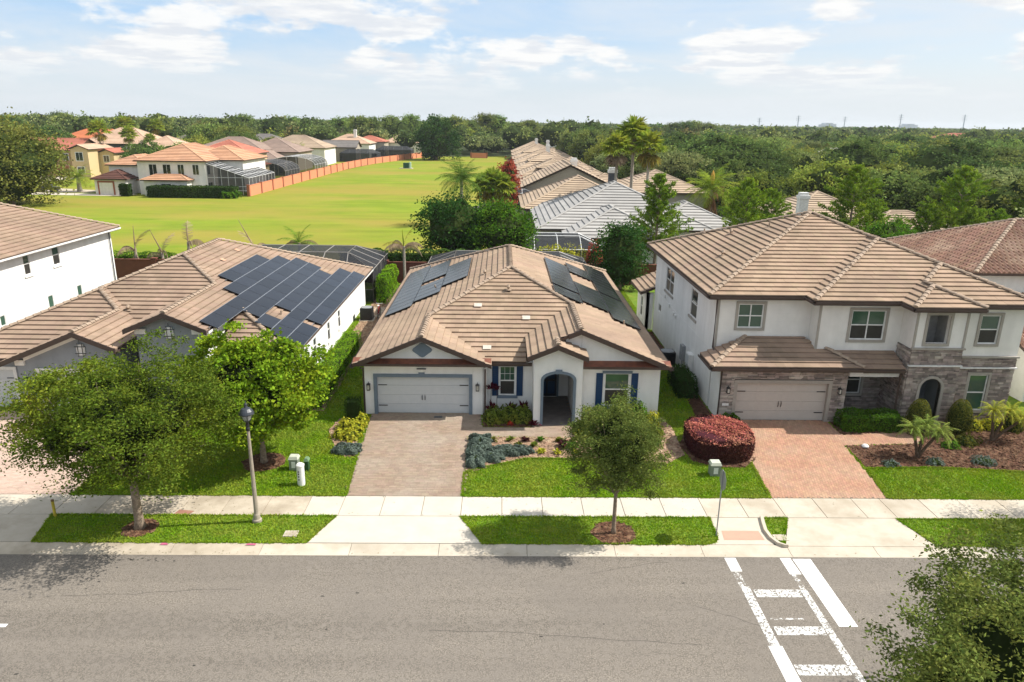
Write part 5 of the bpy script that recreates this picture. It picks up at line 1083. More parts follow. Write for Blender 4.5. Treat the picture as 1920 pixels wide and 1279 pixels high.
def mound(label, x, y, rx, ry, h, mt, size=.06, dens=500, seed=1, name='shrub', cat='shrub', top=2.0, jag=.06, side_mt=None, group=None, power=.6):
    """rounded shrub; power < 1 gives a flat clipped top"""
    r = np.random.default_rng(seed); A = 2 * math.pi * (rx * ry + (rx + ry) / 2 * h) * .7; n = int(A * dens)
    d = r.normal(size=(n, 3)); d[:, 2] = np.abs(d[:, 2]); d /= np.linalg.norm(d, axis=1, keepdims=True)
    q = np.sign(d) * np.abs(d) ** power; az = np.arctan2(d[:, 1], d[:, 0]); ph = r.uniform(0, 6.28, 2)
    k = 1 + jag * (np.sin(4 * az + ph[0]) + np.sin(7 * az + ph[1] + d[:, 2] * 4)) + r.normal(size=n) * .03
    nrm = np.sqrt(q[:, 0] ** 2 + q[:, 1] ** 2); lim = np.maximum(nrm, 1e-6)
    sc_ = np.where(nrm > 1, 1 / lim, 1.0)
    P = np.stack([q[:, 0] * sc_ * rx, q[:, 1] * sc_ * ry, q[:, 2] * h], 1) * k[:, None]
    bv, bf = blob((rx * .86, ry * .86, h * .9), r, 8, .04); bv[:, 2] = np.maximum(bv[:, 2], 0)
    nb = np.linalg.norm(bv / np.array([rx, ry, h]), axis=1, keepdims=True)
    o = surf_leaves(P, d.copy(), size, r, mt, name, core=(bv, bf)); o.location = (x, y, 0)
    if side_mt:
        me = o.data; me.materials.append(side_mt); side = (P[:, 2] < h * .80) ; mi = np.zeros(len(me.polygons), int); mi[:n][side] = 2; mi[n:] = 1; me.polygons.foreach_set('material_index', mi)
    if label: o['label'] = label
    if cat: o['category'] = cat
    if group: o['group'] = group
    return o
hedge('long low clipped hedge with bright top along the side wall of the solar-roof house', -10.05, -9.0, 34.2, 44.7, 1.15, M_HEDGE, .07, 380, 1)
hedge('tall bright green hedge beside the left screened pool cage', -10.0, -9.1, 56.5, 62, 2.2, M_HEDGE, .10, 260, 2, wob=.1)
hedge('dark clipped boxwood block at the left corner of the centre garage', -7.55, -6.85, 32.7, 33.4, 1.05, M_BOX, .05, 700, 3, wob=.02)
hedge('dark green hedge behind the back wall, beyond the drooping palm', -14.5, 3.0, 65.0, 66.4, 2.7, M_DKG, .16, 130, 4, wob=.12)
hedge('low green hedge behind the back wall next to the dead palms', -36, -30.5, 66.2, 67.6, 2.0, M_MIDG, .16, 120, 5, wob=.12)
hedge('glossy green hedge under the porch window of the cream house', 16.6, 19.55, 31.75, 32.75, .85, M_MIDG, .09, 480, 6, wob=.07)
hedge('long dark clipped hedge before the big orange-roofed house across the meadow', -65.1, -49.3, 135.2, 138.2, 2.0, M_BOX, .3, 40, 7, wob=.06)
hedge('square dark shrub at the corner of the distant garage', -70.9, -69.2, 136.8, 138.2, 2.2, M_BOX, .3, 60, 8, name='shrub', cat='shrub')
hedge('narrow side-yard shrub beside the air conditioner of the cream house', 9.6, 10.6, 36.0, 38.6, 1.1, M_DKG, .09, 300, 9, name='shrub', cat='shrub')
def clipped_oval(label, x, y, rx, ry, h, mt, side_mt, size, dens, seed):
    r = np.random.default_rng(seed); n1 = int(math.pi * rx * ry * dens * 1.3); n2 = int(math.pi * (rx + ry) * h * dens)
    a = r.uniform(0, 6.283, n1); q = np.sqrt(r.uniform(0, 1, n1)); sq = lambda a: (np.abs(np.cos(a)) ** 2.8 + np.abs(np.sin(a)) ** 2.8) ** (-1 / 2.8)
    wv = lambda X, Y: .05 * np.sin(X * 2.3) + .045 * np.sin(Y * 2.9 + 1) + .03 * np.sin(X * 6.1 + Y * 4.7)
    X, Y = q * sq(a) * rx * np.cos(a), q * sq(a) * ry * np.sin(a); P1 = np.stack([X, Y, h * (1 - .16 * q ** 5) + wv(X, Y)], 1) + r.normal(size=(n1, 3)) * np.array([.02, .02, .04]); N1 = np.tile([0., 0, 1], (n1, 1))
    a = r.uniform(0, 6.283, n2); z = r.uniform(0, 1, n2); k = 1 - .10 * z ** 7 - .10 * (1 - z) ** 3; X, Y = sq(a) * rx * np.cos(a) * k, sq(a) * ry * np.sin(a) * k
    P2 = np.stack([X, Y, z * h * .97], 1) + r.normal(size=(n2, 3)) * .025; N2 = np.stack([np.cos(a), np.sin(a), 0 * a], 1)
    t = np.linspace(0, 6.283, 29)[:-1]; ring = lambda k, z: np.stack([sq(t) * rx * np.cos(t) * k, sq(t) * ry * np.sin(t) * k, np.full(28, z)], 1)
    bv = np.vstack([ring(.84, 0), ring(.93, h * .5), ring(.92, h * .88), ring(.80, h * .955), [[0, 0, h * .955]]]); bf = [(l * 28 + i, l * 28 + (i + 1) % 28, (l + 1) * 28 + (i + 1) % 28, (l + 1) * 28 + i) for l in range(3) for i in range(28)] + [(84 + i, 84 + (i + 1) % 28, 112, 112) for i in range(28)]
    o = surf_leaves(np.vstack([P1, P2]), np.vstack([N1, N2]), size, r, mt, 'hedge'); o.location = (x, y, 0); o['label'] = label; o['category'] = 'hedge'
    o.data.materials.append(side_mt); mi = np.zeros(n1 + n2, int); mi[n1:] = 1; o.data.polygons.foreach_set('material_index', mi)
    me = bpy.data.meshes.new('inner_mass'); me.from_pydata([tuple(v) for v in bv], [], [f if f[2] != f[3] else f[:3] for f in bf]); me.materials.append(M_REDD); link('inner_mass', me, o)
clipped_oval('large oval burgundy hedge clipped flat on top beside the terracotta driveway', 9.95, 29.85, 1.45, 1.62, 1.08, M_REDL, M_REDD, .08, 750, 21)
mound('small bright green shrub at the left corner of the tan garage', 11.35, 32.55, .42, .38, .55, M_MIDG, .08, 700, 22)
mound('blue-grey juniper patch at the left edge of the driveway', -6.75, 29.35, .62, .42, .32, M_JUN, .09, 1400, 23, jag=.1, power=.8)
jp = [(-.85, 30.25, .55, .6, .34), (-.95, 29.3, .48, .75, .36), (-1.0, 28.3, .42, .6, .34), (-.25, 28.75, .5, .5, .32), (.35, 29.25, .75, .38, .34), (1.0, 29.3, .5, .3, .3)]
jl = ['blue-grey juniper at the top left of the front bed', 'blue-grey juniper halfway down the driveway side of the bed', 'blue-grey juniper at the lower left corner of the front bed', 'blue-grey juniper filling the curve of the bed edge', 'spreading blue-grey juniper mound inside the bed', 'small blue-grey juniper at the right end of the patch']
for i, (x, y, a, c, h) in enumerate(jp): mound(jl[i], x, y, a, c, h, M_JUN, .085, 1500, 30 + i, jag=.12, power=.8, group='juniper patch in the front bed')
def spiky(label, x, y, s, mt, n=26, seed=1, cat='plant', name='plant', wid=.16, group=None, tall=1.0):
    r = random.Random(seed); b = MB()
    for i in range(n):
        a = r.uniform(0, 6.28); e = r.uniform(.35, 1.25); L_ = s * r.uniform(.6, 1.1); d = Vector((math.cos(a) * math.cos(e), math.sin(a) * math.cos(e), math.sin(e) * tall)); t = Vector((-math.sin(a), math.cos(a), 0))
        p0 = Vector((r.uniform(-.08, .08) * s, r.uniform(-.08, .08) * s, s * .05)); p1 = p0 + d * L_ * .55; p2 = p1 + (d + Vector((0, 0, -.7))) * L_ * .45; w_ = s * wid * .5
        b.add([p0, p1 - t * w_, p1 + t * w_, p2], [(0, 1, 3, 2)])
    o = b.build(name, [mt], None); o.location = (x, y, .01)
    if label: o['label'] = label
    if cat: o['category'] = cat
    if group: o['group'] = group
    return o
# foundation bed by the entry
mound('croton shrub beside the garage in the entry bed', -.25, 32.85, .48, .55, .62, M_CROT, .11, 420, 41, jag=.14, power=.9)
mound('croton shrub in the middle of the entry bed', .45, 33.0, .48, .6, .68, M_CROT, .11, 420, 42, jag=.14, power=.9)
mound('croton shrub against the entry tower', 1.15, 32.95, .45, .55, .66, M_CROT, .11, 420, 43, jag=.14, power=.9)
for i, (x, y, z, s) in enumerate(((-.45, 33.8, 1.35, .42), (-.15, 33.9, 1.25, .36))):
    t = thing('ti_plant', ['tall maroon ti plant nearest the garage downspout', 'maroon ti plant just left of the window shutter'][i], 'plant', (x, y, 0)); MB().tube([(x, y, 0), (x + .03, y, z)], .015, 5).build('stem', [M_RBARK], t)
    o = spiky(None, x, y, s, M_TI, 26, 50 + i, cat=None, name='leaves', wid=.28, tall=1.2); o.location = (x, y, z - .02); o.parent = t; o.matrix_parent_inverse = Matrix.Translation(-t.location)
for i, (x, y) in enumerate(((-.3, 33.6), (.55, 33.75), (1.2, 33.7))):
    spiky(['dark maroon ti plant low beside the downspout', 'dark maroon ti plant under the window sill', 'dark maroon ti plant by the tower corner'][i], x, y, .62, M_TI, 30, 55 + i, wid=.25, tall=1.6)
spiky('red flowering bromeliad at the front of the entry bed', .55, 32.35, .3, M_REDFL, 20, 60, wid=.4); spiky('pink cordyline at the foot of the entry arch', 1.72, 32.3, .45, M_TI, 22, 61, wid=.25)
# shrubs below the right window
for i, (x, y, a, h, m, lb) in enumerate(((4.35, 32.7, .32, .5, M_TI, 'maroon shrub right of the entry arch'), (5.0, 32.9, .5, .75, M_MIDG, 'green shrub under the right window, left end'), (5.9, 32.9, .5, .7, M_CROT, 'variegated shrub under the middle of the right window'), (6.8, 32.9, .5, .95, M_MIDG, 'tall green shrub at the right end of the window'), (7.5, 32.6, .4, .6, M_YEL, 'yellow shrub at the right corner of the centre house'), (4.0, 31.4, .5, .5, M_YEL, 'yellow-green shrub at the end of the front walk'), (7.4, 31.4, .45, .4, M_CROT, 'low croton at the right end of the front bed'))):
    mound(lb, x, y, a, a * .9, h, m, .10, 420, 70 + i, jag=.15, power=.9)
for i, (x, y, a, h) in enumerate(((-6.85, 31.6, .4, .42), (-7.35, 31.9, .38, .4), (-6.9, 30.7, .42, .4), (-7.45, 30.9, .34, .36), (-6.65, 32.3, .28, .5))):
    mound(['yellow variegated shrub in the middle of the side bed', 'yellow variegated shrub at the lawn edge of the side bed', 'yellow variegated shrub next to the driveway', 'yellow variegated shrub above the blue juniper', 'yellow variegated shrub nearest the boxwood block'][i], x, y, a, a, h, M_YEL, .12, 380, 80 + i, jag=.2, power=1.0, group='yellow shrubs left of the driveway')
# small new plants in rows in the pale mulch
rows = [(-.3, 30.5), (.5, 30.55), (1.2, 30.5), (1.9, 30.55), (2.8, 30.5), (3.5, 30.5), (.9, 29.95), (1.6, 29.95), (2.9, 29.9), (3.3, 29.85), (1.9, 29.3), (2.6, 29.25), (3.4, 29.2), (4.5, 30.4), (5.4, 30.2), (6.3, 30.3), (7.0, 29.6), (5.9, 29.4), (4.6, 29.2)]
ks = [M_OLIVE, M_CROT, M_REDD, M_MIDG, M_OLIVE, M_CROT]; kn = {M_OLIVE.name: 'golden-green', M_CROT.name: 'mottled green', M_REDD.name: 'dark red', M_MIDG.name: 'leafy green', M_YEL.name: 'yellow'}
pos = ['back row, nearest the driveway', 'back row, second from the driveway', 'back row, below the window', 'back row, below the tower wall', 'back row, before the arch', 'back row, end of the walk', 'middle row, left one', 'middle row, above the juniper', 'middle row, larger one', 'middle row, beside the larger one', 'front row, next to the juniper', 'front row, centre', 'front row, right one', 'behind the street oak crown, upper left', 'behind the street oak crown, upper middle', 'behind the street oak crown, upper right', 'lower right part of the bed', 'below the street oak crown, middle', 'below the street oak crown, left']
for i, (x, y) in enumerate(rows):
    m = [M_YEL if i in (10, 11, 12) else ks[i % 6]][0]
    spiky('small %s plant in the mulch bed, %s' % (kn[m.name], pos[i]), x, y, .34 if i not in (8, 9) else .5, m, 34, 100 + i, wid=.3, group='new plants in the front bed')
# right neighbour bed
for i, (x, y) in enumerate(((20.15, 31.75), (22.15, 31.75))):
    r = np.random.default_rng(90 + i); n = 4200; h = 1.75; z = r.uniform(0, 1, n); a = r.uniform(0, 6.28, n); rr = .56 * np.sqrt(np.maximum(0, 1 - ((z - .32) / .70) ** 2)); rr *= (1 + .04 * np.sin(5 * a))
    P = np.stack([rr * np.cos(a), rr * np.sin(a), z * h], 1); N_ = np.stack([np.cos(a), np.sin(a), (z - .3) * 1.2], 1); N_ /= np.linalg.norm(N_, axis=1, keepdims=True)
    bv, bf = blob((.5, .5, .82), r, 8, .01); bv[:, 2] += .8
    o = surf_leaves(P, N_, .055, r, M_OLIVE, 'shrub', core=(bv, bf)); o.location = (x, y, 0); o['label'] = ['golden-green egg-shaped topiary left of the arched entry', 'golden-green egg-shaped topiary right of the arched entry'][i]; o['category'] = 'topiary'
for i, (x, y, a, h, m, lb) in enumerate(((23.2, 32.3, .5, .5, M_YEL, 'yellow shrub under the ground-floor window of the cream house'), (24.2, 32.3, .5, .55, M_YEL, 'yellow shrub right of the window palm'), (21.9, 30.6, .55, .4, M_OLIVE, 'olive shrub right of the first small palm'), (25.2, 32.2, .5, .9, M_OLIVE, 'olive shrub at the right corner of the cream house'), (20.9, 30.2, .4, .3, M_MIDG, 'low green plant beside the first small palm'), (19.2, 28.55, .4, .22, M_JUN, 'grey-green groundcover in front of the first small palm'), (17.1, 28.3, .35, .22, M_JUN, 'grey-green groundcover at the front corner of the dark bed'), (21.4, 28.6, .5, .25, M_JUN, 'grey-green groundcover in the middle of the dark bed'), (25.0, 29.2, .6, .25, M_OLIVE, 'olive groundcover at the right of the dark bed'))):
    mound(lb, x, y, a, a * .8, h, m, .09, 420, 120 + i, jag=.18, power=1.0)
# ------------------------------------------------------------------ palms
def frond_feather(b, base, az, el, L_, droop, wid, r, nl=16, hang=False):
    d = Vector((math.cos(az), math.sin(az), 0)); t = Vector((-math.sin(az), math.cos(az), 0)); pts = []; p = Vector(base); a = el; seg = 7
    for i in range(seg + 1): pts.append(p.copy()); p = p + (d * math.cos(a) + Vector((0, 0, math.sin(a)))) * (L_ / seg); a -= droop / seg
    for i in range(seg):
        q0, q1 = pts[i], pts[i + 1]; up = (q1 - q0).cross(t).normalized(); b.add([q0 - t * .02, q0 + t * .02, q1 + t * .015, q1 - t * .015], [(0, 1, 2, 3)])
    for k in range(nl):
        f = (k + 1.5) / (nl + 1.5); i = min(seg - 1, int(f * seg)); q = pts[i].lerp(pts[i + 1], f * seg - i); dd = (pts[i + 1] - pts[i]).normalized()
        w_ = wid * math.sin(math.pi * min(1, .12 + f * .93)) ** .6 * r.uniform(.85, 1.1)
        for s in (-1, 1):
            e = q + (t * s * .8 + dd * .6).normalized() * w_ + Vector((0, 0, -w_ * r.uniform(.15, .5))); g = dd * (L_ / nl * .42)
            if hang: e = q + t * s * w_ * .35 + Vector((0, 0, -w_ * r.uniform(1.0, 1.9))); g = g * 1.5
            b.add([q - g * .6, q + g * .6, e + g * .25, e - g * .1], [(0, 1, 2, 3)])
def frond_fan(b, base, az, el, L_, droop, R_, r, nb=11):
    d = Vector((math.cos(az) * math.cos(el), math.sin(az) * math.cos(el), math.sin(el))); c = Vector(base) + d * L_; b.tube([base, c], [.03, .02], 3, cap=False)
    t = Vector((-math.sin(az), math.cos(az), 0)); u = d.cross(t)
    for k in range(nb):
        a = -2.1 + 4.2 * k / (nb - 1); v = (d * math.cos(a) + t * math.sin(a)).normalized(); e = c + v * R_ * r.uniform(.85, 1.05) + Vector((0, 0, -droop * R_ * r.uniform(.4, 1.0))); s = v.cross(Vector((0, 0, 1))).normalized() * R_ * .10
        m = c + (e - c) * .55 + Vector((0, 0, .08 * R_)); b.add([c, m - s, e, m + s], [(0, 1, 2, 3)])
def palm_meshes(kind, h, seed, L_=2.0, n=22, tr=.15, lean=(0, 0), dead=8, mt=None, dm=None, nl=16, skirt=0):
    r = random.Random(seed); top = (lean[0], lean[1], h)
    tb = MB(); tb.tube([(0, 0, -.1), (lean[0] * .2, lean[1] * .2, h * .3), (lean[0] * .6, lean[1] * .6, h * .7), top], [tr * 1.35, tr, tr * .9, tr * .85], 8)
    tmesh = tb.mesh('trunk', [M_PBARK]); g = MB(); dd = MB()
    for i in range(n):
        az = i * 2.4 + r.uniform(-.3, .3); f = i / n; el = 1.35 - 1.55 * f + r.uniform(-.12, .12)
        if kind == 'feather': frond_feather(g, top, az, el, L_ * r.uniform(.85, 1.1), 1.1 + .6 * f, L_ * .26, r, nl)
        else: frond_fan(g, top, az, el, L_ * .55 * r.uniform(.8, 1.1), .25 + .5 * f, L_ * .5, r, 15)
    for i in range(dead):
        az = r.uniform(0, 6.28); el = r.uniform(-1.25, -.5) if kind == 'fan' else r.uniform(.2, 1.0)
        if kind == 'feather': frond_feather(dd, (top[0], top[1], h - .15), az, el, L_ * r.uniform(.6, 1.1), el + r.uniform(1.35, 1.6), L_ * .11, r, nl + 14, True)
        else: frond_fan(dd, (top[0], top[1], h - .25), az, el, L_ * .45 * r.uniform(.7, 1.1), .5, L_ * .42, r, 8)
    for i in range(skirt):
        az = r.uniform(0, 6.28); z = h - .2 - r.uniform(0, .8); frond_feather(dd, (top[0], top[1], z), az, -1.0, min(h * .8, L_ * .85) * r.uniform(.6, 1.1), .55, L_ * .09, r, 18, True)
    return tmesh, g.mesh('fronds', [mt or M_PALM]), (dd.mesh('dead_fronds', [dm or M_DEADP]) if dead or skirt else None)
def palm(label, loc, ms, group=None, rz=0, s=1.0, name='palm_tree'):
    t = thing(name, label, 'palm tree', loc, group, local=True, rz=rz); t.scale = (s, s, s); link('trunk', ms[0], t); link('fronds', ms[1], t)
    if ms[2]: link('dead_fronds', ms[2], t)
    return t
# pygmy palms in the dark bed
def robellini(label, x, y, seed, stems):
    t = thing('pygmy_date_palm', label, 'palm', (x, y, 0)); r = random.Random(seed)
    for dx, dy, h in stems:
        MB().tube([(x, y, 0), (x + dx * .35, y + dy * .35, h * .4), (x + dx, y + dy, h)], [.075, .065, .07], 7).build('stem', [M_RBARK], t)
        g = MB()
        for i in range(24): frond_feather(g, (x + dx, y + dy, h), i * 2.4 + r.random() * .4, 1.25 - 1.35 * i / 24, .82 * r.uniform(.85, 1.1), 1.5, .17, r, 18)
        g.build('fronds', [M_PALM if seed != 1 else leafmat('light_palm_fronds', (.24, .30, .06), (.15, .22, .04), (.32, .34, .08), island=.3)], t)
robellini('multi-stemmed pygmy date palm with pale arching fronds near the terracotta walk', 18.75, 29.1, 1, [(-.35, .1, 1.35), (.25, .2, 1.45), (.75, -.05, 1.25)])
robellini('multi-stemmed pygmy date palm in front of the right ground-floor window', 23.3, 30.9, 2, [(-.15, .1, 1.5), (.65, .15, 1.45), (1.3, .0, 1.2)])
# queen palm with brown drooping fronds behind the yards
PQ = palm_meshes('feather', 3.5, 5, L_=2.5, n=2, tr=.13, dead=8, mt=M_PALMY, nl=22)
palm('pale-trunked palm with drooping brown fronds in front of the back wall', (-8.6, 63.6, 0), PQ)
PG = palm_meshes('feather', 2.9, 6, L_=2.4, n=9, tr=.15, dead=4, mt=M_MIDG, nl=26)
palm('half-dead palm with one green frond tuft beyond the left pool cage', (-19.2, 68.5, 0), PG)
PD = [palm_meshes('feather', h, 7 + i, L_=2.7, n=1, tr=.14, dead=3 + i, mt=M_DEADP, nl=18, skirt=12) for i, h in enumerate((2.7, 3.0, 2.3))]
palm('leafless brown palm nearest the white two-storey house, shaggiest of the dead palms', (-33.2, 65.4, 0), PD[0], 'dead palms behind the solar-roof house'); palm('leafless brown palm standing second from the white two-storey house', (-30.9, 65.6, 0), PD[2], 'dead palms behind the solar-roof house', 1.0)
palm('leafless brown palm with an upright spear, right of the other two by the meadow', (-29.3, 67.6, 0), PD[1], 'dead palms behind the solar-roof house', 2.0); palm('small dead palm stump with one long spear above the roof ridge', (-23.5, 68.5, 0), PD[2], None, 3.1)
def spear(parent, p, d, m): 
    q = MB(); q.tube([(0, 0, p), (d[0] * .5, 0, p + d[1] * .5), (d[0], 0, p + d[1])], [.07, .05, .015], 5); o = q.build('spear', [m], parent)
pl = {o['label']: o for o in bpy.data.objects if o.get('category') == 'palm tree'}
for k, o in pl.items():
    if k.startswith('leafless') or k.startswith('small dead'): spear(o, 2.4, (1.3, 2.7) if 'stump' in k else ((.1, 2.4) if 'second' not in k else (-.9, 2.1)), M_DEADP)
    if k.startswith('pale-trunked'): spear(o, 3.4, (-.1, 1.6), M_PALM)
# tall washingtonia trio, and other palms
PW_ = palm_meshes('fan', 11.0, 21, L_=2.6, n=30, tr=.20, dead=26, nl=10)
PW2 = palm_meshes('fan', 11.2, 22, L_=2.7, n=26, tr=.20, dead=40, nl=10, dm=M_PALMY)
palm('tall fan palm behind the pale grey roof, leftmost and greenest of three', (15.1, 97, 0), PW_, 'tall fan palms behind the pale grey roof')
palm('tallest fan palm of the three behind the pale grey roof', (17.9, 101, 0), PW_, 'tall fan palms behind the pale grey roof', 1.2, 1.16)
palm('tall fan palm with a yellow skirt, rightmost of three behind the pale grey roof', (19.3, 97, 0), PW2, 'tall fan palms behind the pale grey roof', .5, 1.0)
PC = palm_meshes('feather', 6.2, 23, L_=4.2, n=34, tr=.24, dead=5, nl=26, skirt=46, dm=M_RUST, mt=M_PALM)
pc = palm('broad palm with a long rust-brown skirt of dead fronds left of the pines', (26.8, 93, 0), PC)
q = MB(); q.lathe([(.02, 6.3), (.22, 6.9), (.3, 7.6), (.2, 8.2), (.02, 8.7)], 9); q.build('seed_head', [mat('orange_seed_head', (.62, .36, .06), (.5, .25, .05), scale=6, rough=.9)], pc)
PB = palm_meshes('feather', 5.3, 24, L_=3.6, n=34, tr=.2, dead=0, nl=30, mt=leafmat('green_palm_fronds', (.11, .19, .03), (.07, .13, .02), (.18, .25, .035), island=.3))
palm('dark green feather palm at the right edge of the meadow', (-5.6, 103, 0), PB, None, 0, 1.2)
PS = palm_meshes('fan', 4.6, 25, L_=2.6, n=34, tr=.2, dead=12, nl=10, dm=M_PALMY)
for i, (x, y, s, lb) in enumerate(((-2.6, 112, 1.0, 'left fan palm of the cluster at the meadow edge'), (-1.3, 113, 1.1, 'middle fan palm of the cluster at the meadow edge'), (.0, 111.5, 1.02, 'right fan palm of the cluster, next to the red-leaved tree'))): palm(lb, (x, y, 0), PS, 'fan palm cluster at the meadow edge', i * 1.3, s)
PFL = palm_meshes('fan', 11, 26, L_=3.2, n=26, tr=.24, dead=14, nl=8, dm=M_PALMY)
for i, (x, y, s, lb) in enumerate(((-101.5, 190, .98, 'fan palm in front of the slate-walled house, leftmost tall palm'), (-117, 235, 1.06, 'tallest of the fan palms behind the big orange roof'), (-101.5, 205, .86, 'shorter fan palm below the tallest one, behind the big orange roof'), (-119, 260, 1.0, 'rightmost fan palm above the big orange roof'), (-100.5, 215, .72, 'low fan palm just left of the orange roof apex'))): palm(lb, (x, y, 0), PFL, 'tall fan palms in the far subdivision', i * .9, s)
PPN = palm_meshes('feather', 2.6, 27, L_=3.4, n=34, tr=.42, dead=0, nl=18)
palm('stout short palm by the street left of the distant garage', (-82.5, 144.5, 0), PPN)
PY = palm_meshes('feather', 3.5, 28, L_=2.4, n=18, tr=.14, dead=0, nl=14)
palm('small palm behind the orange wall in the distant back yards', (-63.5, 232, 0), PY, None, 0, 1.5)
# ------------------------------------------------------------------ pines (tiered, pale green) behind the right house
def pine_meshes(h, seed, R_=3.2, lev=14, r0=.13):
    r = np.random.default_rng(seed); rr = random.Random(seed); tb = MB(); tb.tube([(0, 0, -.1), (.05, .03, h * .5), (0, 0, h * .97)], [r0 * 1.3, r0 * .8, .02], 7); P = []
    for i in range(lev):
        f = i / (lev - 1); z = h * (.16 + .80 * f); R0 = R_ * (1 - f) ** .6 * rr.uniform(.6, 1.2) + .3; nb = 6 if f < .8 else 4
        for k in range(nb):
            a = k * 6.283 / nb + i * .7 + rr.uniform(-.25, .25); L_ = R0 * rr.uniform(.6, 1.15); p1 = Vector((math.cos(a) * L_, math.sin(a) * L_, z + L_ * .42)); p0 = Vector((0, 0, z - .1)); tb.tube([p0, p1], [.03, .008], 3, cap=False)
            t = r.uniform(.3, 1.08, 130)[:, None]; q = np.array(p0) * (1 - t) + np.array(p1) * t + r.normal(size=(130, 3)) * np.array([.13, .13, .10]); q[:, 2] += .10; P.append(q)
    P = np.vstack(P); V, F = leaf_quads(P, .36, r, aspect=.26, flat=1.3)
    return npmesh('crown', V, F, M_PINE), tb.mesh('trunk', [M_BARK])
PI = [pine_meshes(9.2, 31), pine_meshes(9.8, 32, 3.3), pine_meshes(8.0, 33, 3.0)]
for i, (x, y, s, k, lb) in enumerate(((15.9, 73.5, 1.02, 0, 'upright pine standing in front of the pale grey roof'), (25.3, 74.5, .92, 1, 'pine right of the skirted palm, above the tan roof slope'), (30.8, 77, .66, 2, 'small pine between the skirted palm and the white chimney'),
        (33.2, 74, .62, 0, 'short pine left of the white chimney'), (36.4, 75, 1.06, 1, 'tall pine right of the white chimney'), (44.6, 75, .82, 2, 'left pine of the pair near the right edge'), (48.3, 76, 1.06, 1, 'tall pine of the pair near the right edge'), (52.8, 76, .66, 0, 'small pine right of the tall pair'), (34.2, 75, .6, 2, 'stunted pine below the white chimney'),
        (28.4, 76, .8, 1, 'bushy pine just right of the rust-brown palm skirt'), (39.6, 76, .7, 0, 'small pine right of the tall central pine'), (42.4, 76.5, .6, 2, 'small pine left of the pair near the right edge'), (57.5, 78, .8, 1, 'pine nearest the right edge of the photo'), (47.8, 73, .8, 2, 'pine in front of the tall pine of the pair'))):
    tree('pine_tree', lb, 'tree', (x, y, 0), PI[k][0], PI[k][1], 'pines behind the cream house', i * 1.1, s)
# ------------------------------------------------------------------ mid-distance broadleaf trees
def bt(mt, R_, cz, seed, clumps=120, per=42, rc=1.0, size=.34, r0=.2, core=.72, aspect=.65):
    cm, cc = crown_mesh('crown', mt, R_, clumps, per, rc, size, seed, c=(0, 0, cz), core=core, shell=.75, lump=.22, aspect=aspect); tm = trunk_mesh('trunk', M_BARK, cz, r0, cc, cz * .55, seed, nb=10, n=6); return cm, tm
T1 = bt(M_DKG, (3.6, 3.2, 3.0), 4.0, 41, 150, 50, .9, .24); T2 = bt(M_MIDG, (3.2, 3.0, 3.0), 3.9, 42, 150, 50, .8, .24)
tree('broadleaf_tree', 'dark round tree behind the back wall, its crown blue-green, next to the meadow shadow', 'tree', (-4.4, 71.5, 0), T1[0], T1[1], None, 0, 1.05)
tree('broadleaf_tree', 'brighter green round tree touching the dark one behind the back wall', 'tree', (.1, 70, 0), T2[0], T2[1], None, 1, 1.0)
tree('broadleaf_tree', 'dark glossy tree between the centre house and the cream house', 'tree', (10.6, 62.6, 0), *bt(M_DKG, (2.3, 2.1, 2.9), 3.0, 43, 140, 46, .6, .20), None, .4, 1.0)
tree('broadleaf_tree', 'green shrubby tree left of the reddish barrel-tile roof ridge', 'tree', (35.9, 66, 0), *bt(M_MIDG, (2.9, 2.4, 2.6), 3.4, 44, 130, 46, .7, .22), None, .4, 1.0)
mound('yellow-green hedge in front of the arched white-framed pool cage', 5.4, 66.6, 3.0, 1.0, 3.0, M_YEL, .16, 120, 45, jag=.08, power=.8, name='hedge', cat='hedge')
mound('rust-tinted bush at the right end of the yellow-green hedge', 8.7, 66.3, .9, .8, 3.4, M_REDB, .16, 130, 46, jag=.1, power=.9)
mound('low green shrub at the near end of the orange wall', -50.4, 136.0, 1.8, 1.1, 1.3, M_MIDG, .3, 60, 47, jag=.15)
tree('broadleaf_tree', 'narrow red-leaved tree beside the fan palm cluster', 'tree', (1.2, 120, 0), *bt(M_REDB, (1.6, 1.6, 4.0), 4.4, 48, 90, 40, .6, .3), None, 0, 1.0)
tree('broadleaf_tree', 'massive dark tree standing alone at the far end of the meadow', 'tree', (-24.8, 283, 0), *bt(M_DKG, (7.6, 7, 7.2), 7.2, 49, 170, 40, 1.9, .8, .4), None, 0, 1.0)
tree('oak_tree', 'wide olive-green oak at the left edge of the photo beside the meadow', 'tree', (-80.5, 121, 0), *bt(leafmat('olive_oak_leaves', (.19, .205, .045), (.12, .14, .03), (.26, .255, .06)), (8.6, 8, 6.4), 6.6, 50, 260, 55, 1.7, .42, .45), None, 0, 1.0)
for i, (x, y) in enumerate(((-81.3, 112), (-79.3, 111.6))):
    r = np.random.default_rng(150 + i); n = 900; z = r.uniform(0, 1, n); a = r.uniform(0, 6.28, n); rr = .75 * (1 - z ** 3) ** .5; P = np.stack([rr * np.cos(a), rr * np.sin(a), z * 6.2], 1); N_ = np.stack([np.cos(a), np.sin(a), z * .2], 1)
    bv, bf = blob((.65, .65, 2.9), r, 7, .02); bv[:, 2] += 2.95; o = surf_leaves(P, N_, .32, r, M_DKG, 'cypress_tree', core=(bv, bf)); o.location = (x, y, 0); o['label'] = ['columnar cypress at the left edge, nearer the frame', 'columnar cypress right of its twin at the left edge'][i]; o['category'] = 'tree'; o['group'] = 'columnar cypresses'
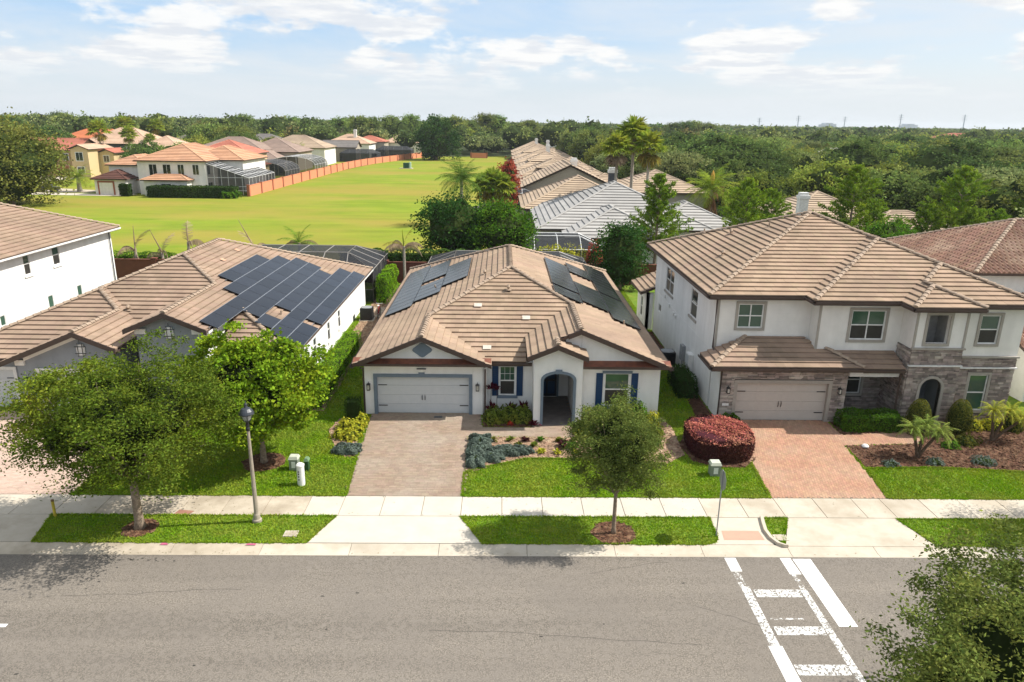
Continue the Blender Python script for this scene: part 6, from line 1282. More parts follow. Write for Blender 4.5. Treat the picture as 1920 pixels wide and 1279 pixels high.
# ================================================================== BACKGROUND HOUSES
def bhouse(label, loc, vols, wm, rm, pitch=.42, wins=(), trim=None, chim=None, rz=0.0, name='house', ex=.6, cagev=None):
    """vols: (x0,x1,y0,y1,eave z,kind) in local metres; kind: 'hip' | 'gx' (ridge along x) | 'gy'"""
    t = thing(name, label, 'house', loc, local=True, rz=rz); ov = .5
    for v in vols:
        x0, x1, y0, y1, ze, kd = v[:6]; w2 = v[6] if len(v) > 6 else wm; r2 = v[7] if len(v) > 7 else rm
        b = MB(); b.box(x0, x1, y0, y1, -.05, ze - .05); b.build('wall', [w2], t)
        X0, X1, Y0, Y1 = x0 - ov, x1 + ov, y0 - ov, y1 + ov; hx, hy = (X1 - X0) / 2, (Y1 - Y0) / 2
        S = lambda poly, d, ref: slope(t, poly, d, ref, ze, pitch, r2, ex=ex, lift=.09, single=True)
        if kd == 'hip':
            h = min(hx, hy); zt = ze + pitch * h
            if hx >= hy: A, B = (X0 + h, (Y0 + Y1) / 2), (X1 - h, (Y0 + Y1) / 2)
            else: A, B = ((X0 + X1) / 2, Y0 + h), ((X0 + X1) / 2, Y1 - h)
            if hx >= hy: S([(X0, Y0), (X1, Y0), B, A], 'N', Y0); S([(X1, Y1), (X0, Y1), A, B], 'S', Y1); S([(X0, Y1), (X0, Y0), A], 'E', X0); S([(X1, Y0), (X1, Y1), B], 'W', X1); cs = [((X0, Y0), A), ((X0, Y1), A), ((X1, Y0), B), ((X1, Y1), B)]
            else: S([(X0, Y0), (X1, Y0), A], 'N', Y0); S([(X1, Y1), (X0, Y1), B], 'S', Y1); S([(X0, Y1), (X0, Y0), A, B], 'E', X0); S([(X1, Y0), (X1, Y1), B, A], 'W', X1); cs = [((X0, Y0), A), ((X1, Y0), A), ((X0, Y1), B), ((X1, Y1), B)]
            segs = [((p[0], p[1], ze), (q[0], q[1], zt)) for p, q in cs]
            if abs(A[0] - B[0]) + abs(A[1] - B[1]) > .1: segs.append(((*A, zt), (*B, zt)))
            joined_caps(t, segs, r2)
        elif kd == 'gy':
            xm = (X0 + X1) / 2; zt = ze + pitch * hx; S([(X0, Y1), (X0, Y0), (xm, Y0), (xm, Y1)], 'E', X0); S([(X1, Y0), (X1, Y1), (xm, Y1), (xm, Y0)], 'W', X1); joined_caps(t, [((xm, Y0, zt), (xm, Y1, zt))], r2)
            b = MB()
            for yy in (y0, y1): b.add([(x0, yy, ze - .06), (x1, yy, ze - .06), (xm, yy, ze + pitch * (hx - ov) - .1)], [(0, 1, 2)])
            b.build('gable_wall', [w2], t)
        elif kd == 'gx':
            ym = (Y0 + Y1) / 2; zt = ze + pitch * hy; S([(X0, Y0), (X1, Y0), (X1, ym), (X0, ym)], 'N', Y0); S([(X1, Y1), (X0, Y1), (X0, ym), (X1, ym)], 'S', Y1); joined_caps(t, [((X0, ym, zt), (X1, ym, zt))], r2)
            b = MB()
            for xx in (x0, x1): b.add([(xx, y0, ze - .06), (xx, y1, ze - .06), (xx, ym, ze + pitch * (hy - ov) - .1)], [(0, 1, 2)])
            b.build('gable_wall', [w2], t)
    for (fc, px, py, u0, u1, v0, v1) in wins:
        M = frame((px, py, 0), fc); b = MB(M); tw = .13
        b.box(u0 - tw, u1 + tw, .0, .05, v1, v1 + tw); b.box(u0 - tw, u1 + tw, .0, .05, v0 - tw, v0); b.box(u0 - tw, u0, .0, .05, v0, v1); b.box(u1, u1 + tw, .0, .05, v0, v1); b.box((u0 + u1) / 2 - .03, (u0 + u1) / 2 + .03, .0, .045, v0, v1)
        wo = b.build('window', [trim or M_TRIMW], t); MB(M).box(u0, u1, .001, .03, v0, v1).build('pane', [M_GLASS], wo)
    if chim:
        for (x, y, zt, m2) in chim:
            b = MB(); b.box(x - .55, x + .55, y - .45, y + .45, 2, zt - .5); b.mi = 1; b.box(x - .65, x + .65, y - .55, y + .55, zt - .5, zt - .1); b.box(x - .5, x + .5, y - .4, y + .4, zt - .1, zt + .25); b.build('chimney', [m2, M_TRIMW], t)
    return t
def gdoor(t, x0, x1, y, h, m, fm):
    b = MB(); n = 4
    for i in range(n): b.box(x0, x1, y - .06, y - .002, h * i / n + .02, h * (i + 1) / n - .02)
    b.build('garage_door', [m], t); b = MB(); b.box(x0 - .25, x0, y - .12, y - .002, 0, h + .25); b.box(x1, x1 + .25, y - .12, y - .002, 0, h + .25); b.box(x0, x1, y - .11, y - .002, h, h + .25); b.build('door_surround', [fm], t)
# --- big orange-roofed house across the meadow
B = bhouse('large cream two-storey house with an orange tiled roof across the meadow', (-62.5, 141, 0),
    [(-6.5, 6.2, 0, 19, 6.3, 'hip', M_WARM, M_ORANGE), (0, 11, 7, 21, 6.2, 'hip', M_WARM, M_ORANGE), (-13.2, -6.3, 2.5, 14, 5.3, 'hip', M_WARM, M_ORANGE), (-14.0, -8.2, -1.8, 5, 2.95, 'hip', M_WARM, M_BROWNR), (-4.5, 3.5, -2.4, 1, 2.9, 'hip', M_WARM, M_ORANGE), ],
    M_WARM, M_ORANGE, .42, wins=[('F', -6.5, 0, 2.2, 3.6, 3.6, 5.6), ('F', -6.5, 0, 4.8, 6.2, 3.6, 5.6), ('F', -6.5, 0, 7.6, 8.7, 3.8, 5.6), ('F', -6.5, 0, 10.4, 11.5, 3.8, 5.6), ('F', -6.5, -2.4, 5.2, 7.0, .3, 2.2), ('R', 6.2, 0, 1.0, 2.2, 3.8, 5.4), ('R', 6.2, 0, .8, 2.8, .2, 2.2)])
gdoor(B, -13.2, -10.6, -1.8, 2.3, M_WARM, M_WALLP); gdoor(B, -9.6, -6.6, 2.48, 2.4, M_WARM, M_WALLP)
MB().box(-4.6, 3.6, -.03, -.0, 6.3 - .35, 6.3 - .1).build('cornice', [M_TRIMW], B)
# --- screened enclosures
def cage(label, loc, w_, d_, h, rise, mode, fm, nx, ny, chair=True, group=None, poly=None):
    t = thing('pool_cage', label, 'pool cage', loc, group, local=True); b = MB(); s = .038
    if mode == 'mansard':
        i = min(2.4, w_ * .25); top = [(i, i), (w_ - i, i), (w_ - i, d_ - i), (i, d_ - i)]; out_ = [(0, 0), (w_, 0), (w_, d_), (0, d_)]; zt = h + rise
        sc_ = MB(); sc_.add([(x, y, z) for x, y in out_ for z in (0.0,)] + [(x, y, h) for x, y in out_] + [(x, y, zt) for x, y in top], [(0, 1, 5, 4), (1, 2, 6, 5), (2, 3, 7, 6), (3, 0, 4, 7), (4, 5, 9, 8), (5, 6, 10, 9), (6, 7, 11, 10), (7, 4, 8, 11), (8, 9, 10, 11)]); sc_.build('screen', [M_SCREEN], t)
        for k in range(nx + 1):
            x = w_ * k / nx; xt = min(max(x, i), w_ - i)
            for y, yt in ((0, i), (d_, d_ - i)): b.tube([(x, y, 0), (x, y, h), (xt, yt, zt)], s, 4)
            b.tube([(xt, i, zt), (xt, d_ - i, zt)], s, 4)
        for k in range(ny + 1):
            y = d_ * k / ny; yt = min(max(y, i), d_ - i)
            for x, xt in ((0, i), (w_, w_ - i)): b.tube([(x, y, 0), (x, y, h), (xt, yt, zt)], s, 4)
        for lp, z in ((out_, h), (top, zt), (out_, 1.0)):
            for p, q in zip(lp, lp[1:] + lp[:1]): b.tube([(*p, z), (*q, z)], s, 4)
    elif mode == 'lean':    # high on the house side (y = d_), or sloping along x
        sc_ = MB(); sc_.add([(0, 0, 0), (w_, 0, 0), (w_, d_, 0), (0, d_, 0), (0, 0, h + rise), (w_, 0, h), (w_, d_, h), (0, d_, h + rise)], [(0, 1, 5, 4), (1, 2, 6, 5), (2, 3, 7, 6), (4, 5, 6, 7)]); sc_.build('screen', [M_SCREEN], t)
        for k in range(nx + 1):
            x = w_ * k / nx; z = h + rise * (1 - x / w_); b.tube([(x, 0, 0), (x, 0, z), (x, d_, z)], s, 4)
        for k in range(ny + 1):
            y = d_ * k / ny; b.tube([(w_, y, 0), (w_, y, h), (0, y, h + rise)], s, 4)
        for z in (.9, h * .5, h): b.tube([(w_, 0, z), (w_, d_, z)], s, 4); b.tube([(0, 0, z), (w_, 0, z)], s, 4)
    else:                   # barrel vault, axis along y
        N_ = 8; sc_ = MB(); arc = [(w_ * (1 - math.cos(math.pi * k / N_)) / 2, h + rise * math.sin(math.pi * k / N_)) for k in range(N_ + 1)]
        vs = [(0, 0, 0), (w_, 0, 0), (w_, d_, 0), (0, d_, 0)] + [(x, 0, z) for x, z in arc] + [(x, d_, z) for x, z in arc]; m = N_ + 1
        sc_.add(vs, [(4 + k, 5 + k, 5 + m + k, 4 + m + k) for k in range(N_)] + [(0, 4, 4 + m, 3), (1, 4 + N_, 4 + m + N_, 2), tuple([0] + list(range(4, 4 + m)) + [1])]); sc_.build('screen', [M_SCREEN], t)
        for k in range(ny + 1):
            y = d_ * k / ny; b.tube([(0, y, 0)] + [(x, y, z) for x, z in arc] + [(w_, y, 0)], s, 4)
        for k in (0, 2, 4, 6, 8): b.tube([(arc[k][0], 0, arc[k][1]), (arc[k][0], d_, arc[k][1])], s * .7, 4)
        for k in range(1, nx): b.tube([(w_ * k / nx, 0, 0), (w_ * k / nx, 0, h + rise * math.sin(math.acos(1 - 2 * k / nx)))], s, 4)
    b.build('frame', [fm], t); return t
cage('dark screened pool cage behind the solar-roof house', (-23.2, 57.2, 0), 12.9, 8.2, 2.6, 1.0, 'mansard', M_CAGE, 6, 4)
cage('dark screened pool cage behind the centre house', (-6.3, 57.2, 0), 13.8, 8.0, 2.35, .95, 'mansard', M_CAGE, 6, 4)
cage('white-framed vaulted pool cage in front of the pale grey roof', (1.0, 69.8, 0), 9.2, 6.6, 2.3, 1.0, 'mansard', M_CAGEW, 4, 3)
cage('tall white-framed lean-to pool cage on the orange-roofed house', (-56.1, 141.2, 0), 7.9, 16, 3.3, 2.6, 'lean', M_CAGEW, 6, 8)
for i, (x, y, w_, d_, m, lb) in enumerate(((-61, 168, 12, 12, M_CAGE, 'vaulted dark pool cage behind the orange wall, beside the lean-to cage'), (-60.5, 193, 12, 14, M_CAGEW, 'long vaulted pool cage with pale ribs behind the orange wall'))): cage(lb, (x, y, 0), w_, d_, 2.9, 2.0, 'vault', m, 5, 5)
cage('small dark pool cage near the far end of the orange wall', (-57, 262, 0), 13, 9, 3.0, 1.2, 'mansard', M_DARK, 4, 3); cage('dark pool cage beneath the peach roof at the far end of the orange wall', (-49.5, 292, 0), 14, 9, 3.2, 1.2, 'mansard', M_DARK, 4, 3)
cage('low screened cage at the left end of the tan-roofed row', (-5.2, 95.5, 0), 8.0, 7, 2.3, .7, 'mansard', M_CAGE, 4, 3); cage('white-framed cage beside the second tan-roofed house', (-.6, 124, 0), 6.2, 7, 2.6, .6, 'mansard', M_CAGEW, 3, 3)
# --- far subdivision houses
W_ = lambda fc, px, py, u, v, w_=1.3, h=1.5: (fc, px, py, u, u + w_, v, v + h)
bhouse('yellow and ochre two-storey house with a red roof at the far left street corner', (-108, 182, 0), [(-9, 4.5, 0, 12, 6.2, 'gx', M_OSTU, M_RED), (4.4, 8.5, -2, 9, 6.6, 'gy', M_YSTU, M_PEACH), (8.4, 12, 3, 10, 5.6, 'gy', M_YSTU, M_RED)], M_OSTU, M_RED, .4,
       wins=[W_('F', -9, 0, 2, 3.9), W_('F', -9, 0, 6.5, 3.9), W_('F', -9, 0, 10.3, 3.9), W_('F', 4.4, -2, 1.2, 3.9, 1.6, 1.9), W_('F', 4.4, -2, 1.2, .8, 1.6, 1.6), W_('F', 8.4, 3, 1.1, 3.4)])
for o in [q for q in bpy.data.objects if q.get('label', '').startswith('yellow and ochre')]: gdoor(o, -1.6, 2.4, -.01, 2.6, M_WALLP, M_PEACH); gdoor(o, -7.6, -3.6, -.01, 2.6, M_WALLP, M_PEACH)
bhouse('slate-walled two-storey house with a peach roof behind the leftmost palm', (-104, 214, 0), [(-16, 4, 0, 16, 6.8, 'hip'), (2, 15, -6, 8, 5.6, 'hip')], M_SLATE, M_PEACH, .5, wins=[W_('F', -16, 0, 13, 4.2, 1.4, 1.8), W_('F', -16, 0, 3, 4.2), W_('F', -16, 0, 7, 4.2)])
bhouse('house with a vivid orange roof showing above the peach roof', (-132, 240, 0), [(-12, 12, 0, 16, 6.4, 'hip'), (-20, -8, 4, 14, 5.8, 'hip')], M_WARM, M_BURNT, .45)
bhouse('pale roofed house left of the vivid orange roof, half hidden by the olive oak', (-136, 205, 0), [(-14, 8, 0, 16, 5.2, 'hip')], M_WARM, M_TANR, .42)
bhouse('yellow two-storey house with red roofs right of the big orange roof', (-68, 183, 0), [(-8, 6, 0, 14, 5.8, 'hip', M_YSTU, M_RED), (4, 9.5, -7, 4, 3.3, 'hip', M_YSTU, M_RED), (-6, 0, -5, 4, 5.0, 'hip', M_YSTU, M_RED)], M_YSTU, M_RED, .42, wins=[W_('F', -8, 0, 9, 3.5)])
bhouse('brown-roofed house behind the yellow one in the far row', (-76, 205, 0), [(-8, 10, 0, 14, 6.0, 'hip')], M_TANST, M_TAUPER, .42, wins=[W_('F', -8, 0, 3, 3.6), W_('F', -8, 0, 12, 3.6)])
bhouse('house with a broad mauve-brown roof reaching the long vaulted cage', (-70, 212, 0), [(-4, 12, 0, 16, 5.2, 'hip'), (0, 9, -9, 4, 3.6, 'hip')], M_TANST, M_TAUPER, .44, wins=[W_('F', -4, 0, 1, 3.0)])
bhouse('house with a sandy roof between the mauve-brown and grey roofs', (-69, 240, 0), [(-8, 12, 0, 16, 5.4, 'hip')], M_WARM, M_TANR, .44)
bhouse('grey-shingled house in the middle of the far row', (-67, 263, 0), [(-7, 4, 0, 14, 5.2, 'hip'), (3, 15, 3, 12, 4.8, 'gx')], M_TANST, M_GREYR, .45)
bhouse('cream house with a white chimney right of the grey-shingled one', (-60, 287, 0), [(-8, 9, 0, 15, 5.5, 'hip', M_WARM, M_PEACH)], M_WARM, M_PEACH, .42, chim=[(3, 5, 10.5, M_WARM)])
bhouse('grey-walled house with a small dark red roof near the wall end', (-54, 305, 0), [(-7, 6, 0, 12, 5.8, 'hip')], M_TANST, M_RED, .35)
bhouse('peach-roofed house at the far end of the orange wall', (-42, 318, 0), [(-8, 8, 0, 16, 5.2, 'hip', M_WARM, M_PEACH), (6, 18, 2, 12, 4.2, 'gx', M_WARM, M_PEACH)], M_WARM, M_PEACH, .5)
for i, (x, y, m, lb) in enumerate(((-95, 262, M_TANR, 'sandy roof just right of the right tall palm, deep in the far subdivision'), (-112, 268, M_GREYR, 'grey roof peeping out between the palms behind the orange roof'), (-92, 285, M_GREYR, 'small grey-brown roof above the big orange ridge'), (-150, 262, M_PEACH, 'peach roof far left behind the trees'))):
    bhouse(lb, (x, y, 0), [(-9, 9, 0, 14, 5.4, 'hip')], M_WARM, m, .42)
# --- pale grey roof house and the tan row behind it
bhouse('single-storey house with a pale grey tile roof behind the back yards', (14, 80, 0), [(-9.6, 9.6, .5, 21, 2.8, 'hip'), (-6.8, 3.8, -4.5, 9, 2.6, 'hip'), (3.5, 14, 3.5, 16, 2.5, 'hip')], M_WARM, M_PALER, .44, wins=[W_('F', -6.8, -4.5, 1.2, .8, 1.8, 1.4), W_('F', -6.8, -4.5, 5.2, .8, 1.8, 1.4)])
rowl = ['tan tiled house with a chimney directly behind the pale grey roof', 'tan gabled house, second of the row along the meadow', 'tan tiled house with a grey dormer storey, third of the row', 'tan tiled house, fourth of the row along the meadow', 'tan tiled house, fifth of the row along the meadow', 'tan tiled house, sixth of the row, near the white chimneys', 'tan tiled house, seventh of the row, between the white chimneys', 'tan tiled house, last and farthest of the row']
for i in range(8):
    y = 99 + 27.5 * i; v = [(-9, 7 + (i % 3), 0, 17, 2.9, 'hip'), (-7.5, -.5, -4, 8, 2.7, 'hip'), (3, 11.5, -3, 10, 2.6, 'hip')]
    if i == 1: v = [(-8.5, 7.5, 0, 17, 3.4, 'gy'), (-10.5, -2, 8, 18, 2.6, 'hip'), (2, 12, 6, 16, 2.7, 'hip')]
    if i == 2: v += [(-4.5, 1.5, 2, 9, 5.0, 'hip', M_SLATE)]
    if i in (3, 5): v += [(-5.5, 3, 4, 13, 4.9, 'hip')]
    bhouse(rowl[i], (12.2 + i * .15, y, 0), v, M_TANST, M_TANR, .46, ex=.8 if i > 2 else .55, chim=[(3.5 - (i % 3) * 3, 5, 8.0, M_SLATE if i == 0 else M_TRIMW)] if i in (0, 1, 4, 6, 7) else None, wins=[W_('F', -7.5, -4, 1.2, .9, 1.6, 1.3)])
bhouse('tan tiled house right of the fan palm trunks', (27, 124, 0), [(-7, 8, 0, 15, 3.0, 'hip')], M_TANST, M_TANR, .42)
# --- roofs among the right-hand trees
bhouse('tan roof with a white chimney between the pines', (45, 93, 0), [(-8, 4, 0, 12, 2.7, 'hip')], M_TANST, M_TANR, .46, chim=[(-8.2, -4.5, 6.2, M_TRIMW)], ex=.5)
bhouse('low tan roof with strong course lines behind the barrel-tile roof', (45, 77, 0), [(-6, 7, 0, 11, 2.6, 'hip')], M_TANST, M_TANR, .40, ex=.5)
bhouse('large tan roof at the right edge beyond the pines', (68, 88, 0), [(-6, 14, 0, 16, 2.9, 'hip'), (-2, 6, -5, 6, 2.7, 'hip')], M_TANST, M_TANR, .46, ex=.5)
bhouse('pale roof with a small chimney deep in the right-hand wood', (93, 196, 0), [(-9, 9, 0, 12, 6.2, 'hip')], M_WARM, M_PALER, .36, chim=[(6, 3, 9.5, M_TRIMW)])
bhouse('pinkish-red roof above the trees near the right horizon', (262, 410, 0), [(-20, 22, 0, 26, 7.2, 'hip')], M_WARM, M_RED, .32)
bhouse('pink-roofed house end far up the centre row', (22, 345, 0), [(-8, 10, 0, 14, 7.4, 'hip')], M_WARM, M_PEACH, .40)
# ------------------------------------------------------------------ walls
def pier_wall(label, pts, step, h, wm, pm, name='boundary_wall', pw=.5, th=.2, ph=.12):
    t = thing(name, label, 'wall', (pts[0][0], pts[0][1], 0)); Ls = [0]
    for a, c in zip(pts[:-1], pts[1:]): Ls.append(Ls[-1] + math.hypot(c[0] - a[0], c[1] - a[1]))
    n = max(1, round(Ls[-1] / step))
    def at(s):
        for i in range(len(pts) - 1):
            if s <= Ls[i + 1] + 1e-6: f = (s - Ls[i]) / (Ls[i + 1] - Ls[i]); return (pts[i][0] + (pts[i + 1][0] - pts[i][0]) * f, pts[i][1] + (pts[i + 1][1] - pts[i][1]) * f)
    P = [at(Ls[-1] * i / n) for i in range(n + 1)]
    for i, p in enumerate(P):
        a = P[max(0, i - 1)]; c = P[min(n, i + 1)]; d = Vector((c[0] - a[0], c[1] - a[1], 0)).normalized(); e = Vector((-d.y, d.x, 0)); M = Matrix(((d.x, e.x, 0, p[0]), (d.y, e.y, 0, p[1]), (0, 0, 1, 0), (0, 0, 0, 1)))
        b = MB(M); b.box(-pw / 2, pw / 2, -pw / 2, pw / 2, -.05, h + ph); b.box(-pw / 2 - .05, pw / 2 + .05, -pw / 2 - .05, pw / 2 + .05, h + ph, h + ph + .08); b.build('post', [pm], t)
        if i < n:
            q = P[i + 1]; d = Vector((q[0] - p[0], q[1] - p[1], 0)); L_ = d.length; d.normalize(); e = Vector((-d.y, d.x, 0)); M = Matrix(((d.x, e.x, 0, p[0]), (d.y, e.y, 0, p[1]), (0, 0, 1, 0), (0, 0, 0, 1)))
            b = MB(M); b.box(pw / 2, L_ - pw / 2, -th / 2, th / 2, -.05, h); b.box(pw / 2, L_ - pw / 2, -th / 2 - .04, th / 2 + .04, h, h + .06); b.build('wall_panel', [wm], t)
    return t
pier_wall('long terracotta-orange boundary wall with darker posts curving along the meadow', [(-47.9, 139.5), (-47.6, 170), (-47.1, 200), (-46.6, 225), (-45, 244), (-41.5, 262), (-36.5, 283), (-32.5, 302)], 7.0, 1.95, M_WALLR, M_WALLP)
pier_wall('short terracotta wall stub right of the massive dark tree', [(-12.5, 303), (-6, 303)], 6.5, 1.95, M_WALLR, M_WALLP)
pier_wall('dark brick-red wall closing the back yards of the front houses', [(-52, 64.6), (26, 64.6)], 5.2, 1.85, M_WALLB, M_WALLB, pw=.42)
# ================================================================== STREET FURNITURE
t = thing('street_lamp', 'fluted tan lamp post with a dark acorn lantern on the verge', 'street lamp', (-8.84, 23.45, 0))
x, y = -8.84, 23.45
MB().lathe([(.17, 0), (.17, .10), (.13, .14), (.115, .30), (.09, .36), (.085, .42)], 16, (x, y)).build('base', [mat('lamp_concrete', (.36, .31, .24), (.29, .25, .2), scale=8, rough=.9)], t)
b = MB(); vs = []; n_ = 24
for i, (zz, r) in enumerate(((.42, .082), (3.62, .052))):
    for k in range(n_): a = 2 * math.pi * k / n_; rr = r * (1 if k % 2 else .9); vs.append((x + rr * math.cos(a), y + rr * math.sin(a), zz))
b.add(vs, [(k, (k + 1) % n_, n_ + (k + 1) % n_, n_ + k) for k in range(n_)] + [tuple(range(n_, 2 * n_))]); b.build('pole', [MATS['lamp_concrete']], t)
MB().lathe([(.07, 3.62), (.075, 3.72), (.055, 3.76), (.06, 3.95), (.10, 4.0), (.13, 4.02)], 14, (x, y)).build('fitter', [M_BLACK], t)
MB().lathe([(.10, 4.02), (.15, 4.12), (.165, 4.22), (.15, 4.27)], 14, (x, y)).build('lantern_glass', [mat('lamp_glass', (.35, .36, .36), rough=.15, spec=.8)], t)
b = MB()
for k in range(4): a = k * math.pi / 2 + .4; b.tube([(x + .12 * math.cos(a), y + .12 * math.sin(a), 4.0), (x + .19 * math.cos(a), y + .19 * math.sin(a), 4.15), (x + .2 * math.cos(a), y + .2 * math.sin(a), 4.28)], .012, 4)
b.build('lantern_rib', [M_BLACK], t)
MB().lathe([(.26, 4.25), (.265, 4.29), (.23, 4.37), (.15, 4.46), (.07, 4.50), (.05, 4.56), (.06, 4.60), (.02, 4.68), (.008, 4.74)], 18, (x, y)).build('lantern_roof', [M_DARK], t)
t = thing('road_sign', 'octagonal sign on a thin grey post seen edge-on beside the kerb ramp', 'road sign', (7.83, 22.6, 0))
MB().box(7.81, 7.845, 22.58, 22.615, 0, 2.62).build('post', [M_GREYM], t)
b = MB(); o8 = [(.38 * math.cos(math.pi / 8 + k * math.pi / 4), .38 * math.sin(math.pi / 8 + k * math.pi / 4)) for k in range(8)]
b.add([(7.848, 22.6 + a, 2.25 + c) for a, c in o8] + [(7.852, 22.6 + a, 2.25 + c) for a, c in o8], [tuple(range(8))] + [(i, (i + 1) % 8, (i + 1) % 8 + 8, i + 8) for i in range(8)]); b.mi = 1
b.add([(7.8525, 22.6 + a, 2.25 + c) for a, c in o8], [tuple(range(8))]); b.build('sign_plate', [M_GREYM, M_RSIGN], t)
def pedestal(label, x, y, w_, d_, h, m, cap_m, vent=True):
    t = thing('utility_box', label, 'utility box', (x, y, 0)); MB().box(x - w_ / 2, x + w_ / 2, y - d_ / 2, y + d_ / 2, -.03, h - .12).build('body', [m], t)
    b = MB(); b.add([(x - w_ / 2 - .03, y - d_ / 2 - .03, h - .12), (x + w_ / 2 + .03, y - d_ / 2 - .03, h - .12), (x + w_ / 2 + .03, y + d_ / 2 + .03, h - .12), (x - w_ / 2 - .03, y + d_ / 2 + .03, h - .12), (x - w_ / 2 + .02, y - d_ / 2 + .02, h), (x + w_ / 2 - .02, y - d_ / 2 + .02, h), (x + w_ / 2 - .02, y + d_ / 2 - .02, h), (x - w_ / 2 + .02, y + d_ / 2 - .02, h)],
        [(4, 5, 6, 7), (0, 1, 5, 4), (1, 2, 6, 5), (2, 3, 7, 6), (3, 0, 4, 7), (3, 2, 1, 0)]); b.build('lid', [cap_m], t)
    if vent: b = MB(); b.box(x - w_ * .22, x + w_ * .22, y - d_ / 2 - .012, y - d_ / 2 - .001, h * .2, h * .65); b.build('warning_label', [M_TRIMW], t)
M_UTL = mat('pale_green_lid', (.50, .52, .42), rough=.6)
pedestal('grey-green utility pedestal with a pale lid left of the driveway', -8.62, 27.65, .36, .34, .62, M_UTIL, M_UTL)
pedestal('slim dark green utility pedestal beside the pale-lidded one', -8.08, 27.6, .16, .26, .55, mat('deep_green_plastic', (.03, .08, .03), rough=.5), mat('mid_green_lid', (.16, .26, .14), rough=.5), False)
pedestal('grey utility pedestal with a pale lid near the burgundy hedge', 9.1, 27.35, .42, .38, .62, M_UTIL, M_UTL)
t = thing('marker_post', 'stout white round utility marker post on the lawn', 'marker post', (-7.98, 26.3, 0))
MB().lathe([(.15, -.05), (.15, .80), (.165, .82), (.165, .88), (.10, .93)], 16, (-7.98, 26.3)).build('body', [M_TRIMW], t)
b = MB()
for k, zz in enumerate((.25, .38, .50, .60)): b.box(-8.05, -8.0, 26.135, 26.155, zz, zz + .05)
b.build('sticker', [M_BLACK], t)
t = thing('marker_post', 'thin yellow marker post at the edge of the sidewalk on the left', 'marker post', (-16.35, 23.75, 0))
MB().tube([(-16.35, 23.75, -.03), (-16.35, 23.75, .62)], .05, 8).build('body', [M_YPOST], t); MB().tube([(-16.35, 23.75, .621), (-16.35, 23.75, .68)], .055, 8).build('cap', [mat('brown_cap_plastic', (.2, .12, .05), rough=.6)], t)
for x, y, lb in ((-7.38, 22.62, 'square pale meter cover in the left verge'), (10.12, 22.5, 'square pale meter cover in the small verge beside the ramp')):
    t = thing('meter_cover', lb, 'meter cover', (x, y, 0)); MB().box(x - .24, x + .24, y - .19, y + .19, -.05, .03).build('frame', [M_CONC], t); MB().box(x - .16, x + .16, y - .12, y + .12, .031, .04).build('lid', [M_CONCD], t)
t = thing('drain_cover', 'small dark drain cover in the pavers before the centre garage', 'drain cover', (-3.05, 33.3, 0)); MB().box(-3.25, -2.85, 33.2, 33.42, 0, .022).build('grate', [M_DARK], t)
o = MB().lathe([(.02, .0), (.15, .01), (.16, .07), (.10, .13), (.02, .15)], 14).build('garden_light', [M_TRIMW], None); o.location = (16.9, 30.15, 0); o['label'] = 'small white round garden lamp at the corner of the dark mulch bed'; o['category'] = 'garden lamp'
# air conditioners
def ac(label, x, y, s=.85, h=.95):
    t = thing('air_conditioner', label, 'air conditioner', (x, y, 0)); MB().box(x - s / 2 - .1, x + s / 2 + .1, y - s / 2 - .1, y + s / 2 + .1, -.02, .06).build('pad', [M_CONC], t)
    MB().box(x - s / 2, x + s / 2, y - s / 2, y + s / 2, .06, h).build('body', [M_BLACK], t); b = MB()
    for k in range(9): z = .14 + k * .085; b.box(x - s / 2 - .012, x + s / 2 + .012, y - s / 2 - .012, y + s / 2 + .012, z, z + .03)
    b.build('louvre', [M_BLACK], t); MB().lathe([(s * .48, h), (s * .48, h + .03), (s * .1, h + .05)], 16, (x, y)).build('top_grille', [M_GREYM], t)
ac('black air conditioner beside the white side wall of the solar-roof house', -9.85, 51.6); ac('dark air conditioner in the shade beside the cream house', 10.2, 41.6); 
sheet('patio', [(-10.7, 52.4), (-8.9, 52.4), (-8.9, 55.4), (-10.7, 55.4)], .02, M_CONC, th=.06, kind='structure')
t = thing('bicycle', 'red and white bicycle leaning by the air conditioner', 'bicycle', (-9.1, 52.4, 0))
for yy in (51.95, 52.9):
    w1 = MB(); w1.tube([(-9.1, yy + .32 * math.cos(a), .34 + .32 * math.sin(a)) for a in [2 * math.pi * k / 14 for k in range(15)]], .025, 5, cap=False); wo = w1.build('wheel', [M_BLACK], t)
    w1 = MB(); [w1.tube([(-9.1, yy, .34), (-9.1, yy + .3 * math.cos(k * 1.05), .34 + .3 * math.sin(k * 1.05))], .006, 3) for k in range(6)]; w1.build('spokes', [M_GREYM], wo)
b = MB(); P_ = dict(a=(-9.1, 51.95, .34), b=(-9.1, 52.35, .32), c=(-9.1, 52.25, .85), d=(-9.1, 52.75, .82), e=(-9.1, 52.9, .34)); [b.tube([P_[p], P_[q]], .02, 5) for p, q in ('ab', 'bc', 'cd', 'bd', 'de', 'ac')]
b.build('frame', [mat('red_bicycle_paint', (.45, .02, .02), rough=.3)], t); MB().box(-9.16, -9.04, 52.15, 52.38, .88, .93).build('saddle', [M_TRIMW], t); MB().tube([(-9.35, 52.75, .98), (-9.1, 52.75, .95), (-8.85, 52.75, .98)], .018, 5).build('handlebar', [M_TRIMW], t)
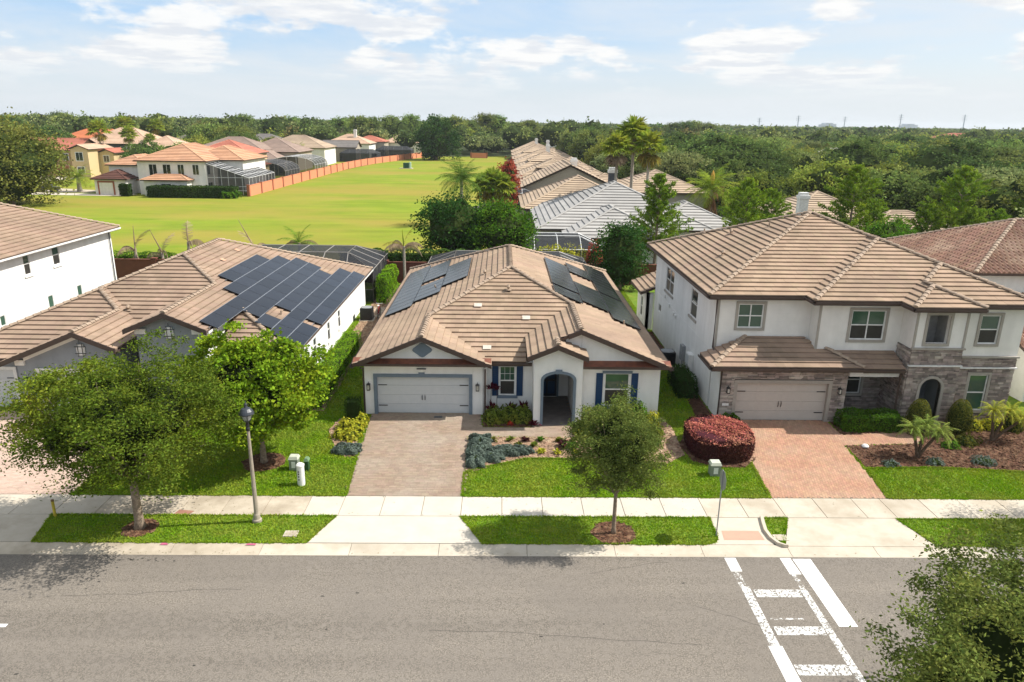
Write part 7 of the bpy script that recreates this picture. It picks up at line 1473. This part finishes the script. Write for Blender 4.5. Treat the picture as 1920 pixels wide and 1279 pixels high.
# service boxes on the cream house wall
t = thing('meter_cabinet', 'white tall service cabinet on the side wall of the cream house', 'meter cabinet', (10.75, 38.6, 0)); MB().box(10.62, 10.89, 38.3, 39.0, .3, 1.75).build('body', [M_TRIMW], t); MB().box(10.6, 10.619, 38.34, 38.96, .35, 1.7).build('door', [M_DOORW], t)
t = thing('meter_cabinet', 'grey electric meter box further back on the cream house side wall', 'meter cabinet', (10.8, 40.6, 0)); MB().box(10.7, 10.89, 40.1, 40.7, .8, 1.7).build('body', [M_GREYM], t); MB().tube([(10.8, 40.4, 0), (10.8, 40.4, .8)], .04, 5).build('conduit', [M_GREYM], t)
t = thing('utility_box', 'dark green transformer box out on the meadow', 'utility box', (-29.1, 229.5, 0)); MB().box(-30.4, -28.6, 229, 230.6, 0, 1.7).build('body', [M_GREEN], t); MB().box(-28.59, -28.1, 228.9, 230.7, 0, 1.9).build('side_panel', [mat('pale_green_panel', (.35, .5, .42), rough=.5)], t); MB().box(-31.6, -27.5, 228.4, 231.4, -.05, .12).build('pad', [M_CONC], t)
# distant street and parked car at the far left
sheet('far_street', [(-125, 143), (-79.5, 143), (-79.5, 147.5), (-97, 153), (-125, 153)], .012, M_CONCD, kind='structure'); sheet('far_driveway', [(-92, 138.2), (-69.5, 137.0), (-69.5, 140.9), (-78, 140.9), (-92, 142.4)], .02, M_CONC, kind='structure'); sheet('far_driveway', [(-112, 158), (-101, 158), (-101, 181), (-112, 181)], .02, M_CONC, kind='structure')
sheet('far_street', [(-100, 153), (-86, 149.8), (-86, 180), (-100, 180)], .006, M_FIELD, kind='structure')
t = thing('parked_car', 'dark car parked on the distant street by the olive oak', 'car', (-88.5, 143.8, 0)); b = MB()
prof = [(-2.2, .35), (-2.2, .8), (-1.6, .95), (-.9, 1.42), (.7, 1.45), (1.4, 1.0), (2.2, .85), (2.2, .35)]; m_ = len(prof)
b.add([(-88.5 + p[0], 143.0, p[1]) for p in prof] + [(-88.5 + p[0], 144.7, p[1]) for p in prof], [tuple(range(m_)), tuple(range(2 * m_ - 1, m_ - 1, -1))] + [(i, (i + 1) % m_, (i + 1) % m_ + m_, i + m_) for i in range(m_)]); b.build('body', [M_DARK], t)
MB().box(-89.3, -87.9, 142.985, 142.999, 1.0, 1.36).build('window', [M_GLASS], t)
for xx in (-89.9, -87.1):
    for yy in (143.05, 144.6): MB().tube([(xx, yy - .12, .33), (xx, yy + .12, .33)], .33, 10).build('wheel', [M_BLACK], t)
# ================================================================== LAWN GRASS (nobody could count the blades)
def tufts(name, regions, avoid, dens, size, seed, m=M_BLADE, kmax=None):
    r = np.random.default_rng(seed); Ps = []
    for poly in regions:
        xs = [p[0] for p in poly]; ys = [p[1] for p in poly]; A = (max(xs) - min(xs)) * (max(ys) - min(ys)); n = int(A * dens)
        P = np.stack([r.uniform(min(xs), max(xs), n), r.uniform(min(ys), max(ys), n)], 1); k = inpoly(P, poly)
        for a in avoid: k &= ~inpoly(P, a)
        Ps.append(P[k])
    P = np.vstack(Ps); n = len(P); a = r.uniform(0, 6.28, n); L_ = size * r.uniform(.6, 1.4, n); tx = r.normal(size=n) * .7; ty = r.normal(size=n) * .7
    w_ = size * .55; z0 = -.01; B0 = np.stack([P[:, 0] - np.cos(a) * w_, P[:, 1] - np.sin(a) * w_, np.full(n, z0)], 1); B1 = np.stack([P[:, 0] + np.cos(a) * w_, P[:, 1] + np.sin(a) * w_, np.full(n, z0)], 1)
    T1_ = np.stack([P[:, 0] + (tx + .25 * np.cos(a)) * L_, P[:, 1] + (ty + .25 * np.sin(a)) * L_, L_], 1)
    V = np.stack([B0, B1, T1_], 1).reshape(-1, 3); return link(name, npmesh(name, V, np.arange(3 * n).reshape(-1, 3), m), None, kind='stuff')
driv = [DRIVE_M, DRIVE_R, DRIVE_L] + [p for p, _ in BEDS]
ho = [rect(-6.8, 8.1, 33.6, 57), rect(10.8, 26, 33, 50), rect(-27, -10.7, 33.5, 57), rect(1.5, 4.1, 32, 34)]
tufts('grass', LAWNS[:4] + [rect(-22, 27, 25.38, 34)], driv + ho, 620, .050, 1)
tufts('grass', [rect(-10.8, -6.7, 34, 56), rect(7.9, 10.9, 34, 64)], driv + ho, 260, .07, 2)

def edge_tufts(polys, avoid, per_m, seed):
    r = np.random.default_rng(seed); Ps = []
    for poly in polys:
        for a, c in zip(poly, poly[1:] + poly[:1]):
            L_ = math.hypot(c[0] - a[0], c[1] - a[1]); n = int(L_ * per_m)
            if n < 1 or L_ > 80: continue
            t = r.uniform(0, 1, n); nx, ny = -(c[1] - a[1]) / L_, (c[0] - a[0]) / L_; o = r.normal(size=n) * .022
            o += .02 * np.sin(t * L_ * 2.1 + seed) * np.sin(t * L_ * 5.3)
            Ps.append(np.stack([a[0] + (c[0] - a[0]) * t + nx * o, a[1] + (c[1] - a[1]) * t + ny * o], 1))
    P = np.vstack(Ps); P = P[~np.any([inpoly(P, a) for a in avoid], axis=0)] if avoid else P
    n = len(P); a = r.uniform(0, 6.28, n); h = .055 * r.uniform(.6, 1.5, n); w_ = .024
    V = np.stack([np.stack([P[:, 0] - np.cos(a) * w_, P[:, 1] - np.sin(a) * w_, np.full(n, .005)], 1), np.stack([P[:, 0] + np.cos(a) * w_, P[:, 1] + np.sin(a) * w_, np.full(n, .005)], 1), np.stack([P[:, 0] + r.normal(size=n) * .04, P[:, 1] + r.normal(size=n) * .04, h], 1)], 1).reshape(-1, 3)
    link('grass', npmesh('grass', V, np.arange(3 * n).reshape(-1, 3), M_BLADE), None, kind='stuff')
yard_edges = [[(-16.7, 25.36), (-6.0, 25.36)], [(-1.42, 25.36), (10.8, 25.36)], [(15.5, 25.36), (27, 25.36)], [(-5.98, 25.37), (-6.66, 33.6)], [(-1.43, 25.37), (-1.45, 27.4)], [(10.8, 25.37), (11.05, 28.5)], [(15.47, 25.37), (15.95, 28.0)], [(-1.4, 27.45), (-.12, 28.1)], [(-.12, 28.1), (1.2, 28.75)], [(1.2, 28.75), (3.9, 28.7)], [(3.9, 28.7), (7.3, 28.3)], [(15.95, 28.0), (19, 28.1)], [(19, 28.1), (24, 27.6)]]
edge_tufts(LAWNS[:4] + yard_edges, [], 150, 3)
# ================================================================== WOODS
protos = []
for i in range(7):
    R_ = (5.5 + .6 * (i % 3), 5.3, 3.9 + .5 * (i % 2)); c, t_ = bt((M_WOOD, M_WOOD, WV[0], WV[1], WV[2], WV[0], M_WOOD)[i], R_, 4.9 + .3 * (i % 3), 200 + i, 120, 75, 1.1, .40, .26, core=.80, aspect=.7); protos.append((c, t_))
r = random.Random(5)
occ = []            # keep-out rectangles (x0,x1,y0,y1)
for o in bpy.data.objects:
    if o.get('category') == 'house':
        xs = []; ys = []
        for ch in o.children:
            if ch.name.startswith('wall'):
                Mx = Matrix.Translation(o.location) if o.get('_loc') else Matrix.Identity(4)
                for v in ch.data.vertices: q = Mx @ v.co; xs.append(q.x); ys.append(q.y)
        if xs: occ.append((min(xs) - 3.5, max(xs) + 3.5, min(ys) - 9, max(ys) + 3))
keep = [(-150, 3.5, 60, 262), (-60, 60, -50, 68), (-125, -70, 138, 182), (22, 36, 66, 122), (-135, -98, 185, 262)]
def free(x, y):
    if y < 66: return False
    if inpoly([(x, y)], FIELD)[0]: return False
    if -50 < x < 3 and 140 < y < 305: return False
    if -80 < x < -44 and y < 318: return False
    if x < -44 and y < 262 and (int(x * 7) % 5): return False
    if x < -44 and y < 165: return False
    for a in keep[1:]:
        if a[0] < x < a[1] and a[2] < y < a[3]: return False
    for a in occ:
        if a[0] < x < a[1] and a[2] < y < a[3]: return False
    return True
spots = []; cell = {}
def ok(x, y, d):
    k = (int(x // 12), int(y // 12))
    for i in (-1, 0, 1):
        for j in (-1, 0, 1):
            for q in cell.get((k[0] + i, k[1] + j), ()):
                if (q[0] - x) ** 2 + (q[1] - y) ** 2 < d * d: return False
    return True
def tops(x, y):   # crown-top height wanted
    return None
def add(x, y, d):
    if free(x, y) and ok(x, y, d): spots.append((x, y)); cell.setdefault((int(x // 12), int(y // 12)), []).append((x, y)); return True
for _ in range(26000):
    y = 70 + 440 * r.random() ** 1.25; x = r.uniform(-.78, .80) * (y + 25)
    add(x, y, 7.4 if y < 200 else 8.4)
spots.sort(key=lambda p: p[1]); near = spots[:285]; rest = spots[285:]
def tscale(x, y):
    s = r.uniform(.72, 1.18)
    if x > 20 and y < 140: s *= .84
    if y > 230 and x < 40: s *= 1.14
    return s
first = {}
for i, (x, y) in enumerate(near):
    k = r.randrange(7); s = tscale(x, y); sc_ = (s * r.uniform(.95, 1.2), s * r.uniform(.95, 1.2), s)
    gr = 'trees of the wood beyond the houses'; lb = ('rounded mid-green tree in the dense wood beyond the houses', 'rounded mid-green tree in the dense wood beyond the houses', 'dark green tree in the dense wood beyond the houses', 'yellow-green tree in the dense wood beyond the houses', 'pale sage-green tree in the dense wood beyond the houses', 'dark green tree in the dense wood beyond the houses', 'rounded mid-green tree in the dense wood beyond the houses')[k]
    if k not in first: first[k] = tree('broadleaf_tree', lb, 'tree', (x, y, 0), protos[k][0], protos[k][1], gr, r.uniform(0, 6), sc_)
    else: copy_tree(first[k], (x, y, 0), r.uniform(0, 6), sc_)
# the rest of the wood reads as one mass
def wood(name, pts, R_, quads, size, seed, zs, m=M_WOODF, hvar=.2):
    g = np.random.default_rng(seed); n = len(pts); pts = np.asarray(pts); Vs = []; Fs = []; Ms = []; base = 0
    K = 26
    s = 1 + g.uniform(-hvar, hvar, n)
    D = ell(n * K, g, .6).reshape(n, K, 3); D[:, :, 2] = np.abs(D[:, :, 2]) * 1.02 - .12
    C_ = D * np.array(R_) * s[:, None, None]; C_[:, :, 0] += pts[:, 0][:, None]; C_[:, :, 1] += pts[:, 1][:, None]; C_[:, :, 2] += zs[:, None] * s[:, None]
    ids = g.integers(0, K, (n, quads)); P = np.take_along_axis(C_, ids[:, :, None].repeat(3, 2), 1) + g.normal(size=(n, quads, 3)) * np.array(R_) * .15
    V, F = leaf_quads(P.reshape(-1, 3), size, g, aspect=.75, flat=.6)
    Vs.append(V); Fs.append(F); Ms.append(np.zeros(len(F), int)); base = len(V)
    bv, bf = blob((R_[0] * .72, R_[1] * .72, R_[2] * .76), g, 5, .10)
    BV = bv[None] * s[:, None, None] + np.stack([pts[:, 0], pts[:, 1], zs * s], 1)[:, None, :]; BF = bf[None] + (np.arange(n) * len(bv))[:, None, None] + base
    Vs.append(BV.reshape(-1, 3)); Fs.append(BF.reshape(-1, 4)); Ms.append(np.ones(len(bf) * n, int))
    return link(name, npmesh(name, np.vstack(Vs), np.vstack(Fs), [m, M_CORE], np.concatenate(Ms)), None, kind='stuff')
rest = np.array(rest); zs = np.full(len(rest), 5.2) + np.where((rest[:, 0] < 40) & (rest[:, 1] > 240), 1.6, 0) + rng.uniform(-1.2, .9, len(rest))
rg = np.random.default_rng(77); pick = rg.random(len(rest)); hs_ = rg.uniform(-1.6, 2.2, len(rest))
for q_, (lo_, hi_, m_, R3) in enumerate(((0, .36, M_WOODF, (6.1, 6.1, 4.6)), (.36, .60, WV[0], (5.4, 5.4, 5.4)), (.60, .76, WV[1], (5.2, 5.2, 4.2)), (.76, .95, WV[2], (6.6, 6.6, 4.4)), (.95, 1.01, WV[3], (4.2, 4.2, 4.6)))):
    k_ = (pick >= lo_) & (pick < hi_)
    wood('wood', rest[k_], R3, 400, .95, 10 + q_, zs[k_] + hs_[k_] * .7, m=m_, hvar=.30)
far = []; g = np.random.default_rng(9)
for y0, y1, n in ((500, 900, 1500), (900, 1800, 1500), (1800, 5200, 1800)):
    y = g.uniform(y0, y1, n); x = g.uniform(-.8, .82, n) * y; far.append(np.stack([x, y], 1))
fz = [np.full(len(f), z) + g.uniform(-.6, 1.3, len(f)) for f, z in zip(far, (5.6, 5.2, 4.5))]
for q_, (f_, z3, R3, n3, s3) in enumerate(((far[0], fz[0], (9, 9, 5.2), 110, 2.3), (far[1], fz[1], (16, 14, 5.4), 80, 4.0), (far[2], fz[2], (42, 30, 6.5), 50, 8))):
    k_ = rg.random(len(f_))
    for lo_, hi_, m_ in ((0, .45, M_WOODF), (.45, .75, WV[0]), (.75, 1.01, WV[2])):
        w2 = (k_ >= lo_) & (k_ < hi_); wood('far_wood', f_[w2], R3, n3, s3, 20 + q_, z3[w2], m=m_, hvar=.3 if q_ < 2 else .12)
# taller trees that break the skyline
TT = bt(M_WOOD, (5.0, 4.8, 3.2), 13.2, 301, 70, 26, 1.3, .6, .35, core=.7); TT2 = bt(M_WOOD, (5.2, 5, 2.6), 14.5, 302, 60, 24, 1.2, .6, .3, core=.55)
sk = [(-66, 352), (-61, 356), (-44, 360), (-30, 352), (-22, 356), (-8, 350), (-2, 354), (-74, 345), (92, 402), (98, 398), (104, 406), (110, 400), (-190, 330), (-118, 345), (-136, 352), (-98, 350), (14, 372), (-15, 362), (-52, 349)]
sl_ = ['tall tree breaking the skyline above the far end of the meadow', 'tall domed tree rising above the right-hand skyline', 'tall tree rising above the left skyline']
for i, (x, y) in enumerate(sk):
    T = (TT, TT2)[i % 2]; k = 1 if x > 60 else (2 if x < -90 else 0)
    tree('broadleaf_tree', sl_[k], 'tree', (x, y, 0), T[0], T[1], ['skyline trees beyond the meadow', 'skyline trees on the right', 'skyline trees on the left'][k], i * .8, r.uniform(.86, 1.08))
# ================================================================== HORIZON: transmission poles and towers
pole_px = [(368, 930, 27, 'transmission pole above the pines, leftmost of the row on the horizon'), (440, 960, 27, 'transmission pole second from the left, right of the pale office block'), (480, 900, 30, 'transmission pole in the middle of the row on the horizon'), (545, 880, 30, 'transmission pole second from the right edge'), (655, 905, 34, 'transmission pole nearest the right edge of the photo'), (330, 960, 24, 'faint transmission pole farthest left above the wood')]
for x, y, h, lb in pole_px:
    t = thing('transmission_pole', lb, 'power pole', (x, y, 0), 'transmission poles on the horizon'); MB().tube([(x, y, 0), (x, y, h)], [.8, .45], 6).build('pole', [M_FARB], t)
    b = MB(); [b.tube([(x - 3, y, h * .8 + 2.2 * k), (x + 3, y, h * .8 + 2.2 * k)], .25, 4) for k in range(3)]; b.build('cross_arm', [M_FARB], t)
for x, y, w_, h, lb in ((1140, 2600, 24, 27, 'pale blue office block on the horizon'), (1480, 2700, 26, 28, 'hazy stepped tower pair further right on the horizon')):
    t = thing('office_tower', lb, 'tower', (x, y, 0)); MB().box(x - w_ / 2, x + w_ / 2, y, y + 40, 0, h).build('block', [M_FARB], t); MB().box(x - w_ * .9, x - w_ / 2 - .1, y, y + 40, 0, h * .8).build('wing', [M_FARB], t); MB().box(x + w_ * .6, x + w_ * 1.1, y + 5, y + 40, 0, h * .88).build('wing', [M_FARB], t)
# ================================================================== AIR
hb = MB().box(-5600, 5600, -60, 6400, -1.2, 48).mesh('haze', []); hz_m = bpy.data.materials.new('haze'); hz_m.use_nodes = True; hn = hz_m.node_tree; hn.nodes.clear()
ho_ = hn.nodes.new('ShaderNodeOutputMaterial'); hv = hn.nodes.new('ShaderNodeVolumePrincipled'); hv.inputs['Color'].default_value = (.88, .94, 1, 1); hv.inputs['Density'].default_value = .00012; hv.inputs['Anisotropy'].default_value = .2
hn.links.new(hv.outputs[0], ho_.inputs['Volume']); hb.materials.append(hz_m)
if HAZE: link('haze', hb, None, kind='stuff')
